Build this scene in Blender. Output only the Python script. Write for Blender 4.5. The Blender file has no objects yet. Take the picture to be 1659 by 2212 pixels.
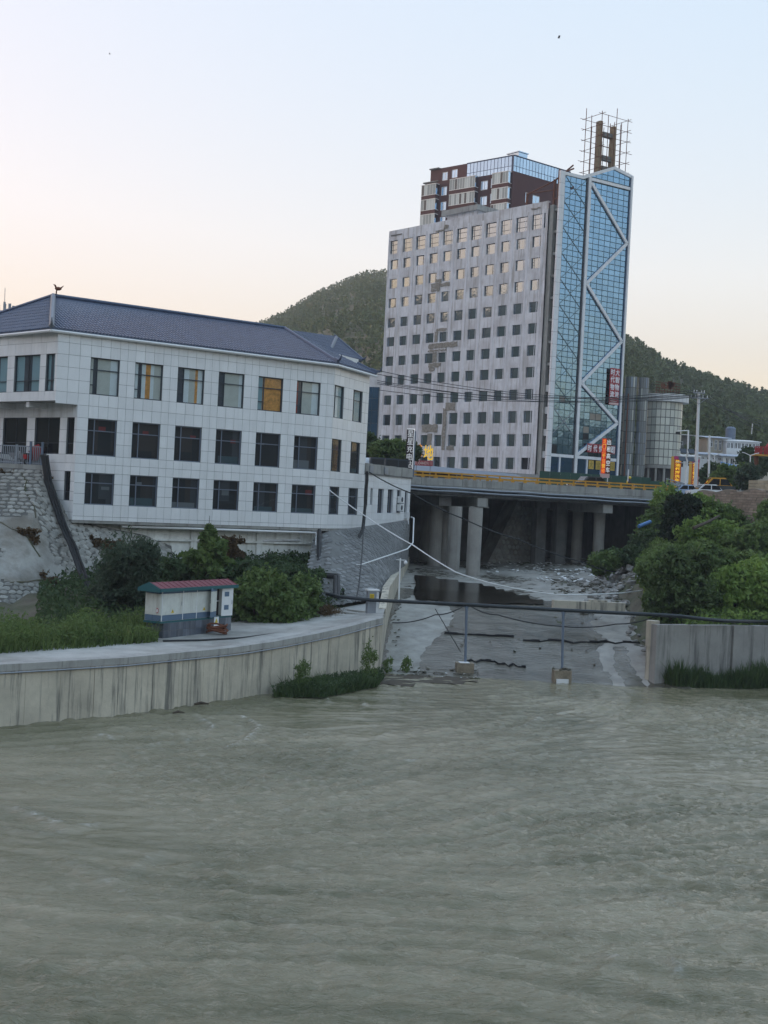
import bpy, math, random
import numpy as np
from mathutils import Matrix, Vector
R = math.radians
random.seed(7)
RNG = np.random.default_rng(11)
SC = bpy.context.scene
COL = SC.collection

# ------------------------------------------------------------------ camera
H = 10.0                      # the camera stands 10 m above the river
ROLL, PITCH, FPX = 0.05, 21 / 2700.0, 2700.0
cam_d = bpy.data.cameras.new('camera')
cam_d.sensor_fit = 'VERTICAL'
cam_d.sensor_height = 36.0
cam_d.sensor_width = 27.0
cam_d.lens = 36.0 * FPX / 2212.0
cam_d.clip_start = 0.5
cam_d.clip_end = 9000.0
cam = bpy.data.objects.new('camera', cam_d)
COL.objects.link(cam)
_ct, _st, _cp, _sp = math.cos(ROLL), math.sin(ROLL), math.cos(PITCH), math.sin(PITCH)
_r0 = Matrix(((1, 0, 0), (0, _sp, -_cp), (0, _cp, _sp)))
_rr = Matrix(((_ct, -_st, 0), (_st, _ct, 0), (0, 0, 1)))
_m = (_r0 @ _rr).to_4x4()
_m.translation = Vector((0, 0, H))
cam.matrix_world = _m
SC.camera = cam

# ------------------------------------------------------------------ light, sky, exposure
SUN_AZ, SUN_EL = -66.7, 3.9           # degrees from +Y towards +X; the sun has dropped behind the hill on the left
world = bpy.data.worlds.new('World')
SC.world = world
world.use_nodes = True
wn = world.node_tree
bgn = wn.nodes.get('Background') or wn.nodes.new('ShaderNodeBackground')
sky = wn.nodes.new('ShaderNodeTexSky')
sky.sky_type = 'NISHITA'
sky.sun_disc = False
sky.sun_elevation = R(SUN_EL)
sky.sun_rotation = R(SUN_AZ)
sky.altitude = 1000.0
sky.air_density = 1.53
sky.dust_density = 10.0
sky.ozone_density = 2.87
# hazy evening air: the same curve over the whole sky, so that the glow round the sunken sun and the far side differ less
def _vm(op, a, b=None):
    n = wn.nodes.new('ShaderNodeVectorMath'); n.operation = op; wn.links.new(a, n.inputs[0])
    if b is not None: n.inputs[1].default_value = b
    return n.outputs[0]
def _curve(sock, gain, gamma, tint, sat):
    g = wn.nodes.new('ShaderNodeGamma'); g.inputs[1].default_value = gamma; wn.links.new(_vm('MULTIPLY', sock, (gain,) * 3), g.inputs[0])
    h = wn.nodes.new('ShaderNodeHueSaturation'); h.inputs['Saturation'].default_value = sat; wn.links.new(_vm('MULTIPLY', g.outputs[0], tint), h.inputs['Color'])
    return h.outputs[0]
_c = _curve(sky.outputs['Color'], 0.15, 0.1, (1, 1, 1), 4.6)
wn.links.new(_vm('MULTIPLY', _c, (4.42, 3.70, 3.66)), bgn.inputs['Color'])
bgn.inputs['Strength'].default_value = 0.15
sun_d = bpy.data.lights.new('sun', 'SUN')
sun_d.energy = 1.0
sun_d.angle = R(0.5)
sun_d.color = (1.0, 0.72, 0.45)
sun = bpy.data.objects.new('sun', sun_d)
COL.objects.link(sun)
_sd = Vector((math.sin(R(SUN_AZ)) * math.cos(R(SUN_EL)), math.cos(R(SUN_AZ)) * math.cos(R(SUN_EL)), math.sin(R(SUN_EL))))
sun.rotation_euler = (-_sd).to_track_quat('-Z', 'Y').to_euler()
SC.view_settings.view_transform = 'Standard'
SC.view_settings.look = 'None'
SC.view_settings.gamma = 1.0
SC.view_settings.use_curve_mapping = False
SC.view_settings.exposure = 1.25

# ------------------------------------------------------------------ helpers: survey points
def _ray(u, v):
    dx, dy = u - 829.5, 1106.0 - v
    a, b = dx * _ct - dy * _st, dx * _st + dy * _ct
    return (a, FPX * _cp + b * _sp, b * _cp - FPX * _sp)
def at(u, v, Y):              # survey point at distance Y
    d = _ray(u, v); t = Y / d[1]
    return Vector((d[0] * t, Y, H + d[2] * t))
def gz(u, v, z):              # survey point at level z
    d = _ray(u, v); t = (z - H) / d[2]
    return Vector((d[0] * t, d[1] * t, z))

class Fr:
    """a wall frame: x runs along the wall, y goes into the building, z is the world level"""
    def __init__(s, x, y, ang):
        s.x, s.y, s.ang = x, y, ang
        s.rz = R(90 - ang)
        s.c, s.s = math.cos(s.rz), math.sin(s.rz)
    def p(s, a, b, z):
        return Vector((s.x + a * s.c - b * s.s, s.y + a * s.s + b * s.c, z))
    def M(s, a, b, z, sc=(1, 1, 1), extra=0.0):
        return Matrix.Translation(s.p(a, b, z)) @ Matrix.Rotation(s.rz + extra, 4, 'Z') @ Matrix.Diagonal((*sc, 1))
WF = Fr(0, 0, 90)             # the world itself

# ------------------------------------------------------------------ helpers: objects
WM = {}
def _put(o, parent, M):
    COL.objects.link(o)
    WM[o] = M
    if parent is not None:
        o.parent = parent
        o.matrix_basis = WM[parent].inverted() @ M
    else:
        o.matrix_basis = M
    return o
def tag(o, label=None, cat=None, group=None, kind=None):
    if label: o['label'] = label
    if cat: o['category'] = cat
    if group: o['group'] = group
    if kind: o['kind'] = kind
    return o
def thing(name, label, cat, loc, rz=0.0, group=None):
    o = bpy.data.objects.new(name, None)
    o.empty_display_size = 0.3
    _put(o, None, Matrix.Translation(Vector(loc)) @ Matrix.Rotation(rz, 4, 'Z'))
    return tag(o, label, cat, group)
def inst(name, me, M, parent=None):
    return _put(bpy.data.objects.new(name, me), parent, M)
def me_from(name, v, f, mats, mi=None, smooth=False):
    me = bpy.data.meshes.new(name)
    me.from_pydata([tuple(p) for p in v], [], f)
    for m in (mats if isinstance(mats, (list, tuple)) else [mats]):
        me.materials.append(m)
    if mi: me.polygons.foreach_set('material_index', mi)
    if smooth: me.polygons.foreach_set('use_smooth', [True] * len(me.polygons))
    me.update()
    return me
def me_np(name, v, quads, mats, smooth=False, tri=False, mi=None):
    n = 3 if tri else 4
    me = bpy.data.meshes.new(name)
    me.vertices.add(len(v)); me.vertices.foreach_set('co', np.asarray(v, np.float32).ravel())
    q = np.asarray(quads, np.int32)
    me.loops.add(q.size); me.loops.foreach_set('vertex_index', q.ravel())
    me.polygons.add(len(q))
    me.polygons.foreach_set('loop_start', np.arange(0, q.size, n, dtype=np.int32))
    me.polygons.foreach_set('loop_total', np.full(len(q), n, np.int32))
    for m in (mats if isinstance(mats, (list, tuple)) else [mats]):
        me.materials.append(m)
    if mi is not None: me.polygons.foreach_set('material_index', np.asarray(mi, np.int32))
    if smooth: me.polygons.foreach_set('use_smooth', np.ones(len(q), bool))
    me.update(calc_edges=True)
    return me

class MB:
    """collects shapes in world coordinates; build() links them as ONE mesh object"""
    def __init__(s): s.v, s.f, s.m = [], [], []
    def add(s, vs, fs, mi=0):
        o = len(s.v); s.v += [Vector(p) for p in vs]
        s.f += [tuple(i + o for i in f) for f in fs]; s.m += [mi] * len(fs); return s
    def box(s, F, x0, x1, y0, y1, z0, z1, mi=0):
        vs = [F.p(x, y, z) for z in (z0, z1) for x, y in ((x0, y0), (x1, y0), (x1, y1), (x0, y1))]
        return s.add(vs, [(0, 3, 2, 1), (4, 5, 6, 7), (0, 1, 5, 4), (1, 2, 6, 5), (2, 3, 7, 6), (3, 0, 4, 7)], mi)
    def quad(s, a, b, c, d, mi=0): return s.add([a, b, c, d], [(0, 1, 2, 3)], mi)
    def poly(s, pts, mi=0): return s.add(pts, [tuple(range(len(pts)))], mi)
    def prism(s, pts, z0, z1, mi=0):
        n = len(pts)
        vs = [(p[0], p[1], z0) for p in pts] + [(p[0], p[1], z1) for p in pts]
        fs = [tuple(range(n))[::-1], tuple(range(n, 2 * n))] + [(i, (i + 1) % n, n + (i + 1) % n, n + i) for i in range(n)]
        return s.add(vs, fs, mi)
    def slab(s, pts, d, mi=0):            # a polygon in space given the thickness vector d
        n = len(pts); d = Vector(d)
        vs = [Vector(p) for p in pts] + [Vector(p) + d for p in pts]
        fs = [tuple(range(n)), tuple(range(n, 2 * n))[::-1]] + [(i, n + i, n + (i + 1) % n, (i + 1) % n) for i in range(n)]
        return s.add(vs, fs, mi)
    def tube(s, pts, r, n=6, mi=0, caps=True):
        pts = [Vector(p) for p in pts]; k = len(pts)
        rs = r if isinstance(r, (list, tuple)) else [r] * k
        vs, ref = [], None
        for i, p in enumerate(pts):
            t = (pts[min(i + 1, k - 1)] - pts[max(i - 1, 0)]).normalized()
            if ref is None:
                ref = Vector((0, 0, 1)) if abs(t.z) < 0.9 else Vector((1, 0, 0))
            a = t.cross(ref); a = a.normalized() if a.length > 1e-6 else Vector((1, 0, 0))
            b = a.cross(t); ref = b
            vs += [p + rs[i] * (math.cos(2 * math.pi * j / n) * a + math.sin(2 * math.pi * j / n) * b) for j in range(n)]
        fs = [(i * n + j, i * n + (j + 1) % n, (i + 1) * n + (j + 1) % n, (i + 1) * n + j) for i in range(k - 1) for j in range(n)]
        if caps: fs += [tuple(range(n))[::-1], tuple(range((k - 1) * n, k * n))]
        return s.add(vs, fs, mi)
    def cyl(s, c, r, z0, z1, n=16, mi=0, r1=None):
        r1 = r if r1 is None else r1
        vs = [(c[0] + rr * math.cos(2 * math.pi * j / n), c[1] + rr * math.sin(2 * math.pi * j / n), z) for z, rr in ((z0, r), (z1, r1)) for j in range(n)]
        fs = [(j, (j + 1) % n, n + (j + 1) % n, n + j) for j in range(n)] + [tuple(range(n))[::-1], tuple(range(n, 2 * n))]
        return s.add(vs, fs, mi)
    def ball(s, c, r, n=8, m=5, sc=(1, 1, 1), mi=0, jit=0.0):
        vs = [(c[0], c[1], c[2] - r * sc[2])]
        for i in range(1, m):
            t = math.pi * i / m - math.pi / 2
            for j in range(n):
                k = 1 + jit * random.uniform(-1, 1)
                vs.append((c[0] + k * r * sc[0] * math.cos(t) * math.cos(2 * math.pi * j / n), c[1] + k * r * sc[1] * math.cos(t) * math.sin(2 * math.pi * j / n), c[2] + k * r * sc[2] * math.sin(t)))
        vs.append((c[0], c[1], c[2] + r * sc[2])); L = len(vs) - 1
        fs = [(0, 1 + (j + 1) % n, 1 + j) for j in range(n)]
        for i in range(m - 2):
            fs += [(1 + i * n + j, 1 + i * n + (j + 1) % n, 1 + (i + 1) * n + (j + 1) % n, 1 + (i + 1) * n + j) for j in range(n)]
        fs += [(1 + (m - 2) * n + j, 1 + (m - 2) * n + (j + 1) % n, L) for j in range(n)]
        return s.add(vs, fs, mi)
    def wall(s, F, x0, x1, z0, z1, holes, depth=0.15, y=0.0, mi=0, mj=None):
        """a wall face in the plane y with rectangular openings (xa, xb, za, zb) and their reveals"""
        mj = mi if mj is None else mj
        xs = sorted({x0, x1, *[h[0] for h in holes], *[h[1] for h in holes]})
        zs = sorted({z0, z1, *[h[2] for h in holes], *[h[3] for h in holes]})
        for i in range(len(xs) - 1):
            for j in range(len(zs) - 1):
                cx, cz = (xs[i] + xs[i + 1]) / 2, (zs[j] + zs[j + 1]) / 2
                if any(h[0] < cx < h[1] and h[2] < cz < h[3] for h in holes): continue
                s.quad(F.p(xs[i], y, zs[j]), F.p(xs[i + 1], y, zs[j]), F.p(xs[i + 1], y, zs[j + 1]), F.p(xs[i], y, zs[j + 1]), mi)
        for a, b, c, d in holes:
            q = [F.p(a, y, c), F.p(b, y, c), F.p(b, y, d), F.p(a, y, d)]
            r = [F.p(a, y + depth, c), F.p(b, y + depth, c), F.p(b, y + depth, d), F.p(a, y + depth, d)]
            for i in range(4):
                j = (i + 1) % 4
                s.quad(q[j], q[i], r[i], r[j], mj)
        return s
    def build(s, name, mats, parent=None, loc=None, smooth=False, rz=0.0):
        M = WM[parent].copy() if parent is not None else Matrix.Translation(Vector(loc if loc is not None else s.v[0])) @ Matrix.Rotation(rz, 4, 'Z')
        Mi = M.inverted()
        me = me_from(name, [Mi @ p for p in s.v], s.f, mats, s.m, smooth)
        return _put(bpy.data.objects.new(name, me), parent, M)

def unit_box(name, mat):      # x, z in 0..1, y 0..1 : shared by alike pieces, scaled per piece
    b = MB().box(WF, 0, 1, 0, 1, 0, 1)
    return me_from(name, b.v, b.f, mat)

# ------------------------------------------------------------------ helpers: materials
def mat(name, col, rough=0.7, metal=0.0, var=0.0, noise=None, bump=None, rnd=0.0, spec=0.5, streak=None, col2=None, isl=0.0, emis=None, coords='Object'):
    """noise=(scale, amount) mottles the colour; streak=(scale, amount, colour) runs dirt down; rnd varies per object; isl per island"""
    m = bpy.data.materials.new(name); m.use_nodes = True
    nt = m.node_tree; N, L = nt.nodes, nt.links
    b = N['Principled BSDF']
    b.inputs['Roughness'].default_value = rough
    b.inputs['Metallic'].default_value = metal
    b.inputs['Specular IOR Level'].default_value = spec
    rgb = N.new('ShaderNodeRGB'); rgb.outputs[0].default_value = (*col, 1)
    cur = rgb.outputs[0]
    geo = N.new('ShaderNodeNewGeometry')
    def texpos(sx, sy, sz):
        mp = N.new('ShaderNodeMapping'); mp.inputs['Scale'].default_value = (sx, sy, sz)
        L.new(geo.outputs['Position'], mp.inputs['Vector']); return mp.outputs[0]
    def noise_tex(vec, det=4.0, ro=0.6):
        t = N.new('ShaderNodeTexNoise'); t.inputs['Scale'].default_value = 1.0
        t.inputs['Detail'].default_value = det; t.inputs['Roughness'].default_value = ro
        L.new(vec, t.inputs['Vector']); return t.outputs['Fac']
    def mix(fac, a, bcol, typ='MIX'):
        x = N.new('ShaderNodeMix'); x.data_type = 'RGBA'; x.blend_type = typ
        if isinstance(fac, float): x.inputs[0].default_value = fac
        else: L.new(fac, x.inputs[0])
        for sock, val in ((x.inputs[6], a), (x.inputs[7], bcol)):
            if isinstance(val, tuple): sock.default_value = (*val, 1)
            else: L.new(val, sock)
        return x.outputs[2]
    def ramp(sock, lo, hi, a=0.0, c=1.0):
        r = N.new('ShaderNodeMapRange'); r.inputs[1].default_value = lo; r.inputs[2].default_value = hi
        r.inputs[3].default_value = a; r.inputs[4].default_value = c; r.clamp = True
        L.new(sock, r.inputs[0]); return r.outputs[0]
    if col2 is not None:
        cur = mix(ramp(noise_tex(texpos(*([col2[1]] * 3)), 5.0), 0.42, 0.62), cur, col2[0])
    if noise:
        n = noise_tex(texpos(*([noise[0]] * 3)), 6.0, 0.65)
        k = ramp(n, 0.25, 0.75, 1 - noise[1], 1 + noise[1] * 0.6)
        g = N.new('ShaderNodeCombineColor'); [L.new(k, g.inputs[i]) for i in range(3)]
        cur = mix(1.0, cur, g.outputs[0], 'MULTIPLY')
    if streak:
        n = noise_tex(texpos(streak[0], streak[0], streak[0] * 0.06), 5.0, 0.7)
        cur = mix(ramp(n, 0.50, 0.66, 0.0, streak[1]), cur, streak[2])
    for amt, sock in ((rnd, 'obj'), (isl, 'isl')):
        if amt:
            if sock == 'obj':
                oi = N.new('ShaderNodeObjectInfo'); src = oi.outputs['Random']
            else: src = geo.outputs['Random Per Island']
            k = ramp(src, 0, 1, 1 - amt, 1 + amt)
            g = N.new('ShaderNodeCombineColor'); [L.new(k, g.inputs[i]) for i in range(3)]
            cur = mix(1.0, cur, g.outputs[0], 'MULTIPLY')
    L.new(cur, b.inputs['Base Color'])
    if bump:
        n = noise_tex(texpos(*([bump[0]] * 3)), 6.0, 0.6)
        bp = N.new('ShaderNodeBump'); bp.inputs['Strength'].default_value = bump[1]; bp.inputs['Distance'].default_value = bump[2] if len(bump) > 2 else 0.05
        L.new(n, bp.inputs['Height']); L.new(bp.outputs[0], b.inputs['Normal'])
    if emis:
        b.inputs['Emission Color'].default_value = (*emis[0], 1); b.inputs['Emission Strength'].default_value = emis[1]
    return m
def leaf_mat(name, c1, c2, c3=None, tr=0.4):
    m = bpy.data.materials.new(name); m.use_nodes = True
    N, L = m.node_tree.nodes, m.node_tree.links
    b = N['Principled BSDF']; b.inputs['Roughness'].default_value = 0.6; b.inputs['Specular IOR Level'].default_value = 0.25
    geo = N.new('ShaderNodeNewGeometry')
    cr = N.new('ShaderNodeValToRGB'); e = cr.color_ramp.elements
    e[0].color = (*c1, 1); e[1].color = (*c2, 1)
    if c3: x = e.new(0.93); x.color = (*c2, 1); e[2].color = (*c3, 1)
    nz = N.new('ShaderNodeTexNoise'); nz.inputs['Scale'].default_value = 0.8; nz.inputs['Detail'].default_value = 3
    L.new(geo.outputs['Position'], nz.inputs['Vector'])
    ad = N.new('ShaderNodeMath'); ad.operation = 'MULTIPLY_ADD'; ad.inputs[1].default_value = 0.55
    L.new(geo.outputs['Random Per Island'], ad.inputs[0])
    mr = N.new('ShaderNodeMapRange'); mr.inputs[1].default_value = 0.3; mr.inputs[2].default_value = 0.7; mr.inputs[3].default_value = 0.0; mr.inputs[4].default_value = 0.45
    L.new(nz.outputs['Fac'], mr.inputs[0]); L.new(mr.outputs[0], ad.inputs[2])
    L.new(ad.outputs[0], cr.inputs[0]); L.new(cr.outputs[0], b.inputs['Base Color'])
    t = N.new('ShaderNodeBsdfTranslucent'); L.new(cr.outputs[0], t.inputs['Color'])
    ms = N.new('ShaderNodeMixShader'); ms.inputs[0].default_value = tr
    L.new(b.outputs[0], ms.inputs[1]); L.new(t.outputs[0], ms.inputs[2])
    L.new(ms.outputs[0], N['Material Output'].inputs['Surface'])
    return m

M_ = {}
M_['tile'] = mat('white_tile', (0.84, 0.84, 0.85), 0.32, rnd=0.045, noise=(1.3, 0.05), streak=(2.2, 0.14, (0.42, 0.42, 0.40)))
M_['joint'] = mat('tile_joint', (0.20, 0.205, 0.21), 0.9)
M_['plaster'] = mat('old_plaster', (0.78, 0.78, 0.82), 0.75, noise=(0.5, 0.16), streak=(2.4, 0.8, (0.36, 0.33, 0.31)), col2=((0.60, 0.58, 0.60), 0.35), bump=(6, 0.25, 0.03))
M_['plaster_rib'] = mat('old_plaster_rib', (0.76, 0.75, 0.79), 0.75, noise=(0.8, 0.14), streak=(2.0, 0.6, (0.33, 0.31, 0.29)))
M_['bare'] = mat('bare_masonry', (0.32, 0.29, 0.25), 0.9, noise=(3.0, 0.5), bump=(9, 0.7, 0.08))
M_['stain'] = mat('bare_stain', (0.42, 0.39, 0.36), 0.9, noise=(4.0, 0.5))
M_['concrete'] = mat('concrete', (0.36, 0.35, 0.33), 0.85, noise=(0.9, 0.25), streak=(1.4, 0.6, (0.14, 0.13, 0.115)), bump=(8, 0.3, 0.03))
M_['wallconc'] = mat('flood_wall_concrete', (0.58, 0.52, 0.42), 0.85, noise=(0.7, 0.28), streak=(3.0, 0.85, (0.13, 0.125, 0.115)), bump=(8, 0.35, 0.03), rnd=0.07)
M_['pave'] = mat('pavement_concrete', (0.45, 0.44, 0.415), 0.85, noise=(0.9, 0.28), bump=(10, 0.3, 0.02), col2=((0.30, 0.285, 0.26), 0.28))
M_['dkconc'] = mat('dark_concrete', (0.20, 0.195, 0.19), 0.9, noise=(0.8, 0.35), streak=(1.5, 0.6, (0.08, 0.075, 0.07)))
M_['stone'] = mat('rubble_stone', (0.33, 0.32, 0.295), 0.9, rnd=0.22, noise=(2.5, 0.3), bump=(12, 0.4, 0.03))
M_['stone_j'] = mat('rubble_stone_far', (0.32, 0.31, 0.285), 0.9, isl=0.25, noise=(2.5, 0.3), bump=(12, 0.4, 0.03))
M_['mortar'] = mat('mortar', (0.37, 0.36, 0.335), 0.95, noise=(0.7, 0.30), bump=(5, 0.6, 0.06), col2=((0.22, 0.20, 0.17), 0.5))
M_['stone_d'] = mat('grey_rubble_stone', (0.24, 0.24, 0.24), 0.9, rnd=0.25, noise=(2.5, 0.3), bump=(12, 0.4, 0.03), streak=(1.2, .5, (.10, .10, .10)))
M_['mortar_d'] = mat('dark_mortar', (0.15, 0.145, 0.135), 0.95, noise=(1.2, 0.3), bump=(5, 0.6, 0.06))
M_['paintbrick'] = mat('painted_brick', (0.86, 0.86, 0.82), 0.85, noise=(2.0, 0.2), streak=(1.5, 0.5, (0.35, 0.33, 0.28)), bump=(7, 0.5, 0.05))
M_['slate'] = mat('blue_roof_tile', (0.075, 0.10, 0.165), 0.42, noise=(1.2, 0.2), isl=0.12)
M_['slate_b'] = mat('blue_roof_bed', (0.06, 0.08, 0.13), 0.5, noise=(1.5, 0.2))
M_['frame'] = mat('dark_window_frame', (0.035, 0.045, 0.06), 0.5)
M_['frame_l'] = mat('grey_window_frame', (0.16, 0.19, 0.25), 0.5)
M_['white'] = mat('white_paint', (0.78, 0.78, 0.78), 0.5, noise=(3, 0.06))
M_['dirtywhite'] = mat('dirty_white', (0.72, 0.72, 0.73), 0.6, noise=(1.5, 0.15), streak=(2.0, 0.45, (0.35, 0.33, 0.30)))
M_['black'] = mat('black_rubber', (0.012, 0.012, 0.014), 0.55)
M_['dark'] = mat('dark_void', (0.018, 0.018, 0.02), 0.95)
M_['darkroom'] = mat('unlit_room', (0.05, 0.05, 0.05), 0.95)
M_['steel'] = mat('grey_steel', (0.30, 0.32, 0.36), 0.45, 0.3, noise=(2, 0.15))
M_['bluesteel'] = mat('blue_grey_steel', (0.16, 0.20, 0.27), 0.5, 0.2, noise=(3, 0.2))
M_['rust'] = mat('rusty_steel', (0.16, 0.055, 0.028), 0.85, noise=(3, 0.4))
M_['yellow'] = mat('yellow_paint', (0.70, 0.36, 0.03), 0.5, noise=(2, 0.25))
M_['soil'] = mat('bank_soil', (0.13, 0.115, 0.085), 0.95, noise=(0.6, 0.4), bump=(4, 0.8, 0.1), col2=((0.07, 0.085, 0.04), 0.35))
M_['mud'] = mat('wet_mud', (0.085, 0.066, 0.046), 0.9, noise=(1.1, 0.4), bump=(5, 0.7, 0.06))
M_['asphalt'] = mat('asphalt', (0.055, 0.055, 0.057), 0.9, noise=(0.5, 0.2))
M_['townground'] = mat('town_ground', (0.16, 0.155, 0.14), 0.95, noise=(0.2, 0.3))
M_['red'] = mat('red_paint', (0.42, 0.03, 0.035), 0.5)
M_['green_hoard'] = mat('green_hoarding', (0.02, 0.075, 0.055), 0.6, rnd=0.1)
M_['glassdark'] = mat('dark_window_glass', (0.012, 0.013, 0.016), 0.04, spec=0.6)
def mirror_glass(name, col, rough=0.05, rnd=0.05, metal=1.0, sc=2.2, st=0.02):
    m = mat(name, col, rough, metal, rnd=rnd)
    N, L = m.node_tree.nodes, m.node_tree.links
    n = N.new('ShaderNodeTexNoise'); n.inputs['Scale'].default_value = sc; n.inputs['Detail'].default_value = 1
    g = N.new('ShaderNodeNewGeometry'); L.new(g.outputs['Position'], n.inputs['Vector'])
    b = N.new('ShaderNodeBump'); b.inputs['Strength'].default_value = 0.25; b.inputs['Distance'].default_value = st
    L.new(n.outputs['Fac'], b.inputs['Height']); L.new(b.outputs[0], N['Principled BSDF'].inputs['Normal'])
    return m
M_['towerglass'] = mirror_glass('blue_coated_glass', (0.20, 0.345, 0.50), 0.10, 0.10)
M_['officeglass'] = mirror_glass('grey_office_glass', (0.36, 0.43, 0.50), 0.06, 0.06)
M_['bandglass'] = mirror_glass('pale_blue_glass', (0.42, 0.56, 0.72), 0.08, 0.10)
M_['oldglass'] = mirror_glass('old_green_glass', (0.36, 0.38, 0.35), 0.12, 0.18)
M_['clearglass'] = None
def see_glass():
    m = bpy.data.materials.new('window_glass'); m.use_nodes = True
    N, L = m.node_tree.nodes, m.node_tree.links
    t = N.new('ShaderNodeBsdfTransparent'); t.inputs[0].default_value = (0.93, 0.95, 0.96, 1)
    g = N.new('ShaderNodeBsdfGlossy'); g.inputs['Roughness'].default_value = 0.04
    fr = N.new('ShaderNodeFresnel'); fr.inputs[0].default_value = 1.55
    x = N.new('ShaderNodeMixShader'); ge = N.new('ShaderNodeNewGeometry'); mm = N.new('ShaderNodeMath'); mm.operation = 'MULTIPLY_ADD'; mm.inputs[1].default_value = -1; mm.inputs[2].default_value = 1
    L.new(ge.outputs['Backfacing'], mm.inputs[0]); m2 = N.new('ShaderNodeMath'); m2.operation = 'MULTIPLY'; L.new(mm.outputs[0], m2.inputs[0]); L.new(fr.outputs[0], m2.inputs[1])
    L.new(m2.outputs[0], x.inputs[0]); L.new(t.outputs[0], x.inputs[1]); L.new(g.outputs[0], x.inputs[2])
    L.new(x.outputs[0], N['Material Output'].inputs['Surface']); return m
M_['clearglass'] = see_glass()
# ------------------------------------------------------------------ the setting: ground, river, channel, banks, hills
def grid(name, nx, ny, fun, mats, kind='structure', smooth=True):
    v = np.array([fun(i / nx, j / ny) for j in range(ny + 1) for i in range(nx + 1)], np.float32)
    idx = np.arange((nx + 1) * (ny + 1)).reshape(ny + 1, nx + 1)
    q = np.stack([idx[:-1, :-1], idx[:-1, 1:], idx[1:, 1:], idx[1:, :-1]], -1).reshape(-1, 4)
    o = inst(name, me_np(name, v, q, mats, smooth), Matrix.Identity(4))
    o['kind'] = kind
    return o
def smooth_noise(n, m, seed, oct=4, base=3):
    """tileless value noise on an n x m grid, about -1..1"""
    r = np.random.default_rng(seed); out = np.zeros((n, m)); amp = 1.0
    for k in range(oct):
        c = base * 2 ** k
        g = r.uniform(-1, 1, (c + 3, c + 3))
        y = np.linspace(0, c, n); x = np.linspace(0, c, m)
        yi, xi = y.astype(int), x.astype(int); fy, fx = y - yi, x - xi
        fy = (fy * fy * (3 - 2 * fy))[:, None]; fx = (fx * fx * (3 - 2 * fx))[None]
        a = g[np.ix_(yi, xi)]; b = g[np.ix_(yi, xi + 1)]; c_ = g[np.ix_(yi + 1, xi)]; d = g[np.ix_(yi + 1, xi + 1)]
        out += amp * ((a * (1 - fx) + b * fx) * (1 - fy) + (c_ * (1 - fx) + d * fx) * fy); amp *= 0.5
    return out

mb = MB(); mb.box(WF, -3000, 3000, -3000, 3000, -4, -3)
tag(mb.build('ground', M_['soil'], loc=(0, 0, -3)), kind='structure')

# the flood wall line, river side, from the left to its tip at the channel mouth
WALL = [(-44.0, 25.0), (-30.0, 38.0), (-15.37, 51.46), (-11.23, 55.26), (-6.74, 61.39), (-4.6, 64.3), (-2.2, 67.7), (-0.45, 70.5), (0.22, 72.0)]
WALLZ = [2.55, 2.55, 2.55, 2.55, 2.55, 2.72, 3.0, 3.28, 3.36]
RW0, RW1 = Vector((16.4, 73.6)), Vector((60.0, 90.7))           # right flood wall, river side
def lerp_line(pts, s):
    k = s * (len(pts) - 1); i = min(int(k), len(pts) - 2); f = k - i
    return [a + (b - a) * f for a, b in zip(pts[i], pts[i + 1])]
def interp(x, xs, ys): return float(np.interp(x, xs, ys))

# river: one sheet of flowing muddy water with real ripples
def spectrum(n, m, dx, lo, hi, seed, aniso=0.0, ang=0.0, p=1.6):
    r = np.random.default_rng(seed)
    ky = np.fft.fftfreq(n, dx)[:, None]; kx = np.fft.fftfreq(m, dx)[None]
    k = np.hypot(kx, ky) + 1e-9
    a = np.where((k > 1 / hi) & (k < 1 / lo), k ** -p, 0.0)
    if aniso: a = a * (1 - aniso + aniso * (np.cos(np.arctan2(ky, kx) - ang) ** 2) ** 2)
    f = np.fft.ifft2(a * np.exp(2j * np.pi * r.random((n, m)))).real
    return f / f.std()
dx = 0.13
X0, X1, Y0, Y1 = -26.0, 34.0, 17.0, 80.0
nx, ny = int((X1 - X0) / dx), int((Y1 - Y0) / dx)
gx = X0 + dx * np.arange(nx + 1); gy = Y0 + dx * np.arange(ny + 1)
GX, GY = np.meshgrid(gx, gy)
_c1 = smooth_noise(ny + 1, nx + 1, 5, 4, 4); _c2 = smooth_noise(ny + 1, nx + 1, 6, 4, 9)
calm = 0.28 + 0.75 / (1 + np.exp(-(_c1 + .05) / .05)) + 0.35 / (1 + np.exp(-(_c2 - .1) / .07))
calm *= np.clip(0.45 + (GX + 18) / 26.0 + np.clip((48 - GY) / 40, 0, 1), 0.3, 1.0)     # smoother along the left wall
flow = 0.35 + 0.5 * smooth_noise(ny + 1, nx + 1, 8, 2, 3)
h = 0.024 * calm * spectrum(ny + 1, nx + 1, dx, 0.3, 1.5, 21, 0.75, 1.40, 1.1)
h += 0.022 * calm * spectrum(ny + 1, nx + 1, dx, 0.4, 2.2, 22, 0.85, 1.9)
h += 0.014 * spectrum(ny + 1, nx + 1, dx, 2.0, 9.0, 23, 0.7, 1.2)
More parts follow.
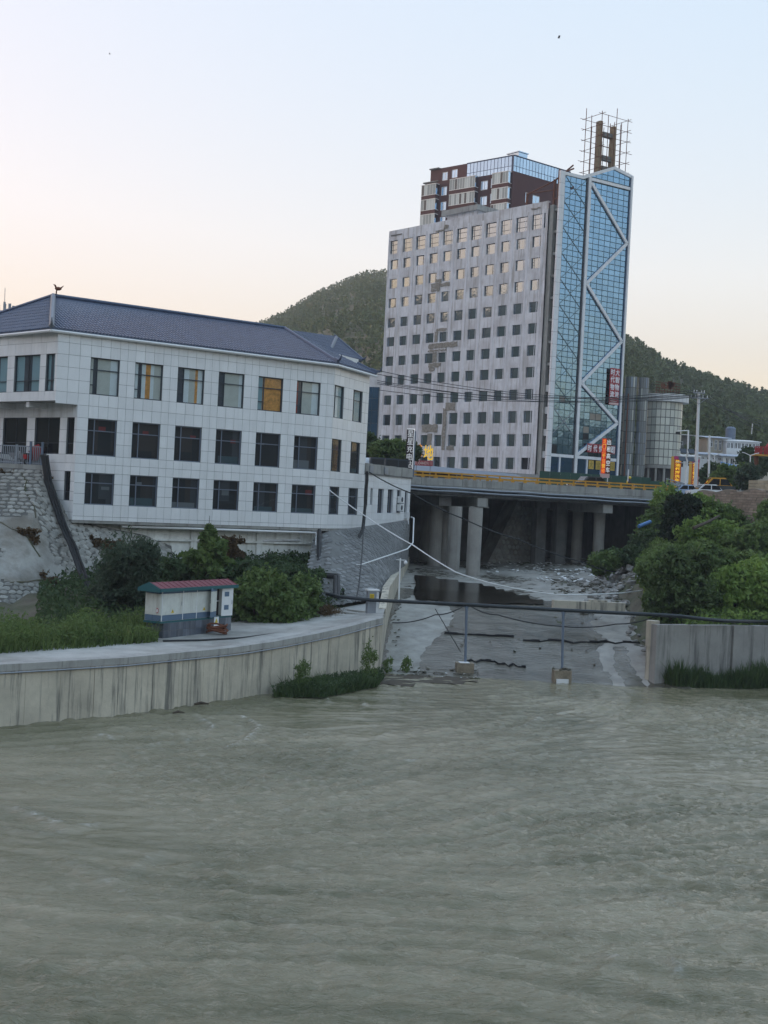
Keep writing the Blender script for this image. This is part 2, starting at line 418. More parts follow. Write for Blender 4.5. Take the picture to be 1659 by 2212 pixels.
# current lines: noise drawn out along the flow (from right to left, with the side channel fanning out into it)
_mx, _my = GX - 8.5, GY - 74.0; _mr = np.hypot(_mx, _my) + .5
_k = 2.0 * np.exp(-(_mr / 15.0) ** 2)
FX = -1.0 + _k * _mx / _mr; FY = -0.10 + _k * _my / _mr
_rot = 0.55 * smooth_noise(ny + 1, nx + 1, 41, 3, 4) + 0.25 * smooth_noise(ny + 1, nx + 1, 42, 3, 9)
FX, FY = FX * np.cos(_rot) - FY * np.sin(_rot), FX * np.sin(_rot) + FY * np.cos(_rot)
_n = np.hypot(FX, FY) + 1e-6; FX /= _n; FY /= _n
def drawn_out(seed, steps, base):
    src = spectrum(ny + 1, nx + 1, dx, base, base * 5, seed, p=0.6); out = src.copy(); cnt = 1
    I, J = np.meshgrid(np.arange(ny + 1), np.arange(nx + 1), indexing='ij')
    for sg in (1, -1):
        a, c = I.astype(float), J.astype(float)
        for _ in range(steps):
            ii, jj = np.clip(a.round().astype(int), 0, ny), np.clip(c.round().astype(int), 0, nx)
            a = a + sg * FY[ii, jj]; c = c + sg * FX[ii, jj]
            out += src[np.clip(a.round().astype(int), 0, ny), np.clip(c.round().astype(int), 0, nx)]; cnt += 1
    return out / out.std()
lines1 = drawn_out(61, 26, 0.3); lines2 = drawn_out(62, 46, 0.9)
h += 0.012 * (0.4 + calm) * lines1 + 0.007 * lines2
foam = np.zeros_like(GX)
def wake(px, w=0.13, amp=0.07, fo=0.0, side=1.0):
    """a standing wave along a line of survey points on the water; foam rides its crest"""
    P = np.array([[*gz(u, v, 0)[:2]] for u, v in px]); global h, foam
    best = np.full(GX.shape, 1e9); sgn = np.zeros(GX.shape); tt = np.zeros(GX.shape); L = len(P) - 1
    for i in range(L):
        a, b = P[i], P[i + 1]; d = b - a; l2 = d @ d + 1e-9
        t = np.clip(((GX - a[0]) * d[0] + (GY - a[1]) * d[1]) / l2, 0, 1)
        qx, qy = GX - a[0] - t * d[0], GY - a[1] - t * d[1]; r = np.hypot(qx, qy)
        sel = r < best; best = np.where(sel, r, best); tt = np.where(sel, (i + t) / L, tt)
        sgn = np.where(sel, np.sign(qx * d[1] - qy * d[0]), sgn)
    env = np.sin(np.pi * np.clip(tt, 0.02, 0.98)) ** 0.5
    h += amp * env * np.exp(-(best / w) ** 2) - amp * 0.6 * env * np.exp(-((best - 2.2 * w) / (1.5 * w)) ** 2) * (sgn * side > 0)
    if fo:
        nz = 0.5 + 0.5 * spectrum(ny + 1, nx + 1, dx, 0.3, 1.2, int(px[0][0]) + 3)
        foam += .55 * fo * env * np.exp(-(best / (0.9 * w)) ** 2) * np.clip(nz, 0, 1.6)
for px, w, a, f in [
    ([(500, 1540), (545, 1556), (560, 1572), (530, 1600), (455, 1625)], 0.16, 0.07, 1.0),
    ([(420, 1545), (460, 1570), (445, 1590)], 0.14, 0.05, 0.6), ([(240, 1590), (285, 1640), (340, 1655), (400, 1660)], 0.16, -0.06, 0.0),
    ([(270, 1620), (400, 1598), (480, 1560)], 0.12, 0.04, 0.45), ([(200, 1585), (235, 1590), (250, 1600)], 0.12, 0.04, 0.9),
    ([(350, 1648), (520, 1662), (640, 1660), (760, 1640)], 0.35, -0.07, 0.0), ([(640, 1650), (790, 1615), (860, 1570)], 0.25, 0.05, 0.2),
    ([(655, 1655), (560, 1690), (480, 1740)], 0.3, 0.05, 0.0), ([(690, 1500), (712, 1512), (700, 1525)], 0.15, 0.06, 0.9),
    ([(770, 1510), (790, 1520), (778, 1530)], 0.15, 0.06, 0.9), ([(1140, 1540), (1165, 1552), (1130, 1570), (1090, 1580)], 0.2, 0.07, 0.7),
    ([(1165, 1548), (1280, 1528)], 0.1, 0.04, 0.5), ([(0, 1738), (50, 1748), (110, 1775), (150, 1790), (215, 1778)], 0.22, 0.07, 0.8),
    ([(0, 1790), (90, 1800), (160, 1795)], 0.18, 0.05, 0.5), ([(1380, 1918), (1440, 1945), (1520, 1985), (1580, 2010)], 0.13, -0.09, 0.35),
    ([(1400, 1925), (1460, 1950)], 0.10, 0.05, 0.7), ([(1420, 2065), (1465, 2085), (1460, 2105)], 0.12, 0.07, 0.9), ([(1290, 2062), (1350, 2075)], 0.1, 0.06, 0.6),
    ([(1080, 1975), (1160, 1968), (1300, 1950)], 0.2, -0.05, 0.0), ([(690, 1850), (760, 1890), (880, 1960)], 0.22, -0.05, 0.0),
    ([(260, 1905), (300, 1860), (340, 1840)], 0.25, 0.06, 0.25), ([(130, 1850), (220, 1900), (330, 1980)], 0.3, 0.05, 0.25),
    ([(1620, 1720), (1645, 1718)], 0.12, 0.07, 0.8), ([(1520, 1690), (1570, 1700), (1659, 1740)], 0.2, 0.05, 0.2), ([(870, 1643), (905, 1640)], 0.14, 0.06, 0.7),
    ([(610, 1745), (628, 1748)], 0.12, 0.08, 0.6), ([(380, 1690), (430, 1692)], 0.15, 0.05, 0.6), ([(560, 1690), (600, 1700)], 0.15, 0.04, 0.3),
    ([(1180, 1760), (1330, 1720), (1420, 1740)], 0.3, 0.05, 0.0), ([(940, 1790), (1100, 1770), (1250, 1800)], 0.3, 0.05, 0.0),
    ([(1300, 1850), (1480, 1880), (1659, 1900)], 0.25, -0.05, 0.0), ([(560, 1960), (700, 2050), (800, 2160)], 0.3, 0.04, 0.15)]:
    wake(px, w, a, f)
crest = np.clip((h - 0.085) / 0.05, 0, 1)
foam = np.clip(foam + 0.18 * crest * np.clip(calm - 0.6, 0, 1), 0, 1)
edge = np.minimum.reduce([GX - X0, X1 - GX, GY - Y0, Y1 - GY]); h *= np.clip(edge / 2.0, 0, 1)
V = np.stack([GX, GY, h], -1).reshape(-1, 3)
idx = np.arange((nx + 1) * (ny + 1)).reshape(ny + 1, nx + 1)
Q = np.stack([idx[:-1, :-1], idx[:-1, 1:], idx[1:, 1:], idx[1:, :-1]], -1).reshape(-1, 4)
# the rest of the river runs on outside the ripple mesh
OUT = [(-900, -200), (X0, -200), (X1, -200), (900, -200), (900, Y0), (900, Y1), (X1, 110), (X0, 110), (-900, Y1), (-900, Y0)]
cor = [(X0, Y0), (X1, Y0), (X1, Y1), (X0, Y1)]
ov = [(-900, -200), (900, -200), (900, Y0), (-900, Y0), (X0, Y0), (X1, Y0), (X0, Y1), (X1, Y1), (-900, Y1), (900, Y1), (-900, 110), (900, 110)]
oq = [(0, 1, 2, 3), (3, 4, 6, 8), (5, 2, 9, 7), (8, 9, 11, 10)]
V = np.vstack([V, np.array([(a, b, 0.0) for a, b in ov])]); Q = np.vstack([Q, np.array(oq) + (nx + 1) * (ny + 1)])
def water_mat(name, deep, silt, rough=0.10, sc=1.0, bump=0.5, chop=False):
    m = bpy.data.materials.new(name); m.use_nodes = True
    N, L = m.node_tree.nodes, m.node_tree.links; b = N['Principled BSDF']
    b.inputs['IOR'].default_value = 1.333; b.inputs['Specular IOR Level'].default_value = 0.5
    geo = N.new('ShaderNodeNewGeometry')
    def tex(s3, det=5, ro=0.6, dist=0.0):
        mp = N.new('ShaderNodeMapping'); mp.inputs['Scale'].default_value = s3; L.new(geo.outputs['Position'], mp.inputs[0])
        t = N.new('ShaderNodeTexNoise'); t.inputs['Scale'].default_value = 1; t.inputs['Detail'].default_value = det; t.inputs['Roughness'].default_value = ro; t.inputs['Distortion'].default_value = dist
        L.new(mp.outputs[0], t.inputs['Vector']); return t.outputs['Fac']
    mx = N.new('ShaderNodeMix'); mx.data_type = 'RGBA'; mx.inputs[6].default_value = (*deep, 1); mx.inputs[7].default_value = (*silt, 1)
    r = N.new('ShaderNodeMapRange'); r.inputs[1].default_value = 0.32; r.inputs[2].default_value = 0.68; 
    la = N.new('ShaderNodeAttribute'); la.attribute_name = 'current'
    lm = N.new('ShaderNodeMath'); lm.operation = 'MULTIPLY_ADD'; lm.inputs[1].default_value = 0.05; L.new(la.outputs['Fac'], lm.inputs[0]); L.new(tex((0.05 * sc, 0.09 * sc, 1), 5), lm.inputs[2])
    L.new(lm.outputs[0], r.inputs[0]); L.new(r.outputs[0], mx.inputs[0])
    fa = N.new('ShaderNodeAttribute'); fa.attribute_name = 'foam'
    fm = N.new('ShaderNodeMix'); fm.data_type = 'RGBA'; fm.inputs[7].default_value = (0.66, 0.66, 0.64, 1)
    fr_ = N.new('ShaderNodeMapRange'); fr_.inputs[1].default_value = 0.40; fr_.inputs[2].default_value = 0.62; L.new(tex((5, 8, 1), 4, .65, .5), fr_.inputs[0])
    fx = N.new('ShaderNodeMath'); fx.operation = 'MULTIPLY'; L.new(fa.outputs['Fac'], fx.inputs[0]); L.new(fr_.outputs[0], fx.inputs[1]); L.new(fx.outputs[0], fm.inputs[0]); L.new(mx.outputs[2], fm.inputs[6]); L.new(fm.outputs[2], b.inputs['Base Color'])
    ro = N.new('ShaderNodeMath'); ro.operation = 'MULTIPLY_ADD'; ro.inputs[1].default_value = 0.6; ro.inputs[2].default_value = rough; L.new(fa.outputs['Fac'], ro.inputs[0]); L.new(ro.outputs[0], b.inputs['Roughness'])
    a0 = tex((1.7 * sc, 5.0 * sc, 1), 4, 0.6, 0.8); a2 = tex((6 * sc, 16 * sc, 1), 3, 0.55, 0.5)
    rd = N.new('ShaderNodeMath'); rd.operation = 'MULTIPLY_ADD'; rd.inputs[1].default_value = 2; rd.inputs[2].default_value = -1; L.new(a0, rd.inputs[0])
    rb_ = N.new('ShaderNodeMath'); rb_.operation = 'ABSOLUTE'; L.new(rd.outputs[0], rb_.inputs[0])
    rc = N.new('ShaderNodeMath'); rc.operation = 'SUBTRACT'; rc.inputs[0].default_value = 1; L.new(rb_.outputs[0], rc.inputs[1]); a1 = rc.outputs[0]
    ad = N.new('ShaderNodeMath'); ad.operation = 'MULTIPLY_ADD'; ad.inputs[1].default_value = 0.35; L.new(a2, ad.inputs[0]); L.new(a1, ad.inputs[2])
    bp = N.new('ShaderNodeBump'); bp.inputs['Strength'].default_value = bump; bp.inputs['Distance'].default_value = 0.06
    if chop:
        ca = N.new('ShaderNodeAttribute'); ca.attribute_name = 'chop'; cm = N.new('ShaderNodeMath'); cm.operation = 'MULTIPLY'; cm.inputs[1].default_value = bump
        L.new(ca.outputs['Fac'], cm.inputs[0]); L.new(cm.outputs[0], bp.inputs['Strength'])
    L.new(ad.outputs[0], bp.inputs['Height']); L.new(bp.outputs[0], b.inputs['Normal'])
    return m
M_['river'] = water_mat('muddy_river_water', (0.135, 0.128, 0.075), (0.290, 0.258, 0.175), 0.05, 1.0, 0.9, True)
M_['stream'] = water_mat('shallow_stream_water', (0.045, 0.038, 0.026), (0.085, 0.076, 0.056), 0.06, 0.9, 2.6)
M_['pool'] = water_mat('dark_pool_water', (0.018, 0.014, 0.010), (0.03, 0.025, 0.018), 0.04, 1.0, 0.12)
me = me_np('river', V, Q, M_['river'], True)
a2_ = me.attributes.new('current', 'FLOAT', 'POINT'); a2_.data.foreach_set('value', np.concatenate([(.6 * lines1 + .8 * lines2).ravel(), np.zeros(len(ov))]).astype(np.float32))
a3_ = me.attributes.new('chop', 'FLOAT', 'POINT'); a3_.data.foreach_set('value', np.concatenate([np.clip(calm, .15, 1.5).ravel(), np.full(len(ov), .8)]).astype(np.float32))
at_ = me.attributes.new('foam', 'FLOAT', 'POINT'); at_.data.foreach_set('value', np.concatenate([foam.ravel(), np.zeros(len(ov))]).astype(np.float32))
inst('river', me, Matrix.Identity(4))['kind'] = 'structure'

# channel bed: a concrete ramp that climbs from the river to the floor under the bridge
BY = [60, 70, 72, 75, 80, 88, 95, 105, 115, 150, 210]; BZ = [-1.5, -0.6, -0.15, 0.35, 1.55, 2.85, 3.45, 3.85, 4.2, 4.7, 5.5]
def bedz(x, y): return interp(y, BY, BZ) + 0.05 * max(0, x - 9) * max(0, min(1, (y - 84) / 8))
def bed_f(s, t):
    y = 60 + 130 * t ** 1.35
    xl = interp(y, [60, 71, 83, 117, 190], [-4, 0.0, 0.4, 2.5, 3]); xr = interp(y, [60, 74, 95, 115, 190], [18, 18.5, 23, 36, 44])
    x = xl + (xr - xl) * s
    return (x, y, bedz(x, y) + 0.03 * math.sin(3.1 * x + 1.3 * y) * math.sin(0.9 * y))
def bed_mat():
    m = mat('channel_concrete', (0.37, 0.355, 0.325), 0.85, noise=(0.9, 0.4), bump=(9, 0.4, 0.04), col2=((0.33, 0.31, 0.275), 0.5))
    N, L = m.node_tree.nodes, m.node_tree.links; b = N['Principled BSDF']
    at2 = N.new('ShaderNodeAttribute'); at2.attribute_name = 'wet'; geo = N.new('ShaderNodeNewGeometry')
    def tex(s3, det=5, dist=0.0):
        mp = N.new('ShaderNodeMapping'); mp.inputs['Scale'].default_value = s3; L.new(geo.outputs['Position'], mp.inputs[0])
        t = N.new('ShaderNodeTexNoise'); t.inputs['Scale'].default_value = 1; t.inputs['Detail'].default_value = det; t.inputs['Distortion'].default_value = dist; L.new(mp.outputs[0], t.inputs['Vector']); return t.outputs['Fac']
    ad = N.new('ShaderNodeMath'); ad.operation = 'MULTIPLY_ADD'; ad.inputs[1].default_value = .9; L.new(tex((1.4, 1.4, 1), 7), ad.inputs[0]); L.new(at2.outputs['Fac'], ad.inputs[2])
    r = N.new('ShaderNodeMapRange'); r.inputs[1].default_value = .86; r.inputs[2].default_value = 1.04; L.new(ad.outputs[0], r.inputs[0])
    old = b.inputs['Base Color'].links[0].from_socket
    wc = N.new('ShaderNodeValToRGB'); wc.color_ramp.elements[0].color = (.060, .050, .034, 1); wc.color_ramp.elements[1].color = (.165, .155, .125, 1); wc.color_ramp.elements[0].position = .3; wc.color_ramp.elements[1].position = .7
    L.new(tex((.35, .8, 1), 6, .5), wc.inputs[0])
    mx = N.new('ShaderNodeMix'); mx.data_type = 'RGBA'; L.new(r.outputs[0], mx.inputs[0]); L.new(old, mx.inputs[6]); L.new(wc.outputs[0], mx.inputs[7]); L.new(mx.outputs[2], b.inputs['Base Color'])
    rr = N.new('ShaderNodeMapRange'); rr.inputs[3].default_value = .85; rr.inputs[4].default_value = .10; L.new(r.outputs[0], rr.inputs[0]); L.new(rr.outputs[0], b.inputs['Roughness'])
    nb = N.new('ShaderNodeBump'); nb.inputs['Distance'].default_value = .07; L.new(r.outputs[0], nb.inputs['Strength']); L.new(tex((1.6, 5.5, 1), 4, .6), nb.inputs['Height'])
    L.new(b.inputs['Normal'].links[0].from_socket, nb.inputs['Normal']); L.new(nb.outputs[0], b.inputs['Normal'])
    return m
M_['bed'] = bed_mat()
M_['dryslab'] = mat('dry_channel_concrete', (0.47, 0.45, 0.42), 0.85, noise=(0.9, 0.25), bump=(9, 0.4, 0.04))
def survey_px(x, y, z):       # where a point of the place falls in the survey picture
    z -= H; f = y * _cp - z * _sp; b = y * _sp + z * _cp; a = x / f * FPX; b = b / f * FPX
    return 829.5 + a * _ct + b * _st, 1106.0 - (-a * _st + b * _ct)
def in_poly(u, v, P):
    ins, j, dm = False, len(P) - 1, 1e9
    for i in range(len(P)):
        (x0, y0), (x1, y1) = P[j], P[i]
        if (y1 > v) != (y0 > v) and u < (x0 - x1) * (v - y1) / (y0 - y1) + x1: ins = not ins
        t = max(0, min(1, ((u - x0) * (x1 - x0) + (v - y0) * (y1 - y0)) / ((x1 - x0) ** 2 + (y1 - y0) ** 2 + 1e-9)))
        dm = min(dm, math.hypot(u - x0 - t * (x1 - x0), v - y0 - t * (y1 - y0))); j = i
    return dm if ins else -dm
DRY = [[(836, 1470), (836, 1400), (846, 1345), (866, 1300), (892, 1290), (965, 1308), (982, 1330), (965, 1355), (930, 1385), (912, 1410), (903, 1452)],
       [(1270, 1340), (1400, 1330), (1425, 1360), (1420, 1400), (1330, 1392), (1300, 1375)], [(1284, 1392), (1322, 1392), (1330, 1440), (1348, 1482), (1330, 1490), (1300, 1430)], [(1350, 1395), (1400, 1400), (1398, 1440), (1402, 1490), (1385, 1470), (1362, 1430)],
       [(905, 1240), (960, 1228), (1100, 1205), (1400, 1200), (1430, 1300), (1330, 1345), (1210, 1303), (1110, 1278), (1040, 1260)]][:5]
DAMP = [[(905, 1240), (960, 1228), (1100, 1205), (1300, 1200), (1250, 1240), (1110, 1260), (1040, 1258)]]
o = grid('channel_bed', 150, 220, bed_f, M_['bed'])
co = np.zeros(len(o.data.vertices) * 3); o.data.vertices.foreach_get('co', co); co = co.reshape(-1, 3)
wet = []
for x, y, z in co:
    u, v = survey_px(x, y, z); n = 7 * math.sin(1.9 * x + 1.3 * y) * math.sin(2.6 * y - .8 * x) + 4 * math.sin(5.1 * x + 2.2 * y) * math.sin(3.3 * y)
    d = max(in_poly(u, v, P) for P in DRY) + n * .7
    wet.append(max(0, min(1, .5 - d / 10)) if y < 96 else .46 + .16 * math.sin(.7 * x + .3 * y) * math.sin(.23 * y - .4 * x))
w_ = o.data.attributes.new('wet', 'FLOAT', 'POINT'); w_.data.foreach_set('value', np.array(wet, np.float32))
def sheet(name, px, zf, m, dz, kind='structure', n=2, jag=0.12):
    """a thin sheet lying on the channel bed; px is its outline in survey pixels"""
    pts = []
    for i in range(len(px)):
        a, b = px[i], px[(i + 1) % len(px)]
        for k in range(14): pts.append((a[0] + (b[0] - a[0]) * k / 14, a[1] + (b[1] - a[1]) * k / 14))
    P = []
    for u, v in pts:
        d = _ray(u, v); t = 0.02
        for _ in range(60):                                    # march the sight line down to the bed
            t1 = t * 1.02
            if H + d[2] * t1 < bedz(d[0] * t1, d[1] * t1): break
            t = t1
        x, y = d[0] * t, d[1] * t; P.append(Vector((x + jag * (math.sin(2.7 * y + x) + .6 * math.sin(7.1 * y - 3 * x)), y + jag * 1.5 * (math.sin(2.3 * x - y) + .6 * math.sin(6.3 * x + 2 * y)), 0)))
    import mathutils.geometry as mg
    xs = [p.x for p in P]; ys = [p.y for p in P]
    inner = []
    y = min(ys)
    while y < max(ys):
        x = min(xs)
        while x < max(xs): inner.append(Vector((x, y))); x += 0.8
        y += 0.8
    vv, ee, ff, *_ = mg.delaunay_2d_cdt([p.to_2d() for p in P] + inner, [], [list(range(len(P)))], 1, 1e-4)
    o = MB().add([Vector((p.x, p.y, max(bedz(p.x, p.y), -0.06) + dz + (0.05 * math.sin(4 * p.x + p.y) * math.sin(5 * p.y - p.x) if 'mud' in name else 0))) for p in vv], [tuple(f) for f in ff]).build(name, m, loc=(0, 0, 0), smooth=True)
    return tag(o, kind=kind)
# shapes that lie in the channel
sheet('stream_pool', [(895, 1240), (960, 1250), (1040, 1262), (1110, 1280), (1195, 1302), (1100, 1305), (985, 1303), (930, 1297), (897, 1290)], 0, M_['pool'], 0.09, jag=0.08)
sheet('mud_bank', [(826, 1452), (870, 1446), (930, 1452), (1000, 1456), (1035, 1470), (1020, 1482), (960, 1494), (880, 1500), (800, 1502), (700, 1506), (700, 1490), (780, 1478)], 0, M_['mud'], 0.09, jag=0.09)

# promenade behind the flood wall
PB = [(-40.0, 36.0, 2.52), (-26.0, 49.0, 2.52), (-17.5, 58.5, 2.52), (-13.5, 64.5, 2.55), (-9.2, 71.2, 2.6), (-6.0, 75.5, 2.75), (-3.2, 79.0, 3.0), (-0.8, 83.0, 3.3), (0.5, 84.0, 3.36)]
def prom_f(s, t):
    k = s * (len(WALL) - 1); i = min(int(k), len(WALL) - 2); f = k - i
    a = Vector((*WALL[i], WALLZ[i])).lerp(Vector((*WALL[i + 1], WALLZ[i + 1])), f); b = Vector(PB[i]).lerp(Vector(PB[i + 1]), f)
    p = a.lerp(b, t); return (p.x, p.y, p.z - 0.012)
grid('promenade', 64, 10, prom_f, M_['pave'])
# soil slope between the promenade and the white building
ST = [(-44, 60, 3.2), (-32.0, 71, 3.2), (-22.5, 77, 3.4), (-18.0, 84.6, 5.2), (-12.0, 88.6, 5.5), (-7.0, 91.8, 5.6), (-4.4, 93.4, 5.4), (-2.0, 95.5, 5.0), (0.9, 97.0, 4.4)]
def slope_f(s, t):
    k = s * (len(PB) - 1); i = min(int(k), len(PB) - 2); f = k - i
    a = Vector(PB[i]).lerp(Vector(PB[i + 1]), f); b = Vector(ST[i]).lerp(Vector(ST[i + 1]), f)
    p = a.lerp(b, t); return (p.x, p.y, p.z - 0.03 + 0.25 * math.sin(math.pi * t) * math.sin(2.3 * p.x + p.y))
grid('bank_slope', 60, 24, slope_f, M_['soil'])

# right bank: climbs from the flood wall to the road
RD = (RW1 - RW0).normalized(); RN = Vector((-RD.y, RD.x))
def rbank(x, y):
    d = (Vector((x, y)) - RW0).dot(RN)
    z = interp(d, [-1, 1.5, 13, 28, 36, 60], [3.5, 3.55, 5.6, 8.2, 11.2, 12.3])
    ab = interp(y, [74, 95, 112, 122], [16.3, 17.8, 20.6, 24.0])
    return min(z, bedz(x, y) - 0.2 + 0.85 * max(0, x - ab) ** 1.05)
def rb_f(s, t):
    d = 0.3 + 50 * t; a = -1.0 + 60 * s
    p = RW0 + RD * a + RN * d
    n = 0.22 * math.sin(1.7 * p.x + 0.4 * p.y) * math.sin(1.1 * p.y - 0.6 * p.x)
    return (p.x, p.y, rbank(p.x, p.y) + (n if d > 2 else 0))
grid('right_bank', 80, 70, rb_f, M_['soil'])
# the town's ground behind the bridge, rising gently to the tall buildings
def town_f(s, t):
    y = 117 + 160 * t; x = -90 + 300 * s
    yb = 112 + (x - 2.3) * 0.34
    z = interp(y - yb, [4, 18, 55, 150], [12.1, 12.3, 14.9, 18.0])
    return (x, max(y, min(yb + 13.5, 400)), z if y > yb + 13.5 else 12.1)
grid('town_ground', 60, 40, town_f, M_['townground'])
def ltown_f(s, t):
    x = -60 + (58 - 0.0) * s; y0 = interp(x, [-60, -22.5, -2], [84.0, 84.0, 112.0])
    return (x, y0 + (128 - y0) * t, 11.25 if x < -22 else 12.2)
grid('upper_ground', 40, 10, ltown_f, M_['asphalt'])

# hills behind the town, with the woods on them, and unseen hills round the rest of the valley
RIDGE = [(-200, 900), (300, 810), (480, 752), (555, 703), (598, 684), (640, 660), (672, 640), (700, 628), (745, 608), (790, 591), (815, 590), (850, 588), (950, 600), (1100, 645), (1250, 700), (1345, 738), (1375, 752), (1405, 775), (1440, 795), (1500, 811), (1560, 830), (1610, 846), (1659, 858), (1900, 905), (2400, 1000)]
def ridge_at(u):
    return interp(u, [p[0] for p in RIDGE], [p[1] for p in RIDGE])
HN = 240
hill_n = smooth_noise(61, HN + 1, 31, 5, 6)
def hill_pt(s, t):
    u = -200 + 2600 * s
    D = 640 + 160 * math.sin(u / 420.0) ** 2
    r = at(u, ridge_at(u) + 9, D); b = at(u, 1075, 235 + 40 * math.sin(u / 300.0)); b.z = 15
    if t <= 0.8:
        k = t / 0.8; p = b.lerp(r, k); p.z = b.z + (r.z - b.z) * (k ** 0.85)
    else:
        k = (t - 0.8) / 0.2; p = r + Vector((r.x * 0.5 * k, 330 * k, -(r.z - 10) * k ** 1.3))
    n = hill_n[int(t * 60), int(s * HN)]
    p.z += 5.0 * n * math.sin(math.pi * min(1, t / 0.8)) if t < 0.8 else 0
    return p
M_['hill'] = mat('hillside', (0.062, 0.072, 0.036), 0.95, noise=(0.05, 0.4), bump=(0.5, 0.8, 1.0), col2=((0.20, 0.15, 0.095), 0.013))
grid('hillside', HN, 60, lambda s, t: tuple(hill_pt(s, t)), M_['hill'])
def ring_f(s, t):
    az = 52 + 262 * s                                              # clockwise from the right, behind the camera, to the left
    el = interp(az, [52, 75, 90, 120, 180, 230, 255, 275, 290, 314], [5.5, 5.0, 4.8, 8, 11, 10.5, 9.5, 9.8, 11.2, 11.2]) + 0.5 * math.sin(az * 0.35) + 0.35 * math.sin(az * 0.93)
    D = 560.0; k = math.sin(min(t, 0.7) / 0.7 * math.pi / 2)
    d = 260 + (D - 260) * min(t, 0.7) / 0.7 + max(0, t - 0.7) * 900
    z = -1 + (D * math.tan(R(el)) + 10) * k * (1 if t <= 0.7 else 1 - (t - 0.7) / 0.3)
    return (d * math.sin(R(az)), d * math.cos(R(az)), z)
grid('unseen_hills', 160, 24, ring_f, M_['hill'])  # sides read from reflections; unseen rear added so panes reflect dark

def leaf_quads(C, size, up=0.3, aspect=1.7, rng=RNG):
    """leaf-sized faces round the centres C, turned every way"""
    n = len(C); a = rng.normal(size=(n, 3)); a /= np.linalg.norm(a, axis=1)[:, None]
    b = rng.normal(size=(n, 3)); b[:, 2] += up; b -= (b * a).sum(1)[:, None] * a; b /= np.linalg.norm(b, axis=1)[:, None] + 1e-9
    s = (size * rng.uniform(0.6, 1.4, n))[:, None]
    a, b = a * s / aspect, b * s
    return np.stack([C - b, C + a * 0.9 - b * 0.1, C + b, C - a * 0.9 + b * 0.1], 1).reshape(-1, 3)
def leaf_mesh(name, C, size, m, up=0.3, aspect=1.7):
    v = leaf_quads(np.asarray(C), np.asarray(size) if np.ndim(size) else np.full(len(C), size), up, aspect)
    return me_np(name, v, np.arange(len(v)).reshape(-1, 4), m)
M_['wood'] = leaf_mat('wood_foliage', (0.075, 0.105, 0.045), (0.155, 0.185, 0.078), (0.22, 0.215, 0.095), 0.3)
M_['bark'] = mat('bark', (0.085, 0.065, 0.048), 0.95, noise=(5, 0.3))
# the woods: thousands of tree crowns on the slope
cs, ss = [], []
for i in range(9500):
    s = RNG.uniform(0.19, 0.86); t = 0.80 if i < 750 else 0.8 * RNG.uniform(0.0, 1.0) ** 0.8
    u = -200 + 2600 * s
    if 860 < u < 1330 and RNG.uniform() < 0.85: continue
    p = hill_pt(s, min(t, 0.799)); hgt = RNG.uniform(2.6, 5.4) * (1.0 if i >= 750 else 0.9); pine = RNG.uniform() < 0.55
    if i >= 750 and 0.30 < t < 0.55 and 690 < u < 760 and RNG.uniform() < 0.6: continue
    k = 30 if t > 0.5 else 44
    z = RNG.uniform(0.05, 1, k); rad = hgt * (0.26 * (1.05 - z) if pine else 0.42 * np.sin(np.pi * np.clip(z * 0.9 + 0.08, 0, 1)) ** 0.7)
    an = RNG.uniform(0, 2 * np.pi, k); rr = rad * RNG.uniform(0.5, 1.05, k)
    cs.append(np.stack([p.x + rr * np.cos(an), p.y + rr * np.sin(an), p.z + z * hgt], 1)); ss.append(np.full(k, hgt * 0.12))
C = np.vstack(cs); S = np.concatenate(ss)
o = inst('hill_woods', leaf_mesh('hill_woods', C, S, M_['wood'], 0.2, 1.3), Matrix.Identity(4)); o['kind'] = 'stuff'
# ------------------------------------------------------------------ buildings
def onF(F, u, v, y=0.0):
    """survey point on the wall plane of frame F -> (x, z)"""
    d = Vector(_ray(u, v)); n = Vector((-F.s, F.c, 0)); o = F.p(0, y, H)
    t = o.dot(n) - H * n.z; t = (o.x * n.x + o.y * n.y) / (d.x * n.x + d.y * n.y)
    q = d * t; q.z += H
    return ((q.x - F.x) * F.c + (q.y - F.y) * F.s, q.z)
TXT = Matrix(((1, 0, 0, 0), (0, 0, -1, 0), (0, 1, 0, 0), (0, 0, 0, 1)))
def text_mesh(body, w, h, m, depth=0.02, bold=0.012):
    c = bpy.data.curves.new('lettering', 'FONT'); c.body = body; c.extrude = 0.02; c.offset = bold; c.resolution_u = 3
    c.align_x = 'CENTER'; c.space_line = 0.92
    o = bpy.data.objects.new('lettering', c); COL.objects.link(o)
    bpy.context.view_layer.update()
    me = bpy.data.meshes.new_from_object(o.evaluated_get(bpy.context.evaluated_depsgraph_get()))
    bpy.data.objects.remove(o); bpy.data.curves.remove(c)
    co = np.zeros(len(me.vertices) * 3, np.float32); me.vertices.foreach_get('co', co); co = co.reshape(-1, 3)
    lo, hi = co.min(0), co.max(0)
    co = (co - (lo + hi) / 2) / np.maximum(hi - lo, 1e-6) * np.array([w, h, depth])
    me.vertices.foreach_set('co', co.astype(np.float32).ravel()); me.materials.clear(); me.materials.append(m); me.update()
    return me
def lettering(parent, body, F, x0, x1, z0, z1, y, m, bold=0.012):
    return inst('lettering', text_mesh(body, x1 - x0, z1 - z0, m, bold=bold), F.M((x0 + x1) / 2, y, (z0 + z1) / 2) @ TXT, parent)

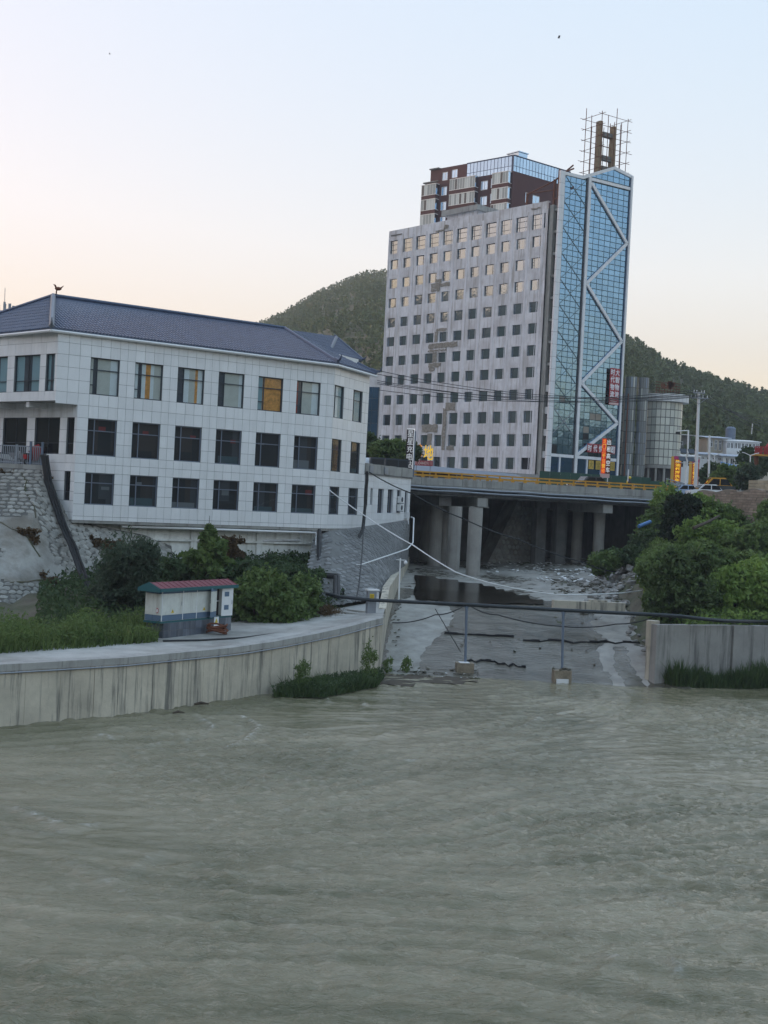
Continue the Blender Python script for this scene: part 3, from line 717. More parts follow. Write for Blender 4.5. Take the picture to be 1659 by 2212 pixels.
BOX_TILE = unit_box('wall_tile', M_['tile'])
M_['tile_j'] = mat('white_tile_joined', (0.84, 0.84, 0.85), 0.32, isl=0.045, noise=(1.3, 0.05), streak=(2.2, 0.14, (0.42, 0.42, 0.40)))
_cnt = {}
def tiles(parent, F, xs, zs, holes, key, gap=0.02, th=0.03, keep=300, box=None, mj=None, name='wall_tile', y=0.0):
    """cladding panels with open joints; the first `keep` are objects, the rest one joined part"""
    rest = MB()
    for j in range(len(zs) - 1):
        for i in range(len(xs) - 1):
            cx, cz = (xs[i] + xs[i + 1]) / 2, (zs[j] + zs[j + 1]) / 2
            if any(h[0] - .01 < cx < h[1] + .01 and h[2] - .01 < cz < h[3] + .01 for h in holes): continue
            a, b, c, d = xs[i] + gap / 2, xs[i + 1] - gap / 2, zs[j] + gap / 2, zs[j + 1] - gap / 2
            dy = random.uniform(-0.004, 0.004)
            if _cnt.get(key, 0) < keep:
                _cnt[key] = _cnt.get(key, 0) + 1
                inst(name, box or BOX_TILE, F.M(a, y + dy, c, (b - a, th, d - c)), parent)
            else: rest.box(F, a, b, y + dy, y + dy + th, c, d)
    if rest.v: tag(rest.build(name, mj or M_['tile_j'], parent), kind='stuff')
def frame_mesh(name, w, h, xs, zs, m, t=0.05, d=0.06, partial=()):
    """a window frame w x h with mullions at xs and transoms at zs"""
    b = MB()
    b.box(WF, 0, t, 0, d, 0, h); b.box(WF, w - t, w, 0, d, 0, h); b.box(WF, t, w - t, 0, d, 0, t); b.box(WF, t, w - t, 0, d, h - t, h)
    for x in xs: b.box(WF, x - t / 2, x + t / 2, 0.004, d - 0.004, t, h - t)
    for z in zs: b.box(WF, t, w - t, 0.008, d - 0.008, z - t / 2, z + t / 2)
    for x0, x1, z in partial: b.box(WF, x0, x1, 0.01, d - 0.01, z - t / 2, z + t / 2)
    return me_from(name, b.v, b.f, m)
def window(parent, F, x, z, y, fme, w, h, pane_me, tilt=0.0, extra=None):
    M = F.M(x, y, z)
    f = inst('window', fme, M, parent)
    Mp = M @ Matrix.Translation((0.03, 0.03, 0.03)) @ Matrix.Rotation(random.uniform(-tilt, tilt), 4, 'Z') @ Matrix.Rotation(random.uniform(-tilt, tilt), 4, 'X') @ Matrix.Diagonal((w - 0.06, 0.012, h - 0.06, 1))
    inst('pane', pane_me, Mp, f)
    return f
PANE_D = unit_box('pane_dark', M_['glassdark']); PANE_W = [unit_box('pane_dark_%d' % k, mat('dusky_window_glass', c_, .05, noise=(.8, .35))) for k, c_ in enumerate(((.040, .034, .036), (.030, .033, .044), (.048, .042, .040)))]; PANE_C = unit_box('pane_clear', M_['clearglass']); PANE_O = unit_box('pane_office', M_['officeglass'])
PANE_B = unit_box('pane_band', M_['bandglass'])

# ---- the white tiled riverside building
F1 = Fr(-21.35, 80.0, 55.04)
LL = 14.0
dl = (math.sin(R(-50.9)), math.cos(R(-50.9)))
FL = Fr(-21.35 + dl[0] * LL, 80 + dl[1] * LL, 129.1)            # upper left side, ends at the corner
c1 = F1.p(1.5, 0, 0)
FL2 = Fr(c1.x + dl[0] * LL, c1.y + dl[1] * LL, 129.1)           # recessed lower left side
FC = Fr(-4.13, 92.04, 22.16)                                     # the angled right end
wb = thing('riverside_building', 'three storey white tiled building with blue hipped roof above the riverbank', 'building', (-21.35, 80, 7.8), F1.rz)
WX = [2.25, 5.35, 8.45, 11.55, 14.7, 17.85]
ROWS = [(16.07, 18.47), (12.1, 14.5), (8.9, 10.97)]
ZL = [7.85, 8.12, 8.9, 9.59, 10.28, 10.97, 11.54, 12.1, 12.9, 13.7, 14.5, 15.3, 16.07, 16.87, 17.67, 18.47, 19.23, 19.97]
XL = [0, 0.75, 1.5]
for i, x in enumerate(WX):
    XL += [x, x + 0.667, x + 1.333, x + 2.0] + ([x + 2.0 + (WX[i + 1] - x - 2.0) / 2] if i < 5 else [20.43])
XL.append(21.0)
hm = [(x, x + 2.0, a, b) for a, b in ROWS for x in WX]
low = [z for z in ZL if z <= 15.31]; up = [z for z in ZL if z >= 15.29]
tiles(wb, F1, XL, up, hm, 'wb')
tiles(wb, F1, XL[2:], low, hm, 'wb')
hc = [(0.12, 1.87, a, b) for a, b in ROWS] + [(3.6, 5.4, a, b) for a, b in ROWS]
XC = [0, 0.12, 1.0, 1.87, 2.75, 3.6, 4.5, 5.4, 6.0, 6.6]
tiles(wb, FC, XC, ZL, hc, 'wb')
dd = lambda *a: sorted(LL - q for q in a)
hl = [(LL - 1.2, LL - 0.24, 16.07, 18.47), (LL - 4.65, LL - 1.83, 16.07, 18.47), (LL - 8.25, LL - 5.44, 16.07, 18.47)]
tiles(wb, FL, dd(0, .24, 1.2, 1.83, 2.77, 3.71, 4.65, 5.44, 6.4, 7.3, 8.25, 9.0, 10, 11, 12), [15.45, 16.07, 16.87, 17.67, 18.47, 19.23, 19.97], hl, 'wb')
hl2 = [(LL - 1.05, LL - 0.26, 12.1, 14.5), (LL - 4.52, LL - 1.8, 12.1, 14.5), (LL - 8.17, LL - 5.41, 12.1, 14.5), (LL - 1.05, LL - 0.42, 9.1, 11.0)]
tiles(wb, FL2, dd(0, .26, .42, 1.05, 1.8, 2.6, 3.1), [7.85, 8.35, 9.1, 9.7, 10.35, 11.0, 11.54, 12.1], hl2, 'wb')
tiles(wb, FL2, dd(0, .26, 1.05, 1.8, 4.52, 5.41, 8.17, 9.0), [12.1, 12.9, 13.7, 14.5], hl2, 'wb')
b = MB()
b.wall(F1, 0, 21.0, 15.31, 20.0, [h_ for h_ in hm if h_[2] > 15], 0.22, 0.035)
b.wall(F1, 1.5, 21.0, 7.85, 15.31, [h_ for h_ in hm if h_[2] < 15], 0.22, 0.035)
b.wall(FC, 0, 6.6, 7.85, 20.0, hc, 0.22, 0.035)
b.wall(FL, 0, LL, 15.45, 20.0, hl, 0.22, 0.035)
b.wall(FL2, 0, LL, 7.85, 14.5, hl2, 0.22, 0.035)
e = FC.p(6.6, 0, 0); e2 = e + Vector((dl[0] * 14, dl[1] * 14, 0)); l0 = FL.p(0, 0, 0)
b.quad((e.x, e.y, 7.85), (e2.x, e2.y, 7.85), (e2.x, e2.y, 20), (e.x, e.y, 20))
b.quad((e2.x, e2.y, 7.85), (l0.x, l0.y, 7.85), (l0.x, l0.y, 20), (e2.x, e2.y, 20))
b.build('wall', M_['joint'], wb)
b = MB()                                                         # beam over the recessed ground floor, soffits, brackets
b.box(FL2, LL - 12, LL - 0.003, -0.01, 0.3, 14.503, 15.44)
b.build('lintel', M_['dirtywhite'], wb)
b = MB()
q = [FL.p(0, 0.02, 15.44), F1.p(0.02, 0.02, 15.44), F1.p(1.5, 0.02, 15.44), FL2.p(0, 0.02, 15.44)]
b.slab(q, (0, 0, 0.12))
c2 = [F1.p(1.5, 0.03, 7.85), F1.p(21, 0.03, 7.85), FC.p(6.6, 0.03, 7.85), FC.p(6.6, 7, 7.85), F1.p(20, 7, 7.85), F1.p(1.0, 7, 7.85)]
b.slab(c2, (0, 0, -0.18))
b.build('soffit', M_['concrete'], wb)
for q in (3.2, 6.6):
    b = MB(); F = FL; b.box(F, LL - q - 0.18, LL - q + 0.18, 0.15, 1.65, 15.08, 15.43); b.build('bracket', M_['dirtywhite'], wb)
f24 = frame_mesh('window_frame_large', 2.0, 2.4, [0.5], [1.62], M_['frame'], 0.06, 0.06, [(0, 0.5, 0.62)])
f20 = frame_mesh('window_frame_low', 2.0, 2.07, [0.5], [1.42], M_['frame_l'], 0.06)
f24m = frame_mesh('window_frame_mid', 2.0, 2.4, [0.5], [1.62], M_['frame_l'], 0.06)
fc24 = frame_mesh('window_frame_narrow', 1.78, 2.4, [0.45], [1.62], M_['frame'], 0.05)
fc20 = frame_mesh('window_frame_narrow_low', 1.78, 2.07, [0.45], [1.42], M_['frame_l'], 0.05)
CUR = [mat('curtain_pale', (0.78, 0.82, 0.82), 0.8, noise=(3, .08)), mat('curtain_grey', (0.60, 0.60, 0.54), 0.8, noise=(2, .12)), mat('curtain_orange', (0.75, 0.34, 0.08), 0.8, noise=(4, .5)),
       mat('curtain_dark', (0.07, 0.08, 0.10), 0.8), mat('curtain_teal', (0.28, 0.42, 0.46), 0.7), mat('curtain_red', (0.35, 0.05, 0.03), 0.8)]
CSET = [[(0, .26, 1), (.26, .5, 3), (.5, 1.45, 1), (1.45, 2.0, 0)], [(0, .3, 0), (.3, .5, 3), (.5, .85, 0), (.85, 1.2, 2), (1.2, 1.45, 0), (1.45, 2, 1)], [(0, .5, 3), (.5, .95, 0), (.95, 1.4, 1), (1.4, 1.6, 2), (1.6, 2, 0)],
        [(0, .5, 3), (.5, 1.7, 1), (1.7, 2, 0)], [(0, .45, 4), (.45, 2, 2)], [(0, .25, 5), (.25, .5, 3), (.5, 1.4, 1), (1.4, 2, 0)]]
def curtains(w, F, x, z, hgt, strips, y=0.20):
    b = MB()
    for a, c, k in strips: b.box(F, x + a, x + c, y + 0.004 * k, y + 0.03 + 0.004 * k, z, z + hgt, k)
    b.build('curtain', CUR, w)
DIM = [mat('dim_brown_strip', (.045, .036, .034), .9), mat('dim_grey_strip', (.055, .058, .066), .9), mat('dim_dark_strip', (.020, .021, .025), .9), mat('dim_pale_block', (.16, .17, .18), .8), mat('dim_red_block', (.20, .03, .03), .8), mat('dim_teal_block', (.05, .085, .10), .8)]
def dim_strips(w, F, x, z, hgt, wid, seed):
    # invented strips and blocks; the unlit rooms' dimness is painted into their colours
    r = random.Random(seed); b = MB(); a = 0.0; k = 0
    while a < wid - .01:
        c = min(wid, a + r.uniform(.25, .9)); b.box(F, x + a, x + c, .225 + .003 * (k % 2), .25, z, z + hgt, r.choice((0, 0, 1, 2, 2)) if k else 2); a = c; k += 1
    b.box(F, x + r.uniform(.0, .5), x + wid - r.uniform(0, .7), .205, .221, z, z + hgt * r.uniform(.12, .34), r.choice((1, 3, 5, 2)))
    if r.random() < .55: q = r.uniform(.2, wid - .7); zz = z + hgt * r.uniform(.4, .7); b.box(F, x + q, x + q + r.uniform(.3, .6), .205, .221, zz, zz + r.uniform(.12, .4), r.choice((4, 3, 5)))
    b.build('dim_backing', DIM, w)
for i, x in enumerate(WX):
    for r, (za, zb) in enumerate(ROWS):
        w = window(wb, F1, x, za, 0.12, [f24, f24m, f20][r], 2.0, zb - za, PANE_C, 0.004)
        if r == 0: curtains(w, F1, x, za, zb - za, CSET[i], 0.21)
        else: dim_strips(w, F1, x, za, zb - za, 2.0, i + 7 * r)
for r, (za, zb) in enumerate(ROWS):
    for k, x in enumerate((0.12, 3.6)):
        w = window(wb, FC, x, za, 0.12, fc20 if r == 2 else fc24, 1.76, zb - za, PANE_C, 0.004)
        if r == 0: curtains(w, FC, x, za, zb - za, [(0, .5, 4), (.5, 1.1, 4 if k else 0), (1.1, 1.76, 4)], 0.21)
        else: dim_strips(w, FC, x, za, zb - za, 1.76, 40 + k + 3 * r)
for k, (xa, xb, za, zb) in enumerate(hl + hl2):
    f = frame_mesh('window_frame_side', xb - xa, zb - za, [(xb - xa) / 2] if xb - xa > 1.5 else [], [(zb - za) * 0.3], M_['frame'], 0.05)
    w = window(wb, FL if k < 3 else FL2, xa, za, 0.12, f, xb - xa, zb - za, PANE_C if k < 3 else PANE_D, 0.003)
    if k < 3: curtains(w, FL, xa, za, zb - za, [(0, (xb - xa) * .3, 4), ((xb - xa) * .3, (xb - xa) * .6, 3), ((xb - xa) * .6, xb - xa, 4)], 0.21)

# roof: four slopes of blue glazed tiles
ov = 0.40
A0 = F1.p(-ov, -ov, 20.02) + Vector((-0.25, 0.1, 0)); B0 = F1.p(21.0, -ov, 20.02); E0 = FC.p(7.0, -ov, 20.02)
R0 = at(115, 641, 88.0); R1 = at(614, 715, 98.8); R1.z = R0.z
BL = Vector((-34.5, 91.2, 20.02)); BR = Vector((-13.2, 108.0, 20.02))
_n = (E0 - B0).cross(R1 - B0); _d = Vector(_ray(772, 787)); PM = Vector((0, 0, H)) + _d * ((B0 - Vector((0, 0, H))).dot(_n) / _d.dot(_n))
slopes = [[A0, B0, R1, R0], [BL, A0, R0], [B0, E0, PM, R1], [BR, BL, R0, R1]]
bed, ribs = MB(), MB()
def slope_tiles(poly, sp=0.24, ln=0.55):
    a, bb = Vector(poly[0]), Vector(poly[1]); e1 = (bb - a).normalized()
    n = e1.cross(Vector(poly[2]) - a).normalized()
    if n.z < 0: n = -n
    e2 = n.cross(e1)
    if e2.z < 0: e2 = -e2
    P = [((Vector(p) - a).dot(e1), (Vector(p) - a).dot(e2)) for p in poly]
    u = sp / 2 + min(p[0] for p in P)
    while u < max(p[0] for p in P):
        hit = []
        for i in range(len(P)):
            (x0, y0), (x1, y1) = P[i], P[(i + 1) % len(P)]
            if (x0 - u) * (x1 - u) < 0: hit.append(y0 + (y1 - y0) * (u - x0) / (x1 - x0))
        if len(hit) >= 2:
            lo, hi = min(hit), max(hit); w = lo
            while w < hi - 0.08:
                w2 = min(w + ln, hi)
                pts = []
                for yy, hh in ((w, 0.085), (w2, 0.06)):
                    for dx_, k in ((-0.075, 0.0), (-0.045, 0.8), (0.045, 0.8), (0.075, 0.0)):
                        pts.append(a + e1 * (u + dx_) + e2 * yy + n * (0.01 + hh * k))
                ribs.add(pts, [(0, 1, 5, 4), (1, 2, 6, 5), (2, 3, 7, 6), (0, 3, 2, 1)]); w = w2
        u += sp
for sl in slopes:
    bed.slab(sl, (0, 0, -0.12))
for sl in slopes[:3]: slope_tiles(sl)
bed.build('roof', M_['slate_b'], wb)
tag(ribs.build('roof_tile', M_['slate'], wb), kind='stuff')
M_['ridge'] = mat('ridge_tile', (0.20, 0.22, 0.26), 0.5, noise=(5, 0.3))
for k, (p, q) in enumerate([(A0, R0), (R0, R1), (R1, B0), (BL, R0), (E0, PM)]):
    b = MB(); n = 14
    pts = [p.lerp(q, i / n) + Vector((0, 0, 0.10)) for i in range(n + 1)]
    b.tube(pts, 0.13 if k else 0.17, 6)
    if k in (0, 2, 3, 4):                                        # the upturned end of the hip
        top, lowp = (p, q) if p.z < q.z else (q, p)
        d = (top - lowp).normalized()
        b.tube([top + d * s_ + Vector((0, 0, 0.1 + z_)) for s_, z_ in ((-0.5, .1), (0, .12), (0.25, .22), (0.42, .45), (0.48, .7))], [0.12, 0.12, 0.09, 0.06, 0.03], 6)
    b.build('hip_ridge' if k != 1 else 'ridge', M_['ridge'] if k in (0,) else M_['slate'], wb)
b = MB()
for p, q in ((A0, B0), (B0, E0), (BL, A0)):
    b.tube([p + Vector((0, 0, -0.17)), q + Vector((0, 0, -0.17))], 0.10, 6)
b.build('gutter', M_['white'], wb)
b = MB(); p = R0 + Vector((0.2, 0, 0.2))                          # the bird figure on the ridge end
b.tube([p, p + Vector((0, 0, .22)), p + Vector((0.05, 0, .3))], 0.05, 5); b.ball(p + Vector((0.12, 0, .38)), 0.17, 7, 5, (1.5, .8, .8))
b.tube([p + Vector((0, 0, .4)), p + Vector((-0.12, 0, .62)), p + Vector((-0.22, 0, .66))], [0.08, .06, .03], 5); b.tube([p + Vector((.3, 0, .42)), p + Vector((.5, 0, .6))], [.06, .02], 5)
b.build('ridge_figure', M_['rust'], wb)
# the raised rear pavilion
pv = MB(); G = [Vector(at(730, 783, 101.5)), Vector(at(774, 787, 104.5))]
zt = at(730, 765, 101.5).z
bk = Vector((-4.0, 6.5, 0))
pv.slab([G[0], G[1], Vector((*G[1].xy, zt)), Vector((*G[0].xy, zt))], (-4, 6.5, 0))
pv.build('upper_wall', M_['white'], wb)
P0 = at(700, 760, 100.5); P0.z = zt; P1 = at(784, 768, 105.0); P1.z = zt; P2 = at(723, 727, 107.0); P3 = at(630, 716, 101.0)
b = MB(); b.slab([P0, P1, P2, P3], (0, 0, -0.1)); b.slab([P1, P1 + Vector((-5, 9, 0)), P2], (0, 0, -0.1)); b.build('upper_roof', M_['slate_b'], wb)
ribs = MB(); slope_tiles([P0, P1, P2, P3], 0.26, 0.6); tag(ribs.build('upper_roof_tile', M_['slate'], wb), kind='stuff')
b = MB(); b.tube([P1.lerp(P2, i / 8) + Vector((0, 0, .08)) for i in range(9)], 0.11, 6); b.tube([P1 + Vector((-.2, .2, .08)), P1 + Vector((.15, -.1, .12)), P1 + Vector((.32, -.2, .3))], [.1, .08, .03], 6); b.build('upper_hip', M_['slate'], wb)
b = MB(); p = at(716, 752, 103.0); q2 = at(727, 728, 103.6); b.tube([p, q2], 0.13, 8); b.build('flue_pipe', M_['steel'], wb)
# tiled wall under the overhang and the white wall below the building
b = MB()
for i in range(9):
    x0, x1 = 2.0 + i * 2.15, 4.15 + i * 2.15
    b.box(F1, x0, x1 - 0.02, 0.9 + 0.03 * (i % 2), 1.2, 3.5, 7.66)
b.box(F1, 2.0, 21.3, 0.7, 0.9, 6.62, 6.74)
for x in (5.2, 10.4, 15.6, 20.2): b.box(F1, x, x + 0.45, 0.74, 0.9, 3.5, 7.66)
b.build('foundation_wall', M_['paintbrick'], wb)

# ---- the lower white annex
an = thing('annex_building', 'low white tiled annex with grey parapet between the riverside building and the bridge', 'building', (e.x, e.y, 8.0), FC.rz)
FA = Fr(e.x, e.y, 22.16)
ha = [(1.33, 1.78, 9.75, 11.05), (2.92, 4.1, 9.07, 11.06), (5.0, 6.22, 9.12, 11.09), (7.05, 7.98, 9.18, 11.12), (8.9, 9.55, 9.2, 11.14)]
XA = [0.05, 1.33, 1.78, 2.92, 4.1, 5.0, 6.22, 7.05, 7.98, 8.9, 9.55, 10.15]
tiles(an, FA, XA, [8.0, 8.55, 9.12, 9.75, 10.4, 11.08, 11.6, 12.15], [(a, b_, 9.12, 11.08) if a > 2 else (a, b_, 9.75, 11.08) for a, b_, _, _ in ha], 'an')
b = MB(); b.wall(FA, 0.0, 10.17, 7.4, 12.2, ha, 0.25, 0.035); b.quad(FA.p(10.17, 0.03, 7.4), FA.p(10.17, 8, 7.4), FA.p(10.17, 8, 12.2), FA.p(10.17, 0.03, 12.2))
b.poly([FA.p(0, 0.03, 12.2), FA.p(10.17, .03, 12.2), FA.p(10.17, 8, 12.2), FA.p(0, 8, 12.2)]); b.build('wall', M_['dirtywhite'], an)
for xa, xb, za, zb in ha:
    f = frame_mesh('annex_window_frame', xb - xa, zb - za, [(xb - xa) * 0.55] if xb - xa > .9 else [], [], M_['frame_l'], 0.05)
    window(an, FA, xa, za, 0.15, f, xb - xa, zb - za, PANE_D, 0.004)
for i in range(8):                                               # grey parapet slabs
    x0 = -0.1 + i * 1.29
    b = MB(); b.box(FA, x0, x0 + 1.24, -0.14 + 0.02 * (i % 3), 0.08, 12.24, 13.0 - 0.02 * (i % 2)); b.build('parapet_panel', M_['concrete'], an)
b = MB(); b.box(FA, -0.1, 10.25, -0.1, 0.1, 12.13, 12.232); b.build('ledge', M_['dkconc'], an)
for x in (0.5, 3.6):
    b = MB(); b.box(FA, x, x + 0.7, -0.22, -0.145, 12.3, 12.85); b.build('patch_sheet', M_['steel'], an)
def ac_unit(name, F, x, y, z, w=0.8, h_=0.6, label='', group=None):
    t = thing(name, label, 'air conditioner', F.p(x, y, z), F.rz, group)
    b = MB(); b.box(F, x, x + w, y - 0.3, y, z, z + h_); b.build('casing', M_['white'], t)
    b = MB(); c = F.p(x + w * 0.4, y - 0.31, z + h_ / 2); n = 14
    b.tube([c + Vector((0, 0, 0)) + F.p(0, -.01, 0) - F.p(0, 0, 0), c], [h_ * 0.38, h_ * 0.38], n); b.build('fan_grille', M_['frame'], t)
    b = MB(); b.box(F, x, x + 0.05, y - 0.3, y + .05, z - 0.06, z); b.box(F, x + w - .05, x + w, y - 0.3, y + .05, z - 0.06, z); b.build('bracket', M_['steel'], t)
    return t
ac_unit('air_conditioner', FA, 7.15, -0.02, 10.02, 0.75, 0.55, 'white air conditioner outside the fourth annex window, upper of two', 'air conditioners on the annex')
ac_unit('air_conditioner', FA, 7.15, -0.02, 9.35, 0.75, 0.55, 'white air conditioner outside the fourth annex window, lower of two', 'air conditioners on the annex')
b = MB(); b.box(FA, 9.0, 9.6, -0.25, 0, 8.72, 9.25); b.box(FA, 9.05, 9.3, -0.27, -0.251, 8.8, 9.15)
tag(b.build('meter_box', M_['dirtywhite'], loc=FA.p(9, 0, 8.7)), 'small rusty white meter box low on the annex corner', 'box')
# ---- the stained twelve storey office block
F2 = Fr(-1.41, 201.13, 138.34); L2 = 33.64
ob_ = thing('office_block', 'derelict white office block with stained plaster and rows of square windows', 'building', F2.p(0, 0, 14), F2.rz)
RT = [51.87, 48.77, 45.70, 42.60, 39.45, 36.40, 33.30, 30.22, 27.08, 24.0, 20.70, 17.33]
RH = [2.12, 1.53, 1.5, 1.5, 1.5, 1.47, 1.5, 1.5, 1.5, 1.7, 1.75, 1.68]
cols = [L2 - 2.75 - 3.02 * k for k in range(11)]
wins = []
for r in range(12):
    for k, x in enumerate(cols):
        if r == 0: wins.append((x - 0.25, x + (2.28 if k < 10 else 1.45), RT[r] - RH[r], RT[r], r, k))
        else: wins.append((x, x + 1.78, RT[r] - RH[r], RT[r], r, k))
b = MB(); b.wall(F2, 0, L2, 13.5, 53.3, [w[:4] for w in wins], 0.3, 0.0)
b.box(F2, 0, L2, 0.001, 0.35, 53.3, 53.5)
b.quad(F2.p(0, 14, 13.5), F2.p(0, 0, 13.5), F2.p(0, 0, 53.3), F2.p(0, 14, 53.3))
b.quad(F2.p(L2, 14, 13.5), F2.p(0, 14, 13.5), F2.p(0, 14, 53.3), F2.p(L2, 14, 53.3)); b.poly([F2.p(0, .3, 52.5), F2.p(L2, .3, 52.5), F2.p(L2, 14, 52.5), F2.p(0, 14, 52.5)])
b.build('wall', M_['plaster'], ob_)
fr = {}
fr['top'] = frame_mesh('office_frame_top', 2.53, 2.12, [0.5, 2.1], [0.62, 1.45], M_['frame'], 0.06)
fr['tops'] = frame_mesh('office_frame_top_narrow', 1.7, 2.12, [0.5], [0.62, 1.45], M_['frame'], 0.06)
for nm, h_ in (('a', 1.5), ('b', 1.7)):
    fr[nm + '0'] = frame_mesh('office_frame', 1.78, h_, [0.42], [], M_['frame'], 0.055, 0.06, [(0, .42, h_ * .62), (0, .42, h_ * .3)])
    fr[nm + '1'] = frame_mesh('office_frame_mirrored', 1.78, h_, [1.38], [], M_['frame'], 0.055, 0.06, [(1.38, 1.78, h_ * .62), (1.38, 1.78, h_ * .3)])
PANE_V = unit_box('pane_void', M_['dark'])
for x0, x1, z0, z1, r, k in wins:
    f = (fr['top'] if k < 10 else fr['tops']) if r == 0 else fr[('a' if z1 - z0 < 1.6 else 'b') + str((k + r) % 2)]
    void = r == 11 and k in (0, 3)
    window(ob_, F2, x0, z0, 0.20, f, x1 - x0, z1 - z0, PANE_V if void else PANE_O, 0.012)
for k in range(12):
    x = L2 - 0.62 - 3.02 * k - (0.25 if k == 0 else 0)
    if x < 0.05: x = 0.05
    b = MB(); b.box(F2, x - 0.2 if x > .3 else 0.02, x + 0.18, -0.04, 0.0, 14.5, 52.4); b.build('pilaster', M_['plaster_rib'], ob_)
    if k < 11 and k in (0, 1, 2, 4, 6, 9):
        b = MB(); b.box(F2, x - 0.52, x - 0.44, -0.03, 0.0, 14.5, 52.0); b.build('pilaster_edge', M_['plaster_rib'], ob_)
z3 = lambda x, y: (783 + x / 3.84, 297 + y / 3.84)
z4 = lambda x, y: (783 + x / 3.84, 648 + y / 3.84)
patches = [(z4, q) for q in [(615, 232, 700, 262), (600, 262, 628, 345), (550, 345, 790, 405), (545, 405, 700, 430), (582, 430, 618, 520), (550, 520, 650, 558), (552, 558, 600, 590), (690, 848, 770, 918), (655, 900, 700, 1245), (700, 1208, 760, 1245), (495, 1032, 625, 1098), (537, 1108, 578, 1200)]]
patches += [(z3, q) for q in [(570, 1205, 645, 1280), (612, 1172, 658, 1205), (645, 1200, 728, 1240), (680, 722, 715, 762), (612, 762, 680, 785), (1405, 578, 1480, 598), (242, 800, 330, 815)]]
for zz, (a, c, d, g) in patches:
    xa, za = onF(F2, *zz(a, g)); xb, zb = onF(F2, *zz(d, c))
    pts = []
    for (px, pz), (qx, qz) in (((xa, za), (xb, za)), ((xb, za), (xb, zb)), ((xb, zb), (xa, zb)), ((xa, zb), (xa, za))):
        n = max(2, int(max(abs(qx - px), abs(qz - pz)) / 0.35))
        for i in range(n): pts.append((px + (qx - px) * i / n + random.uniform(-.09, .09), pz + (qz - pz) * i / n + random.uniform(-.09, .09)))
    b = MB(); b.slab([F2.p(x, -0.10, z) for x, z in pts], F2.p(0, 0.09, 0) - F2.p(0, 0, 0)); b.build('bare_patch', M_['bare'], ob_)
    # broken plaster edges and laths on the bare part
    for i in range(max(2, int((xb - xa) * (zb - za) * 1.6))):
        x, z = random.uniform(xa, xb), random.uniform(za, zb); w, h_ = random.uniform(.1, .5), random.uniform(.05, .3)
        b = MB(); b.box(F2, x, min(x + w, xb), -0.14, -0.101, z, min(z + h_, zb)); b.build('masonry_chunk', M_['stain'], ob_)
# stair housing on the roof
b = MB(); b.box(F2, L2 - 26.0, L2 - 19.5, 5.4, 12, 52.5, 55.9, 0); b.box(F2, L2 - 26.8, L2 - 18.8, 4.8, 12.6, 55.9, 56.7, 1); b.build('stair_housing', [M_['plaster'], M_['concrete']], ob_)
# open recess beside the glass tower: slab edges, columns and the dark behind
b = MB(); b.box(F2, L2 + 0.012, L2 + 0.75, 0.25, 0.9, 14, 52.9); b.build('edge_column', M_['concrete'], ob_)
for i in range(13):
    z = 52.4 - 3.1 * i
    if z < 15.5: break
    b = MB(); th = 0.35 if i < 8 else 0.95
    b.box(F2, L2 + 0.76, L2 + 1.7, 0.5, 1.4, z - th, z); b.build('floor_edge', M_['concrete'] if i < 8 else M_['dirtywhite'], ob_)
b = MB(); b.box(F2, L2 - 0.3, L2 + 0.008, 0.92, 13.9, 13.5, 52.3); b.build('recess_shade_wall', M_['dark'], ob_)  # near-black wall; the recess's shade is put into its colour

# ---- the blue glass tower
M_['towertrim'] = mat('tower_trim', (0.80, 0.80, 0.83), 0.5, noise=(1.5, .08), streak=(2.0, .3, (.5, .48, .46)))
F3 = Fr(22.13, 174.67, 56.0)
tw = thing('glass_tower', 'tall blue glass tower with white zigzag braces and slanted gable top', 'tower', F3.p(0, 0, 14), F3.rz)
def gable(x): return interp(x, [0, 4.3, 10.27, 13.95], [57.3, 57.35, 59.83, 59.2])
b = MB()
FT = [(0.86, 0.12), (4.3, 0.12), (10.27, 0.12), (13.9, 0.12)]; BK = [(9.6, 8.0), (10.8, 8.2), (12.4, 8.6), (13.9, 9.0)]
for i in range(3):
    (xa, ya), (xb, yb), (xc, yc), (xd, yd) = FT[i], FT[i + 1], BK[i + 1], BK[i]; ta, tb = gable(xa) - .1, gable(xb) - .1
    b.add([F3.p(xa, ya, 13), F3.p(xb, yb, 13), F3.p(xc, yc, 13), F3.p(xd, yd, 13), F3.p(xa, ya, ta), F3.p(xb, yb, tb), F3.p(xc, yc, tb), F3.p(xd, yd, ta)], [(0, 1, 5, 4), (1, 2, 6, 5), (2, 3, 7, 6), (3, 0, 4, 7), (4, 5, 6, 7)])
M_['mull'] = mat('teal_mullion', (0.045, 0.115, 0.135), 0.5)
b.build('core', M_['mull'], tw)
GP = unit_box('tower_pane', M_['towerglass'])
M_['board'] = mat('boarded_pane', (0.30, 0.26, 0.22), 0.8, noise=(3, .2))
BP = unit_box('board_pane', M_['board'])
rows = [57.0]
while rows[-1] > 18.6: rows.append(rows[-1] - (0.79 if rows[-1] > 30.5 else 0.98))
rows[-1] = 18.0
cl = [1.1, 2.13, 3.16, 4.2, 5.08]; cr_ = [5.95, 6.9, 8.02, 9.14, 10.27, 11.4, 12.5, 13.45]
n = 0; rest = MB()
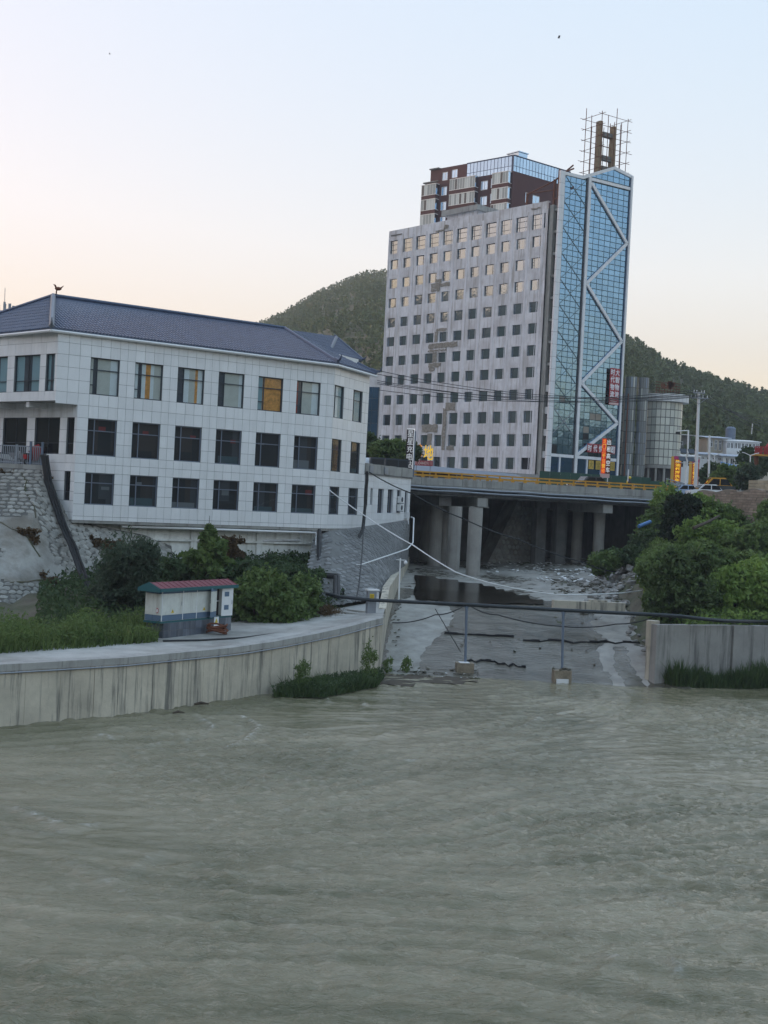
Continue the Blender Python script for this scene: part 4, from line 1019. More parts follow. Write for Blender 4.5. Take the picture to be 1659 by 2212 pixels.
for cs_ in (cr_, cl):
    for i in range(len(rows) - 1):
        for j in range(len(cs_) - 1):
            x0, x1, z0, z1 = cs_[j] + .05, cs_[j + 1] - .05, rows[i + 1] + .05, rows[i] - .05
            zc = (z0 + z1) / 2
            mesh_ = GP; nm = 'glass_pane'
            if cs_ is cl and j == 1 and abs(zc - 25.7) < .5: mesh_ = BP
            if cs_ is cr_ and ((j in (2, 3) and abs(zc - 23.4) < .45) or (j == 1 and abs(zc - 21.8) < .5)): mesh_ = BP
            if (cs_ is cr_ and j == 1 and abs(zc - 20.6) < .5) or (cs_ is cl and j == 0 and abs(zc - 18.8) < .5): mesh_ = PANE_V
            tl = 0.006
            M = F3.M(x0, 0.06, z0) @ Matrix.Rotation(random.gauss(0, tl), 4, 'Z') @ Matrix.Rotation(random.gauss(0.004, tl), 4, 'X') @ Matrix.Diagonal((x1 - x0, 0.03, z1 - z0, 1))
            if n < 300 or mesh_ is not GP: inst(nm, mesh_, M, tw); n += 1
            else: rest.add([M @ Vector(p) for p in ((0, 0, 0), (1, 0, 0), (1, 0, 1), (0, 0, 1), (0, 1, 0), (1, 1, 0), (1, 1, 1), (0, 1, 1))], [(0, 1, 2, 3), (0, 4, 5, 1), (1, 5, 6, 2), (2, 6, 7, 3), (3, 7, 4, 0)])
tag(rest.build('glass_pane', M_['towerglass'], tw), kind='stuff')
for j in range(len(cr_) - 1):                                     # gable panes
    x0, x1 = cr_[j] + .05, cr_[j + 1] - .05
    for z0, z1 in ((57.72, 58.42), (58.52, 99)):
        a, c = min(z1, gable(x0) - .3), min(z1, gable(x1) - .3)
        if max(a, c) - z0 < 0.12: continue
        b = MB(); b.slab([F3.p(x0, .05, z0), F3.p(x1, .05, z0), F3.p(x1, .05, max(c, z0 + .01)), F3.p(x0, .05, max(a, z0 + .01))], F3.p(0, .03, 0) - F3.p(0, 0, 0)); b.build('glass_pane', M_['towerglass'], tw)
b = MB(); b.slab([F3.p(x, -0.12, z) for x, z in ((.86, 57.0), (4.35, 57.03), (10.27, 59.5), (13.95, 58.85), (13.95, 59.3), (10.27, 59.95), (4.25, 57.5), (.86, 57.42))], F3.p(0, .24, 0) - F3.p(0, 0, 0)); b.build('coping', M_['towertrim'], tw)
z = 57.45
while z > 15.6:                                                   # white cladding of the left column
    b = MB(); b.box(F3, 0.0, 0.84, -0.25, 0.1, z - 1.69, z); b.box(F3, 0.70, 0.84, -0.251, -0.05, z - 1.69, z); b.build('cladding_panel', M_['towertrim'], tw); z -= 1.73
b = MB(); b.box(F3, 0.02, 0.80, -0.2, 0.1, 13.5, 57.4); b.build('column_core', M_['joint'], tw)
def brace(pts, w, y0, y1, m, nm):
    for (x0, z0), (x1, z1) in zip(pts[:-1], pts[1:]):
        d = Vector((x1 - x0, z1 - z0)).normalized(); nn = Vector((-d.y, d.x)) * w / 2
        b = MB(); b.slab([F3.p(x0 + nn.x, y0, z0 + nn.y), F3.p(x1 + nn.x, y0, z1 + nn.y), F3.p(x1 - nn.x, y0, z1 - nn.y), F3.p(x0 - nn.x, y0, z0 - nn.y)], F3.p(0, y1 - y0, 0) - F3.p(0, 0, 0)); b.build(nm, m, tw)
b = MB(); b.box(F3, 5.40, 5.86, -0.22, 0.1, 15.4, 57.55); b.build('pilaster', M_['towertrim'], tw)
b = MB(); b.box(F3, 5.12, 5.37, -0.05, 0.1, 15.4, 57.3); b.build('shadow_gap', M_['frame'], tw)
b = MB(); b.box(F3, 13.5, 13.66, -0.05, 0.1, 15.4, 58.9); b.build('edge_strip', mat('deep_blue_strip', (0.03, 0.08, 0.16), .4), tw)
b = MB(); b.box(F3, 13.67, 14.0, -0.22, 0.1, 15.3, 59.25); b.build('corner_post', M_['towertrim'], tw)
brace([(5.9, 57.3), (13.48, 57.3)], 0.42, -0.2, 0.02, M_['towertrim'], 'cross_beam')
brace([(5.95, 56.75), (13.45, 49.35), (5.95, 42.5), (13.4, 35.1), (5.9, 28.35), (13.4, 23.2), (5.9, 18.15)], 0.42, -0.22, 0.01, M_['towertrim'], 'diagonal_brace')
brace([(0.86, 17.8), (5.11, 17.8)], 0.42, -0.2, .02, M_['towertrim'], 'cross_beam'); brace([(5.87, 17.8), (13.48, 17.8)], 0.42, -0.21, .02, M_['towertrim'], 'cross_beam')
brace([(0.86, 15.25), (13.66, 15.25)], 0.35, -0.23, .02, M_['towertrim'], 'cross_beam')
M_['brace_d'] = mat('thin_grey_brace', (0.13, 0.20, 0.23), .5)
zc = 55.2
for i in range(11):
    a, c = zc + 1.75, zc - 1.75
    if c < 18: break
    mm = M_['brace_d'] if i < 9 else M_['steel']
    brace([(1.15, a), (5.05, c)], 0.09, 0.0, 0.04, mm, 'cross_brace'); brace([(1.15, c), (5.05, a)], 0.09, 0.042, 0.058, mm, 'cross_brace'); zc -= 3.62
mul = [0.9, 2.55, 5.1, 5.9, 7.8, 10.6, 13.45]
M_['shopglass'] = mirror_glass('deep_blue_shop_glass', (0.10, 0.22, 0.40), 0.06, 0.1)
for a, c in ((0.9, 2.5), (2.75, 5.05), (5.95, 7.7), (7.95, 10.5), (10.75, 13.4)):
    b = MB(); b.box(F3, a, c, 0.0, 0.05, 15.45, 17.58); b.build('shop_glass', M_['shopglass'], tw)
for x in (2.52, 7.72, 10.52):
    b = MB(); b.box(F3, x, x + 0.22, -0.15, 0.05, 15.43, 17.58); b.build('shop_mullion', M_['towertrim'], tw)
# ---- concrete frame and pole scaffolding on the tower's roof
sc_ = thing('roof_scaffold', 'pole scaffold round an unfinished concrete frame on top of the glass tower', 'scaffold', F3.p(9, 5, 57), F3.rz)
M_['newconc'] = mat('ochre_concrete', (.27, .20, .125), .9, noise=(1.2, .3), streak=(2, .4, (.2, .13, .07)))
S0 = F3.p(5.0, 6.0, 0); SFr = Fr(S0.x, S0.y, 56.0)
def onS(u, v, y): x, z = onF(SFr, u, v, y); return x, z
for u0, v0, v1 in ((1297, 262, 368), (1326, 274, 366)):
    x, zt = onS(u0, v0, 1.0); _, zb = onS(u0 - 4, v1, 1.0)
    b = MB(); b.box(SFr, x - .42, x + .30, 0.65, 1.45, 55, (zt + zb) / 2 + .6); b.box(SFr, x - .30, x + .27, 0.7, 1.42, (zt + zb) / 2 + .6, zt); b.build('concrete_column', M_['newconc'], sc_)
xl, _ = onS(1297, 300, 1); xr, _ = onS(1326, 300, 1)
for v in (291, 342, 365):
    _, z = onS(1311, v, 1.0); b = MB(); b.box(SFr, xl + .36, xr - .56, 0.75, 1.4, z - .45, z + .25); b.build('concrete_beam', M_['dkconc'], sc_)
poles = []
for i in range(5):
    for j in range(4):
        if 0 < i < 4 and 0 < j < 3: continue
        poles.append((xl - 1.55 + i * 1.28, -0.9 + j * 1.2, random.uniform(68.2, 69.6)))
poles[3] = (poles[3][0], poles[3][1], 70.8); poles[-2] = (poles[-2][0], poles[-2][1], 71.6)
for x, y, z in poles:
    b = MB(); b.tube([SFr.p(x, y, 56), SFr.p(x + random.uniform(-.1, .1), y, z)], 0.055, 5); b.build('pole', M_['rust'], sc_)
for k in range(8):
    z = 57.9 + k * 1.6
    for y in (-0.95, 2.75):
        b = MB(); b.tube([SFr.p(xl - 2.3 - random.uniform(0, .6), y, z + random.uniform(-.1, .1)), SFr.p(xl + 4.3 + random.uniform(0, .6), y, z + random.uniform(-.1, .1))], 0.04, 5); b.build('ledger', M_['rust'], sc_)
    for x in (xl - 1.6, xl + 3.65):
        b = MB(); b.tube([SFr.p(x, -1.6, z + .12), SFr.p(x, 3.4, z + .12)], 0.04, 5); b.build('ledger', M_['rust'], sc_)

# ---- the dark red apartment block behind
L4 = 20.65; F4 = Fr(6.03, 253.73, 131.6); F4R = Fr(21.46, 240.0, 51.0)
rb = thing('apartment_block', 'dark red apartment block with glazed balconies behind the office block', 'building', F4.p(0, 0, 40), F4.rz)
M_['maroon'] = mat('maroon_render', (0.085, 0.032, 0.034), .8, noise=(.4, .12))
ZT = 77.68
wl = []                                                          # (x, w, z from top, h) on the left face
bays = [(4.1, 3.8, 3.3), (14.6, 6.3, 3.1), (21.9, 3.7, 3.3)]
small = [(17.6, 1.4, .9, 1.7), (15.2, 1.5, .7, 1.7), (17.7, 1.5, 3.8, 1.8), (7.7, 1.7, 4.0, 1.8), (5.3, 1.1, 3.7, 1.9), (15.5, 1.0, 3.7, 1.9)]
for s, w, d, h_ in small:
    for k in range(1 if d < 2 else 9): wl.append((L4 - s, w, ZT - d - h_ - 3.02 * k, h_))
bayw = []
for s, w, d in bays:
    for k in range(9): bayw.append((L4 - s, w, ZT - d - 2.1 - 3.02 * k, 2.1))
b = MB(); b.wall(F4, 0, L4, 40, ZT - 3.05, [(x, x + w, z, z + h_) for x, w, z, h_ in wl if z + h_ < ZT - 3.06], .2)
b.wall(F4, 0, L4 * .45, ZT - 3.05, ZT, [(x, x + w, z, z + h_) for x, w, z, h_ in wl if z + h_ > ZT - 3.06], .2)
b.box(F4, -1.3, 1.9, .02, 6, 40, ZT - 2.6)
hr = [(3.6, 4.55, 69.3 - 3.02 * k, 71.3 - 3.02 * k) for k in range(4)] + [(5.6, 7.6, 68.6 - 3.02 * k, 71.2 - 3.02 * k) for k in range(4)]
b.wall(F4R, 0, 16, 40, ZT - 3.05, hr, .2)
b.quad(F4R.p(16, 0, 40), F4R.p(16, 14, 40), F4R.p(16, 14, ZT), F4R.p(16, 0, ZT)); b.poly([F4.p(0, 0, ZT), F4.p(L4, 0, ZT), F4R.p(16, 0, ZT), F4.p(0, 15, ZT)])
b.build('wall', M_['maroon'], rb)
PANE_A = unit_box('pane_apartment', M_['bandglass'])
for x, w, z, h_ in wl:
    if z < 50: continue
    window(rb, F4, x, z, .08, frame_mesh('apartment_frame', w, h_, [w / 2], [], M_['white'], .12, .1), w, h_, PANE_A, .01)
for x0, x1, z0, z1 in hr:
    window(rb, F4R, x0, z0, .08, frame_mesh('apartment_frame_side', x1 - x0, z1 - z0, [(x1 - x0) / 2], [1.0] if x1 - x0 > 1.5 else [], M_['white'], .14, .1), x1 - x0, z1 - z0, PANE_A, .01)
CG = [mat('balcony_pale', (.52, .58, .60), .5), mat('balcony_mid', (.30, .34, .36), .4), mat('balcony_dark', (.09, .09, .095), .4)]
for x, w, z, h_ in bayw:
    if z < 52: continue
    bf = MB(); n = int(w / .62); pr = 1.15
    bf.box(F4, x, x + w, -pr, -.01, z - .75, z - .05, 1); bf.box(F4, x - .06, x + w + .06, -pr - .06, -.01, z - .05, z + .04); bf.box(F4, x - .05, x + w + .05, -pr - .05, -.01, z + h_, z + h_ + .12)
    for i in range(n + 1): bf.box(F4, x + i * w / n - .03, x + i * w / n + .03, -pr, -pr + .06, z + .04, z + h_)
    o = bf.build('balcony', [M_['white'], M_['maroon']], rb)
    for i in range(n):
        g = MB(); g.box(F4, x + i * w / n + .035, x + (i + 1) * w / n - .035, -pr + .02, -pr + .04, z + .05, z + h_ - .01); g.build('pane', CG[random.choice((0, 0, 0, 1, 1, 2))], o)
    g = MB(); g.box(F4, x + w - .04, x + w - .01, -pr + .05, -.02, z + .05, z + h_ - .01); g.box(F4, x + .01, x + .04, -pr + .05, -.02, z + .05, z + h_ - .01); g.build('side_pane', M_['bandglass'], o)
def band(F, x0, x1, step):
    n = int((x1 - x0) / step)
    for i in range(n):
        a, c = x0 + i * step, x0 + (i + 1) * step
        for za, zb in ((ZT - 3.0, ZT - 2.05), (ZT - 1.95, ZT - .12)):
            g = MB(); g.box(F, a + .06, c - .06, .03, .06, za, zb); g.build('band_pane', M_['bandglass'], rb)
    b = MB(); b.box(F, x0, x1, .07, .2, ZT - 3.04, ZT); b.box(F, x0, x1, -.08, .2, ZT - .1, ZT + .08)
    b.build('band_frame', mat('navy_frame', (.02, .045, .11), .5), rb)
band(F4, L4 * .45, L4 - .02, .84); band(F4R, .02, 15.9, .86)
b = MB(); q = F4R.p(3.0, 3, 0); b.box(F4R, 2.2, 4.6, 1, 4, ZT, ZT + 1.3); b.box(F4R, 2.0, 4.8, .8, 4.2, ZT + 1.3, ZT + 1.45); b.build('lift_housing', M_['bandglass'], rb)
b = MB(); b.box(F4, L4 - 4, L4 - 1, 2, 5, ZT, ZT + .7); b.box(F4, L4 - 11.5, L4 - 9.4, 1, 3, ZT, ZT + .45); b.build('roof_box', M_['steel'], rb)
b = MB(); b.box(F4, -1.7, 2.2, -.3, 4, ZT - 2.6, ZT - 2.4); b.box(F4, .0, 2.4, -.5, 4, ZT - .1, ZT + .12); b.build('roof_slab', M_['dkconc'], rb)
# rusty steel frame on the office roof
sf = thing('roof_steel_frame', 'rusty steel frame standing between the office block roof and the glass tower', 'frame', F2.p(L2 - 2, 3, 52.5), F2.rz)
for x, y, z in ((26.5, 3, 56.2), (31.7, 3, 57.4), (31.9, 7, 57.4), (33.2, 2.2, 58.4)):
    b = MB(); b.box(F2, x, x + .28, y, y + .28, 52.5, z); b.build('post', M_['rust'], sf)
for p, q in (((26.6, 3.1, 56.0), (31.8, 3.1, 57.2)), ((31.8, 3.1, 57.2), (35.8, 2.3, 58.6)), ((26.6, 3.1, 56.1), (31.9, 7.1, 57.1)), ((33.3, 2.3, 53.2), (36, 2.4, 55.6)), ((31.8, 3.2, 54.5), (33.3, 2.3, 54.5)), ((33.3, 2.3, 57.7), (36.2, 2.0, 58.0))):
    b = MB(); b.tube([F2.p(*p), F2.p(*q)], .12, 5); b.build('beam', M_['rust'], sf)

# ---- slim blue glass block between the white building and the office block
FD = Fr(-6.2, 208, 100.0)
gb = thing('dark_glass_block', 'dark blue glass block seen between the white building and the office block', 'building', FD.p(0, 0, 13), FD.rz)
b = MB(); b.box(FD, 0, 5.6, .1, 8, 12, 29.3, 0); b.box(FD, .4, 4.6, 1, 6, 29.3, 31.6, 1); b.build('wall', [M_['joint'], M_['dirtywhite']], gb)
for i in range(8):
    for j in range(4):
        b = MB(); b.box(FD, .05 + j * 1.1, 1.1 + j * 1.1, .02, .06, 12.8 + i * 2.05, 14.78 + i * 2.05); b.build('glass_pane', M_['shopglass'], gb)
b = MB(); b.box(FD, 4.6, 5.0, -.1, .09, 12, 29.4); b.box(FD, 5.3, 5.6, -.1, .09, 12, 29.4); b.box(FD, 0, 5.6, -.1, .09, 29.0, 29.4); b.build('corner_post', M_['dirtywhite'], gb)

# ---- the round glass-walled hall right of the tower
Cc = at(1425, 950, 194); rh = thing('round_glass_hall', 'round glass walled hall with flat white roof rim beside the tower', 'building', (Cc.x, Cc.y, 13))
def curved(cx, cy, r, a0, a1, n, zs, panes, fm, parent, nm='glass_pane'):
    for i in range(n):
        t0, t1 = R(a0 + (a1 - a0) * i / n), R(a0 + (a1 - a0) * (i + 1) / n)
        p, q = Vector((cx + r * math.sin(t0), cy - r * math.cos(t0), 0)), Vector((cx + r * math.sin(t1), cy - r * math.cos(t1), 0))
        d = (q - p).normalized(); F = Fr(p.x, p.y, math.degrees(math.atan2(d.x, d.y))); w = (q - p).length
        for j in range(len(zs) - 1):
            inst(nm, random.choice(panes), F.M(.05, 0, zs[j] + .06, (w - .1, .04, zs[j + 1] - zs[j] - .12)), parent)
    b = MB(); N = n * 2
    P = [(cx + (r - .08) * math.sin(R(a0 + (a1 - a0) * i / N)), cy - (r - .08) * math.cos(R(a0 + (a1 - a0) * i / N))) for i in range(N + 1)]
    for i in range(N): b.quad((*P[i], zs[0]), (*P[i + 1], zs[0]), (*P[i + 1], zs[-1]), (*P[i], zs[-1]))
    b.build('mullion_grid', fm, parent)
OG = [unit_box('hall_pane_%s' % c, mirror_glass('hall_glass_' + c, k, .38, .12, .35)) for c, k in (('pale', (.58, .60, .55)), ('mid', (.44, .46, .44)), ('grey', (.24, .26, .27)), ('blue', (.26, .31, .38)))]
M_['hallframe'] = mat('hall_frame', (.15, .155, .155), .6)
zb_, zt_ = at(1425, 1002, 184).z, at(1425, 862, 184).z
zs = [zb_ + (zt_ - zb_) * i / 8 for i in range(9)]
rr = (at(1473, 950, 190).x - at(1392, 950, 190).x) / 2 * 1.02; cx = (at(1473, 950, 190).x + at(1385, 950, 190).x) / 2
cy = 190.0
curved(cx, cy, rr, -75, 95, 12, zs, [OG[0], OG[0], OG[1], OG[0]], M_['hallframe'], rh)
b = MB(); b.cyl((cx + .3, cy), rr + .55, zt_, zt_ + 1.15, 40); b.build('roof_rim', M_['dirtywhite'], rh)
b = MB(); b.cyl((cx, cy), rr - .6, 12.5, zb_ - .02, 24); b.build('ground_floor', M_['darkroom'], rh)
b = MB(); b.cyl((cx, cy), rr + .15, zb_ - .5, zb_ - .03, 40); b.build('floor_edge', M_['concrete'], rh)
for a in (-50, -25, 0, 30):
    b = MB(); b.cyl((cx + (rr - .1) * math.sin(R(a)), cy - (rr - .1) * math.cos(R(a))), .18, 12.5, zb_ - .45, 10); b.build('column', M_['concrete'], rh)
# its stair towers: two round glass shafts
ct_ = thing('glass_stair_tower', 'tall round glass stair tower with dark panes right of the blue tower', 'tower', (at(1372, 900, 186).x, 186, 13))
zt2 = at(1380, 812, 184).z
zs2 = [12.5 + (zt2 - 12.5) * i / 11 for i in range(12)]
for u0, u1 in ((1350, 1377), (1379, 1403)):
    xa, xb = at(u0, 920, 184).x, at(u1, 920, 184).x
    curved((xa + xb) / 2, 186, (xb - xa) / 2, -85, 85, 7, zs2, [OG[2], OG[2], OG[1], OG[3], OG[2]], M_['hallframe'], ct_)
b = MB(); b.box(WF, at(1336, 920, 187).x, at(1351, 920, 187).x, 187, 189, 14, at(1345, 850, 187).z); b.build('side_wall', M_['dkconc'], ct_)
xw = at(1338, 900, 186.9).x
for i in range(8):
    z0 = 17.5 + i * 1.25; inst('glass_pane', OG[1], Matrix.Translation((xw, 186.9, z0)) @ Matrix.Diagonal((.92, .05, 1.15, 1)), ct_)
b = MB(); b.box(WF, at(1353, 920, 183).x, at(1355, 920, 183).x, 182.9, 183.2, 13, at(1354, 850, 183).z); b.build('downpipe', M_['rust'], ct_)
# red lattice sign frame on the hall's roof
ls = thing('roof_sign_frame', 'rusty red lattice sign frame on the round hall roof', 'frame', (cx, cy, zt_ + 1.1))
x0, x1 = at(1418, 840, 189).x, at(1467, 840, 189).x
for i in range(9):
    x = x0 + (x1 - x0) * i / 8; b = MB(); b.tube([(x, 189, zt_ + 1.1), (x, 189 + random.uniform(-.3, .3), at(1440, 834, 189).z + random.uniform(-.4, .3))], .05, 4); b.build('post', M_['rust'], ls)
for k in range(5):
    z = zt_ + 1.4 + k * .42; b = MB(); b.tube([(x0 - .2, 189.05, z), (x1 + .2, 189.05, z - .2)], .05, 4); b.build('rail', M_['rust'], ls)
for i in range(10):
    x = random.uniform(x0, x1 - .8); z = zt_ + 1.6 + random.random() * 1.2; b = MB(); b.box(WF, x, x + random.uniform(.4, .8), 188.9, 188.98, z, z + random.uniform(.25, .6)); b.build('sign_scrap', M_['rust'], ls)
# ------------------------------------------------------------------ bridge, walls and the things in the channel
FB = Fr(2.28 - 3.0 * math.sin(R(70.5)), 112.0 - 3.0 * math.cos(R(70.5)), 70.5)
BL_ = 34.0
br = thing('road_bridge', 'long concrete road bridge on round piers over the channel', 'bridge', FB.p(0, 0, 10), FB.rz)
for i in range(17):                                               # parapet in cast lengths
    b = MB(); b.box(FB, i * 2.0 + .01, i * 2.0 + 1.985, -.02 - .012 * (i % 3), .25, 11.78, 12.42); b.build('parapet_panel', M_['concrete'], br)
b = MB(); b.box(FB, 0, BL_, -.22, 14.0, 11.42, 11.76); b.box(FB, 0, BL_, .27, 14, 11.78, 12.05, 1); b.build('deck', [M_['concrete'], M_['asphalt']], br)
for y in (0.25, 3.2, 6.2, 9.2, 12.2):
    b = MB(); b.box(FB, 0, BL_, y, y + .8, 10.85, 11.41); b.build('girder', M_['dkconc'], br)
def onB(u, v, y=0.0): return onF(FB, u, v, y)
b = MB()
for z in (11.62, 11.32):
    b.tube([FB.p(x, -.42, z - .012 * x * .5 + .03 * math.sin(x)) for x in np.linspace(0.2, BL_ - 3.5, 14)], 0.085, 6)
tag(b.build('hanging_pipes', M_['steel'], loc=FB.p(0, -.4, 11.5)), 'pair of grey steel pipes slung along the side of the bridge', 'pipe')
b = MB()
for z in (11.47, 11.15): b.tube([FB.p(x, -.40, z - .006 * x + .08 * math.sin(x * .7)) for x in np.linspace(0.2, BL_ - 4, 20)], 0.05, 5)
tag(b.build('bridge_cable', M_['black'], loc=FB.p(0, -.4, 11.3)), 'black cables sagging along the side of the bridge beside the pipes', 'cable')
# yellow guard rails, one each side of the road
M_['gyellow'] = mat('guard_rail_yellow', (.62, .30, .025), .5, noise=(1.5, .35))
for side, y, lab in ((0, .12, 'yellow steel guard rail along the river side of the bridge'), (1, 13.2, 'yellow steel guard rail along the far side of the bridge road')):
    g = thing('guard_rail', lab, 'guard rail', FB.p(0, y, 12.4), FB.rz, 'guard rails on the bridge')
    for k, z in enumerate((12.58, 12.86)):
        b = MB(); b.box(FB, 0, BL_ - .5, y - .05, y + .02, z, z + .13); b.build('rail', M_['gyellow'], g)
    for i in range(27):
        x = .3 + i * 1.27; b = MB(); b.box(FB, x, x + .12, y + .021, y + .13, 12.3, 13.0); b.box(FB, x - .1, x + .22, y - .02, y + .02, 12.43, 12.57); b.build('post', M_['gyellow'], g)
# piers
def pier(cols, capx, lab, w=.62, tall=9.95):
    t = thing('bridge_pier', lab, 'pier', cols[0], 0, 'piers under the bridge')
    for (x, y, z0), r in cols and [(c, w) for c in cols]:
        b = MB(); b.cyl((x, y), r, z0 - .6, tall, 20); b.build('column', M_['pierconc'], t, smooth=False)
    return t
M_['pierconc'] = mat('pier_concrete', (.36, .34, .315), .85, noise=(.8, .25), streak=(1.8, .5, (.2, .18, .16)), bump=(8, .3, .03))
pa = gz(1021, 1239, 4.15)
la = FB.p(0, 1, 0) - FB.p(0, 0, 0)
def col_row(p, n, step): return [(p.x + la.x * step * k, p.y + la.y * step * k, bedz(p.x, p.y + step * k)) for k in range(n)]
t = pier(col_row(pa, 3, 4.6), None, 'stout round concrete pier column standing at the edge of the pool')
xa_, _ = onB(1040, 1080, .3)
b = MB(); b.box(FB, xa_ - .55, xa_ + .5, -.1, 12, 10.05, 10.84); b.box(FB, xa_ - .95, xa_ + .9, .5, 12, 9.95, 10.045); b.build('cap_beam', M_['concrete'], t)
pb = gz(953, 1222, 4.15)
t = pier(col_row(pb, 3, 4.4), None, 'shaded round concrete pier beside the stone bank under the bridge', .6)
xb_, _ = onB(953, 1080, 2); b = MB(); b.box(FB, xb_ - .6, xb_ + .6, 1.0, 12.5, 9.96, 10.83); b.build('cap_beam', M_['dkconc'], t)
pc = at(1292, 1190, 121.5)
t = pier([(pc.x + la.x * 4.4 * k, pc.y + la.y * 4.4 * k, 5.5) for k in range(3)], None, 'light concrete pier among bushes at the far end of the bridge', .55, 10.0)
xc_, _ = onB(1310, 1088, .3); b = MB(); b.box(FB, xc_ - .5, xc_ + .5, -.05, 12, 10.02, 10.83); b.build('cap_beam', M_['concrete'], t)
for u, lab in ((1168, 'dark square pier left of the two in the middle of the bridge'), (1212, 'dark square pier right of the two in the middle of the bridge')):
    q = at(u, 1172, 124.0); t = thing('square_pier', lab, 'pier', (q.x, q.y, 5), FB.rz, 'piers under the bridge')
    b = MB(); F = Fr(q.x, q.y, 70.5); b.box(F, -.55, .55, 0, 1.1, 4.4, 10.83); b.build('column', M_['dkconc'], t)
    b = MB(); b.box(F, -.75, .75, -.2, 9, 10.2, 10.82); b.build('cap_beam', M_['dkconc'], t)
# stone abutment in the middle and the dark back walls under the deck
q = at(1142, 1125, 127.0); ab = thing('stone_abutment', 'sloping grey stone abutment wall deep under the bridge', 'wall', (q.x, q.y, 5), FB.rz)
F = Fr(q.x, q.y, 70.5); b = MB()
b.slab([F.p(-4.5, 0, 4), F.p(.9, 0, 4), F.p(.9, 0, 10.8), F.p(-1.3, 0, 10.8)], F.p(0, 3, 0) - F.p(0, 0, 0)); b.build('core', M_['mortar'], ab)
SH = []
def stone_mesh(k):
    r = random.Random(k); n = 7; b = MB()
    o = [(math.cos(2 * math.pi * i / n + r.uniform(-.25, .25)) * r.uniform(.42, .54), math.sin(2 * math.pi * i / n + r.uniform(-.25, .25)) * r.uniform(.40, .52)) for i in range(n)]
    vs = [(x, y, 0) for x, y in o] + [(x * .86, y * .86, .24 + r.uniform(-.05, .05)) for x, y in o] + [(r.uniform(-.1, .1), r.uniform(-.1, .1), .33)]
    fs = [(i, (i + 1) % n, n + (i + 1) % n, n + i) for i in range(n)] + [(n + i, n + (i + 1) % n, 2 * n) for i in range(n)]
    b.add(vs, fs); return b
for k in range(8): s = stone_mesh(k); SH.append((s, me_from('wall_stone', s.v, s.f, M_['stone'])))
SHD = [me_from('wall_stone', s.v, s.f, M_['stone_d']) for s, _ in SH]
def stones(parent, pts, keep=300, dark=False):
    """pts: (point, normal, along, size w, size h); the first keep are objects"""
    rest = MB()
    for i, (p, n, a, w, h_) in enumerate(pts):
        n = Vector(n).normalized(); a = Vector(a); a = (a - n * a.dot(n)).normalized(); c = n.cross(a)
        M = Matrix((( *(a * w), 0), (*(c * h_), 0), (*(n * .30), 0), (0, 0, 0, 1))).transposed(); M.translation = p
        ks = random.randrange(8); s, me = SH[ks]
        if dark: me = SHD[ks]
        if i < keep: inst('wall_stone', me, M, parent)
        else: rest.add([M @ v for v in s.v], s.f)
    if rest.v: tag(rest.build('wall_stone', M_['stone_d'] if dark else M_['stone_j'], parent), kind='stuff')
pts = []
for j in range(12):
    for i in range(10):
        z = 4.6 + j * .5; x = -3.6 + i * .46 + (j % 2) * .2
        if x < -4.5 + (z - 4) * .47 + .3 or x > .75: continue
        pts.append((F.p(x, -.005, z), F.p(0, -1, 0) - F.p(0, 0, 0), F.p(1, 0, 0) - F.p(0, 0, 0), .44, .46))
stones(ab, pts)
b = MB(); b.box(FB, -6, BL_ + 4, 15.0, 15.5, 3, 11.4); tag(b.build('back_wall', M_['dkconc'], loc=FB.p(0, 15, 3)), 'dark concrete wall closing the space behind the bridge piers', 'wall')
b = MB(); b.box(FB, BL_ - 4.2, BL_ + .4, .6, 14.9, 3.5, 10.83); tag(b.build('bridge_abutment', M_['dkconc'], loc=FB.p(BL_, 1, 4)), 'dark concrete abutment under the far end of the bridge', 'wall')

# ---- flood wall on the left: cast panels, a cap and an end
fw = thing('flood_wall', 'long streaked concrete flood wall along the river below the promenade', 'wall', (-11.23, 55.26, 0))
def along(pts, s):
    for i in range(len(pts) - 1):
        l = math.hypot(pts[i + 1][0] - pts[i][0], pts[i + 1][1] - pts[i][1])
        if s <= l or i == len(pts) - 2: f = s / l; return Vector((pts[i][0] + (pts[i + 1][0] - pts[i][0]) * f, pts[i][1] + (pts[i + 1][1] - pts[i][1]) * f)), i + f
        s -= l
wl_len = sum(math.hypot(WALL[i + 1][0] - WALL[i][0], WALL[i + 1][1] - WALL[i][1]) for i in range(len(WALL) - 1))
s = 6.0
while s < wl_len - .05:
    st = min(1.62, wl_len - s); p, ip = along(WALL, s + .008); q, iq = along(WALL, s + st - .008)
    zp, zq = interp(ip, range(len(WALLZ)), WALLZ), interp(iq, range(len(WALLZ)), WALLZ)
    d = (q - p).normalized(); n = Vector((-d.y, d.x)) * .5; off = Vector((-d.y, d.x)) * random.uniform(-.012, .012)
    p, q = p + off, q + off
    b = MB(); b.slab([(*p, -1), (*q, -1), (*q, zq - .3), (*p, zp - .3)], (n.x, n.y, 0)); b.build('wall_panel', M_['wallconc'], fw); s += st
s = 6.0
while s < wl_len - .05:                                           # cap
    st = min(3.24, wl_len - s); p, ip = along(WALL, s + .006); q, iq = along(WALL, s + st - .006)
    zp, zq = interp(ip, range(len(WALLZ)), WALLZ), interp(iq, range(len(WALLZ)), WALLZ)
    d = (q - p).normalized(); n = Vector((-d.y, d.x)); p2, q2 = p - n * .06, q - n * .06
    b = MB(); b.slab([(*p2, zp - .295), (*q2, zq - .295), (*q2, zq), (*p2, zp)], (n.x * .62, n.y * .62, 0)); b.build('cap_stone', M_['cap'] if 'cap' in M_ else M_.setdefault('cap', mat('cap_concrete', (.40, .39, .37), .85, noise=(1, .25), streak=(3, .6, (.2, .19, .17)))), fw); s += st
b = MB()
pp = [along(WALL, s_)[0] for s_ in np.linspace(6, wl_len, 60)]
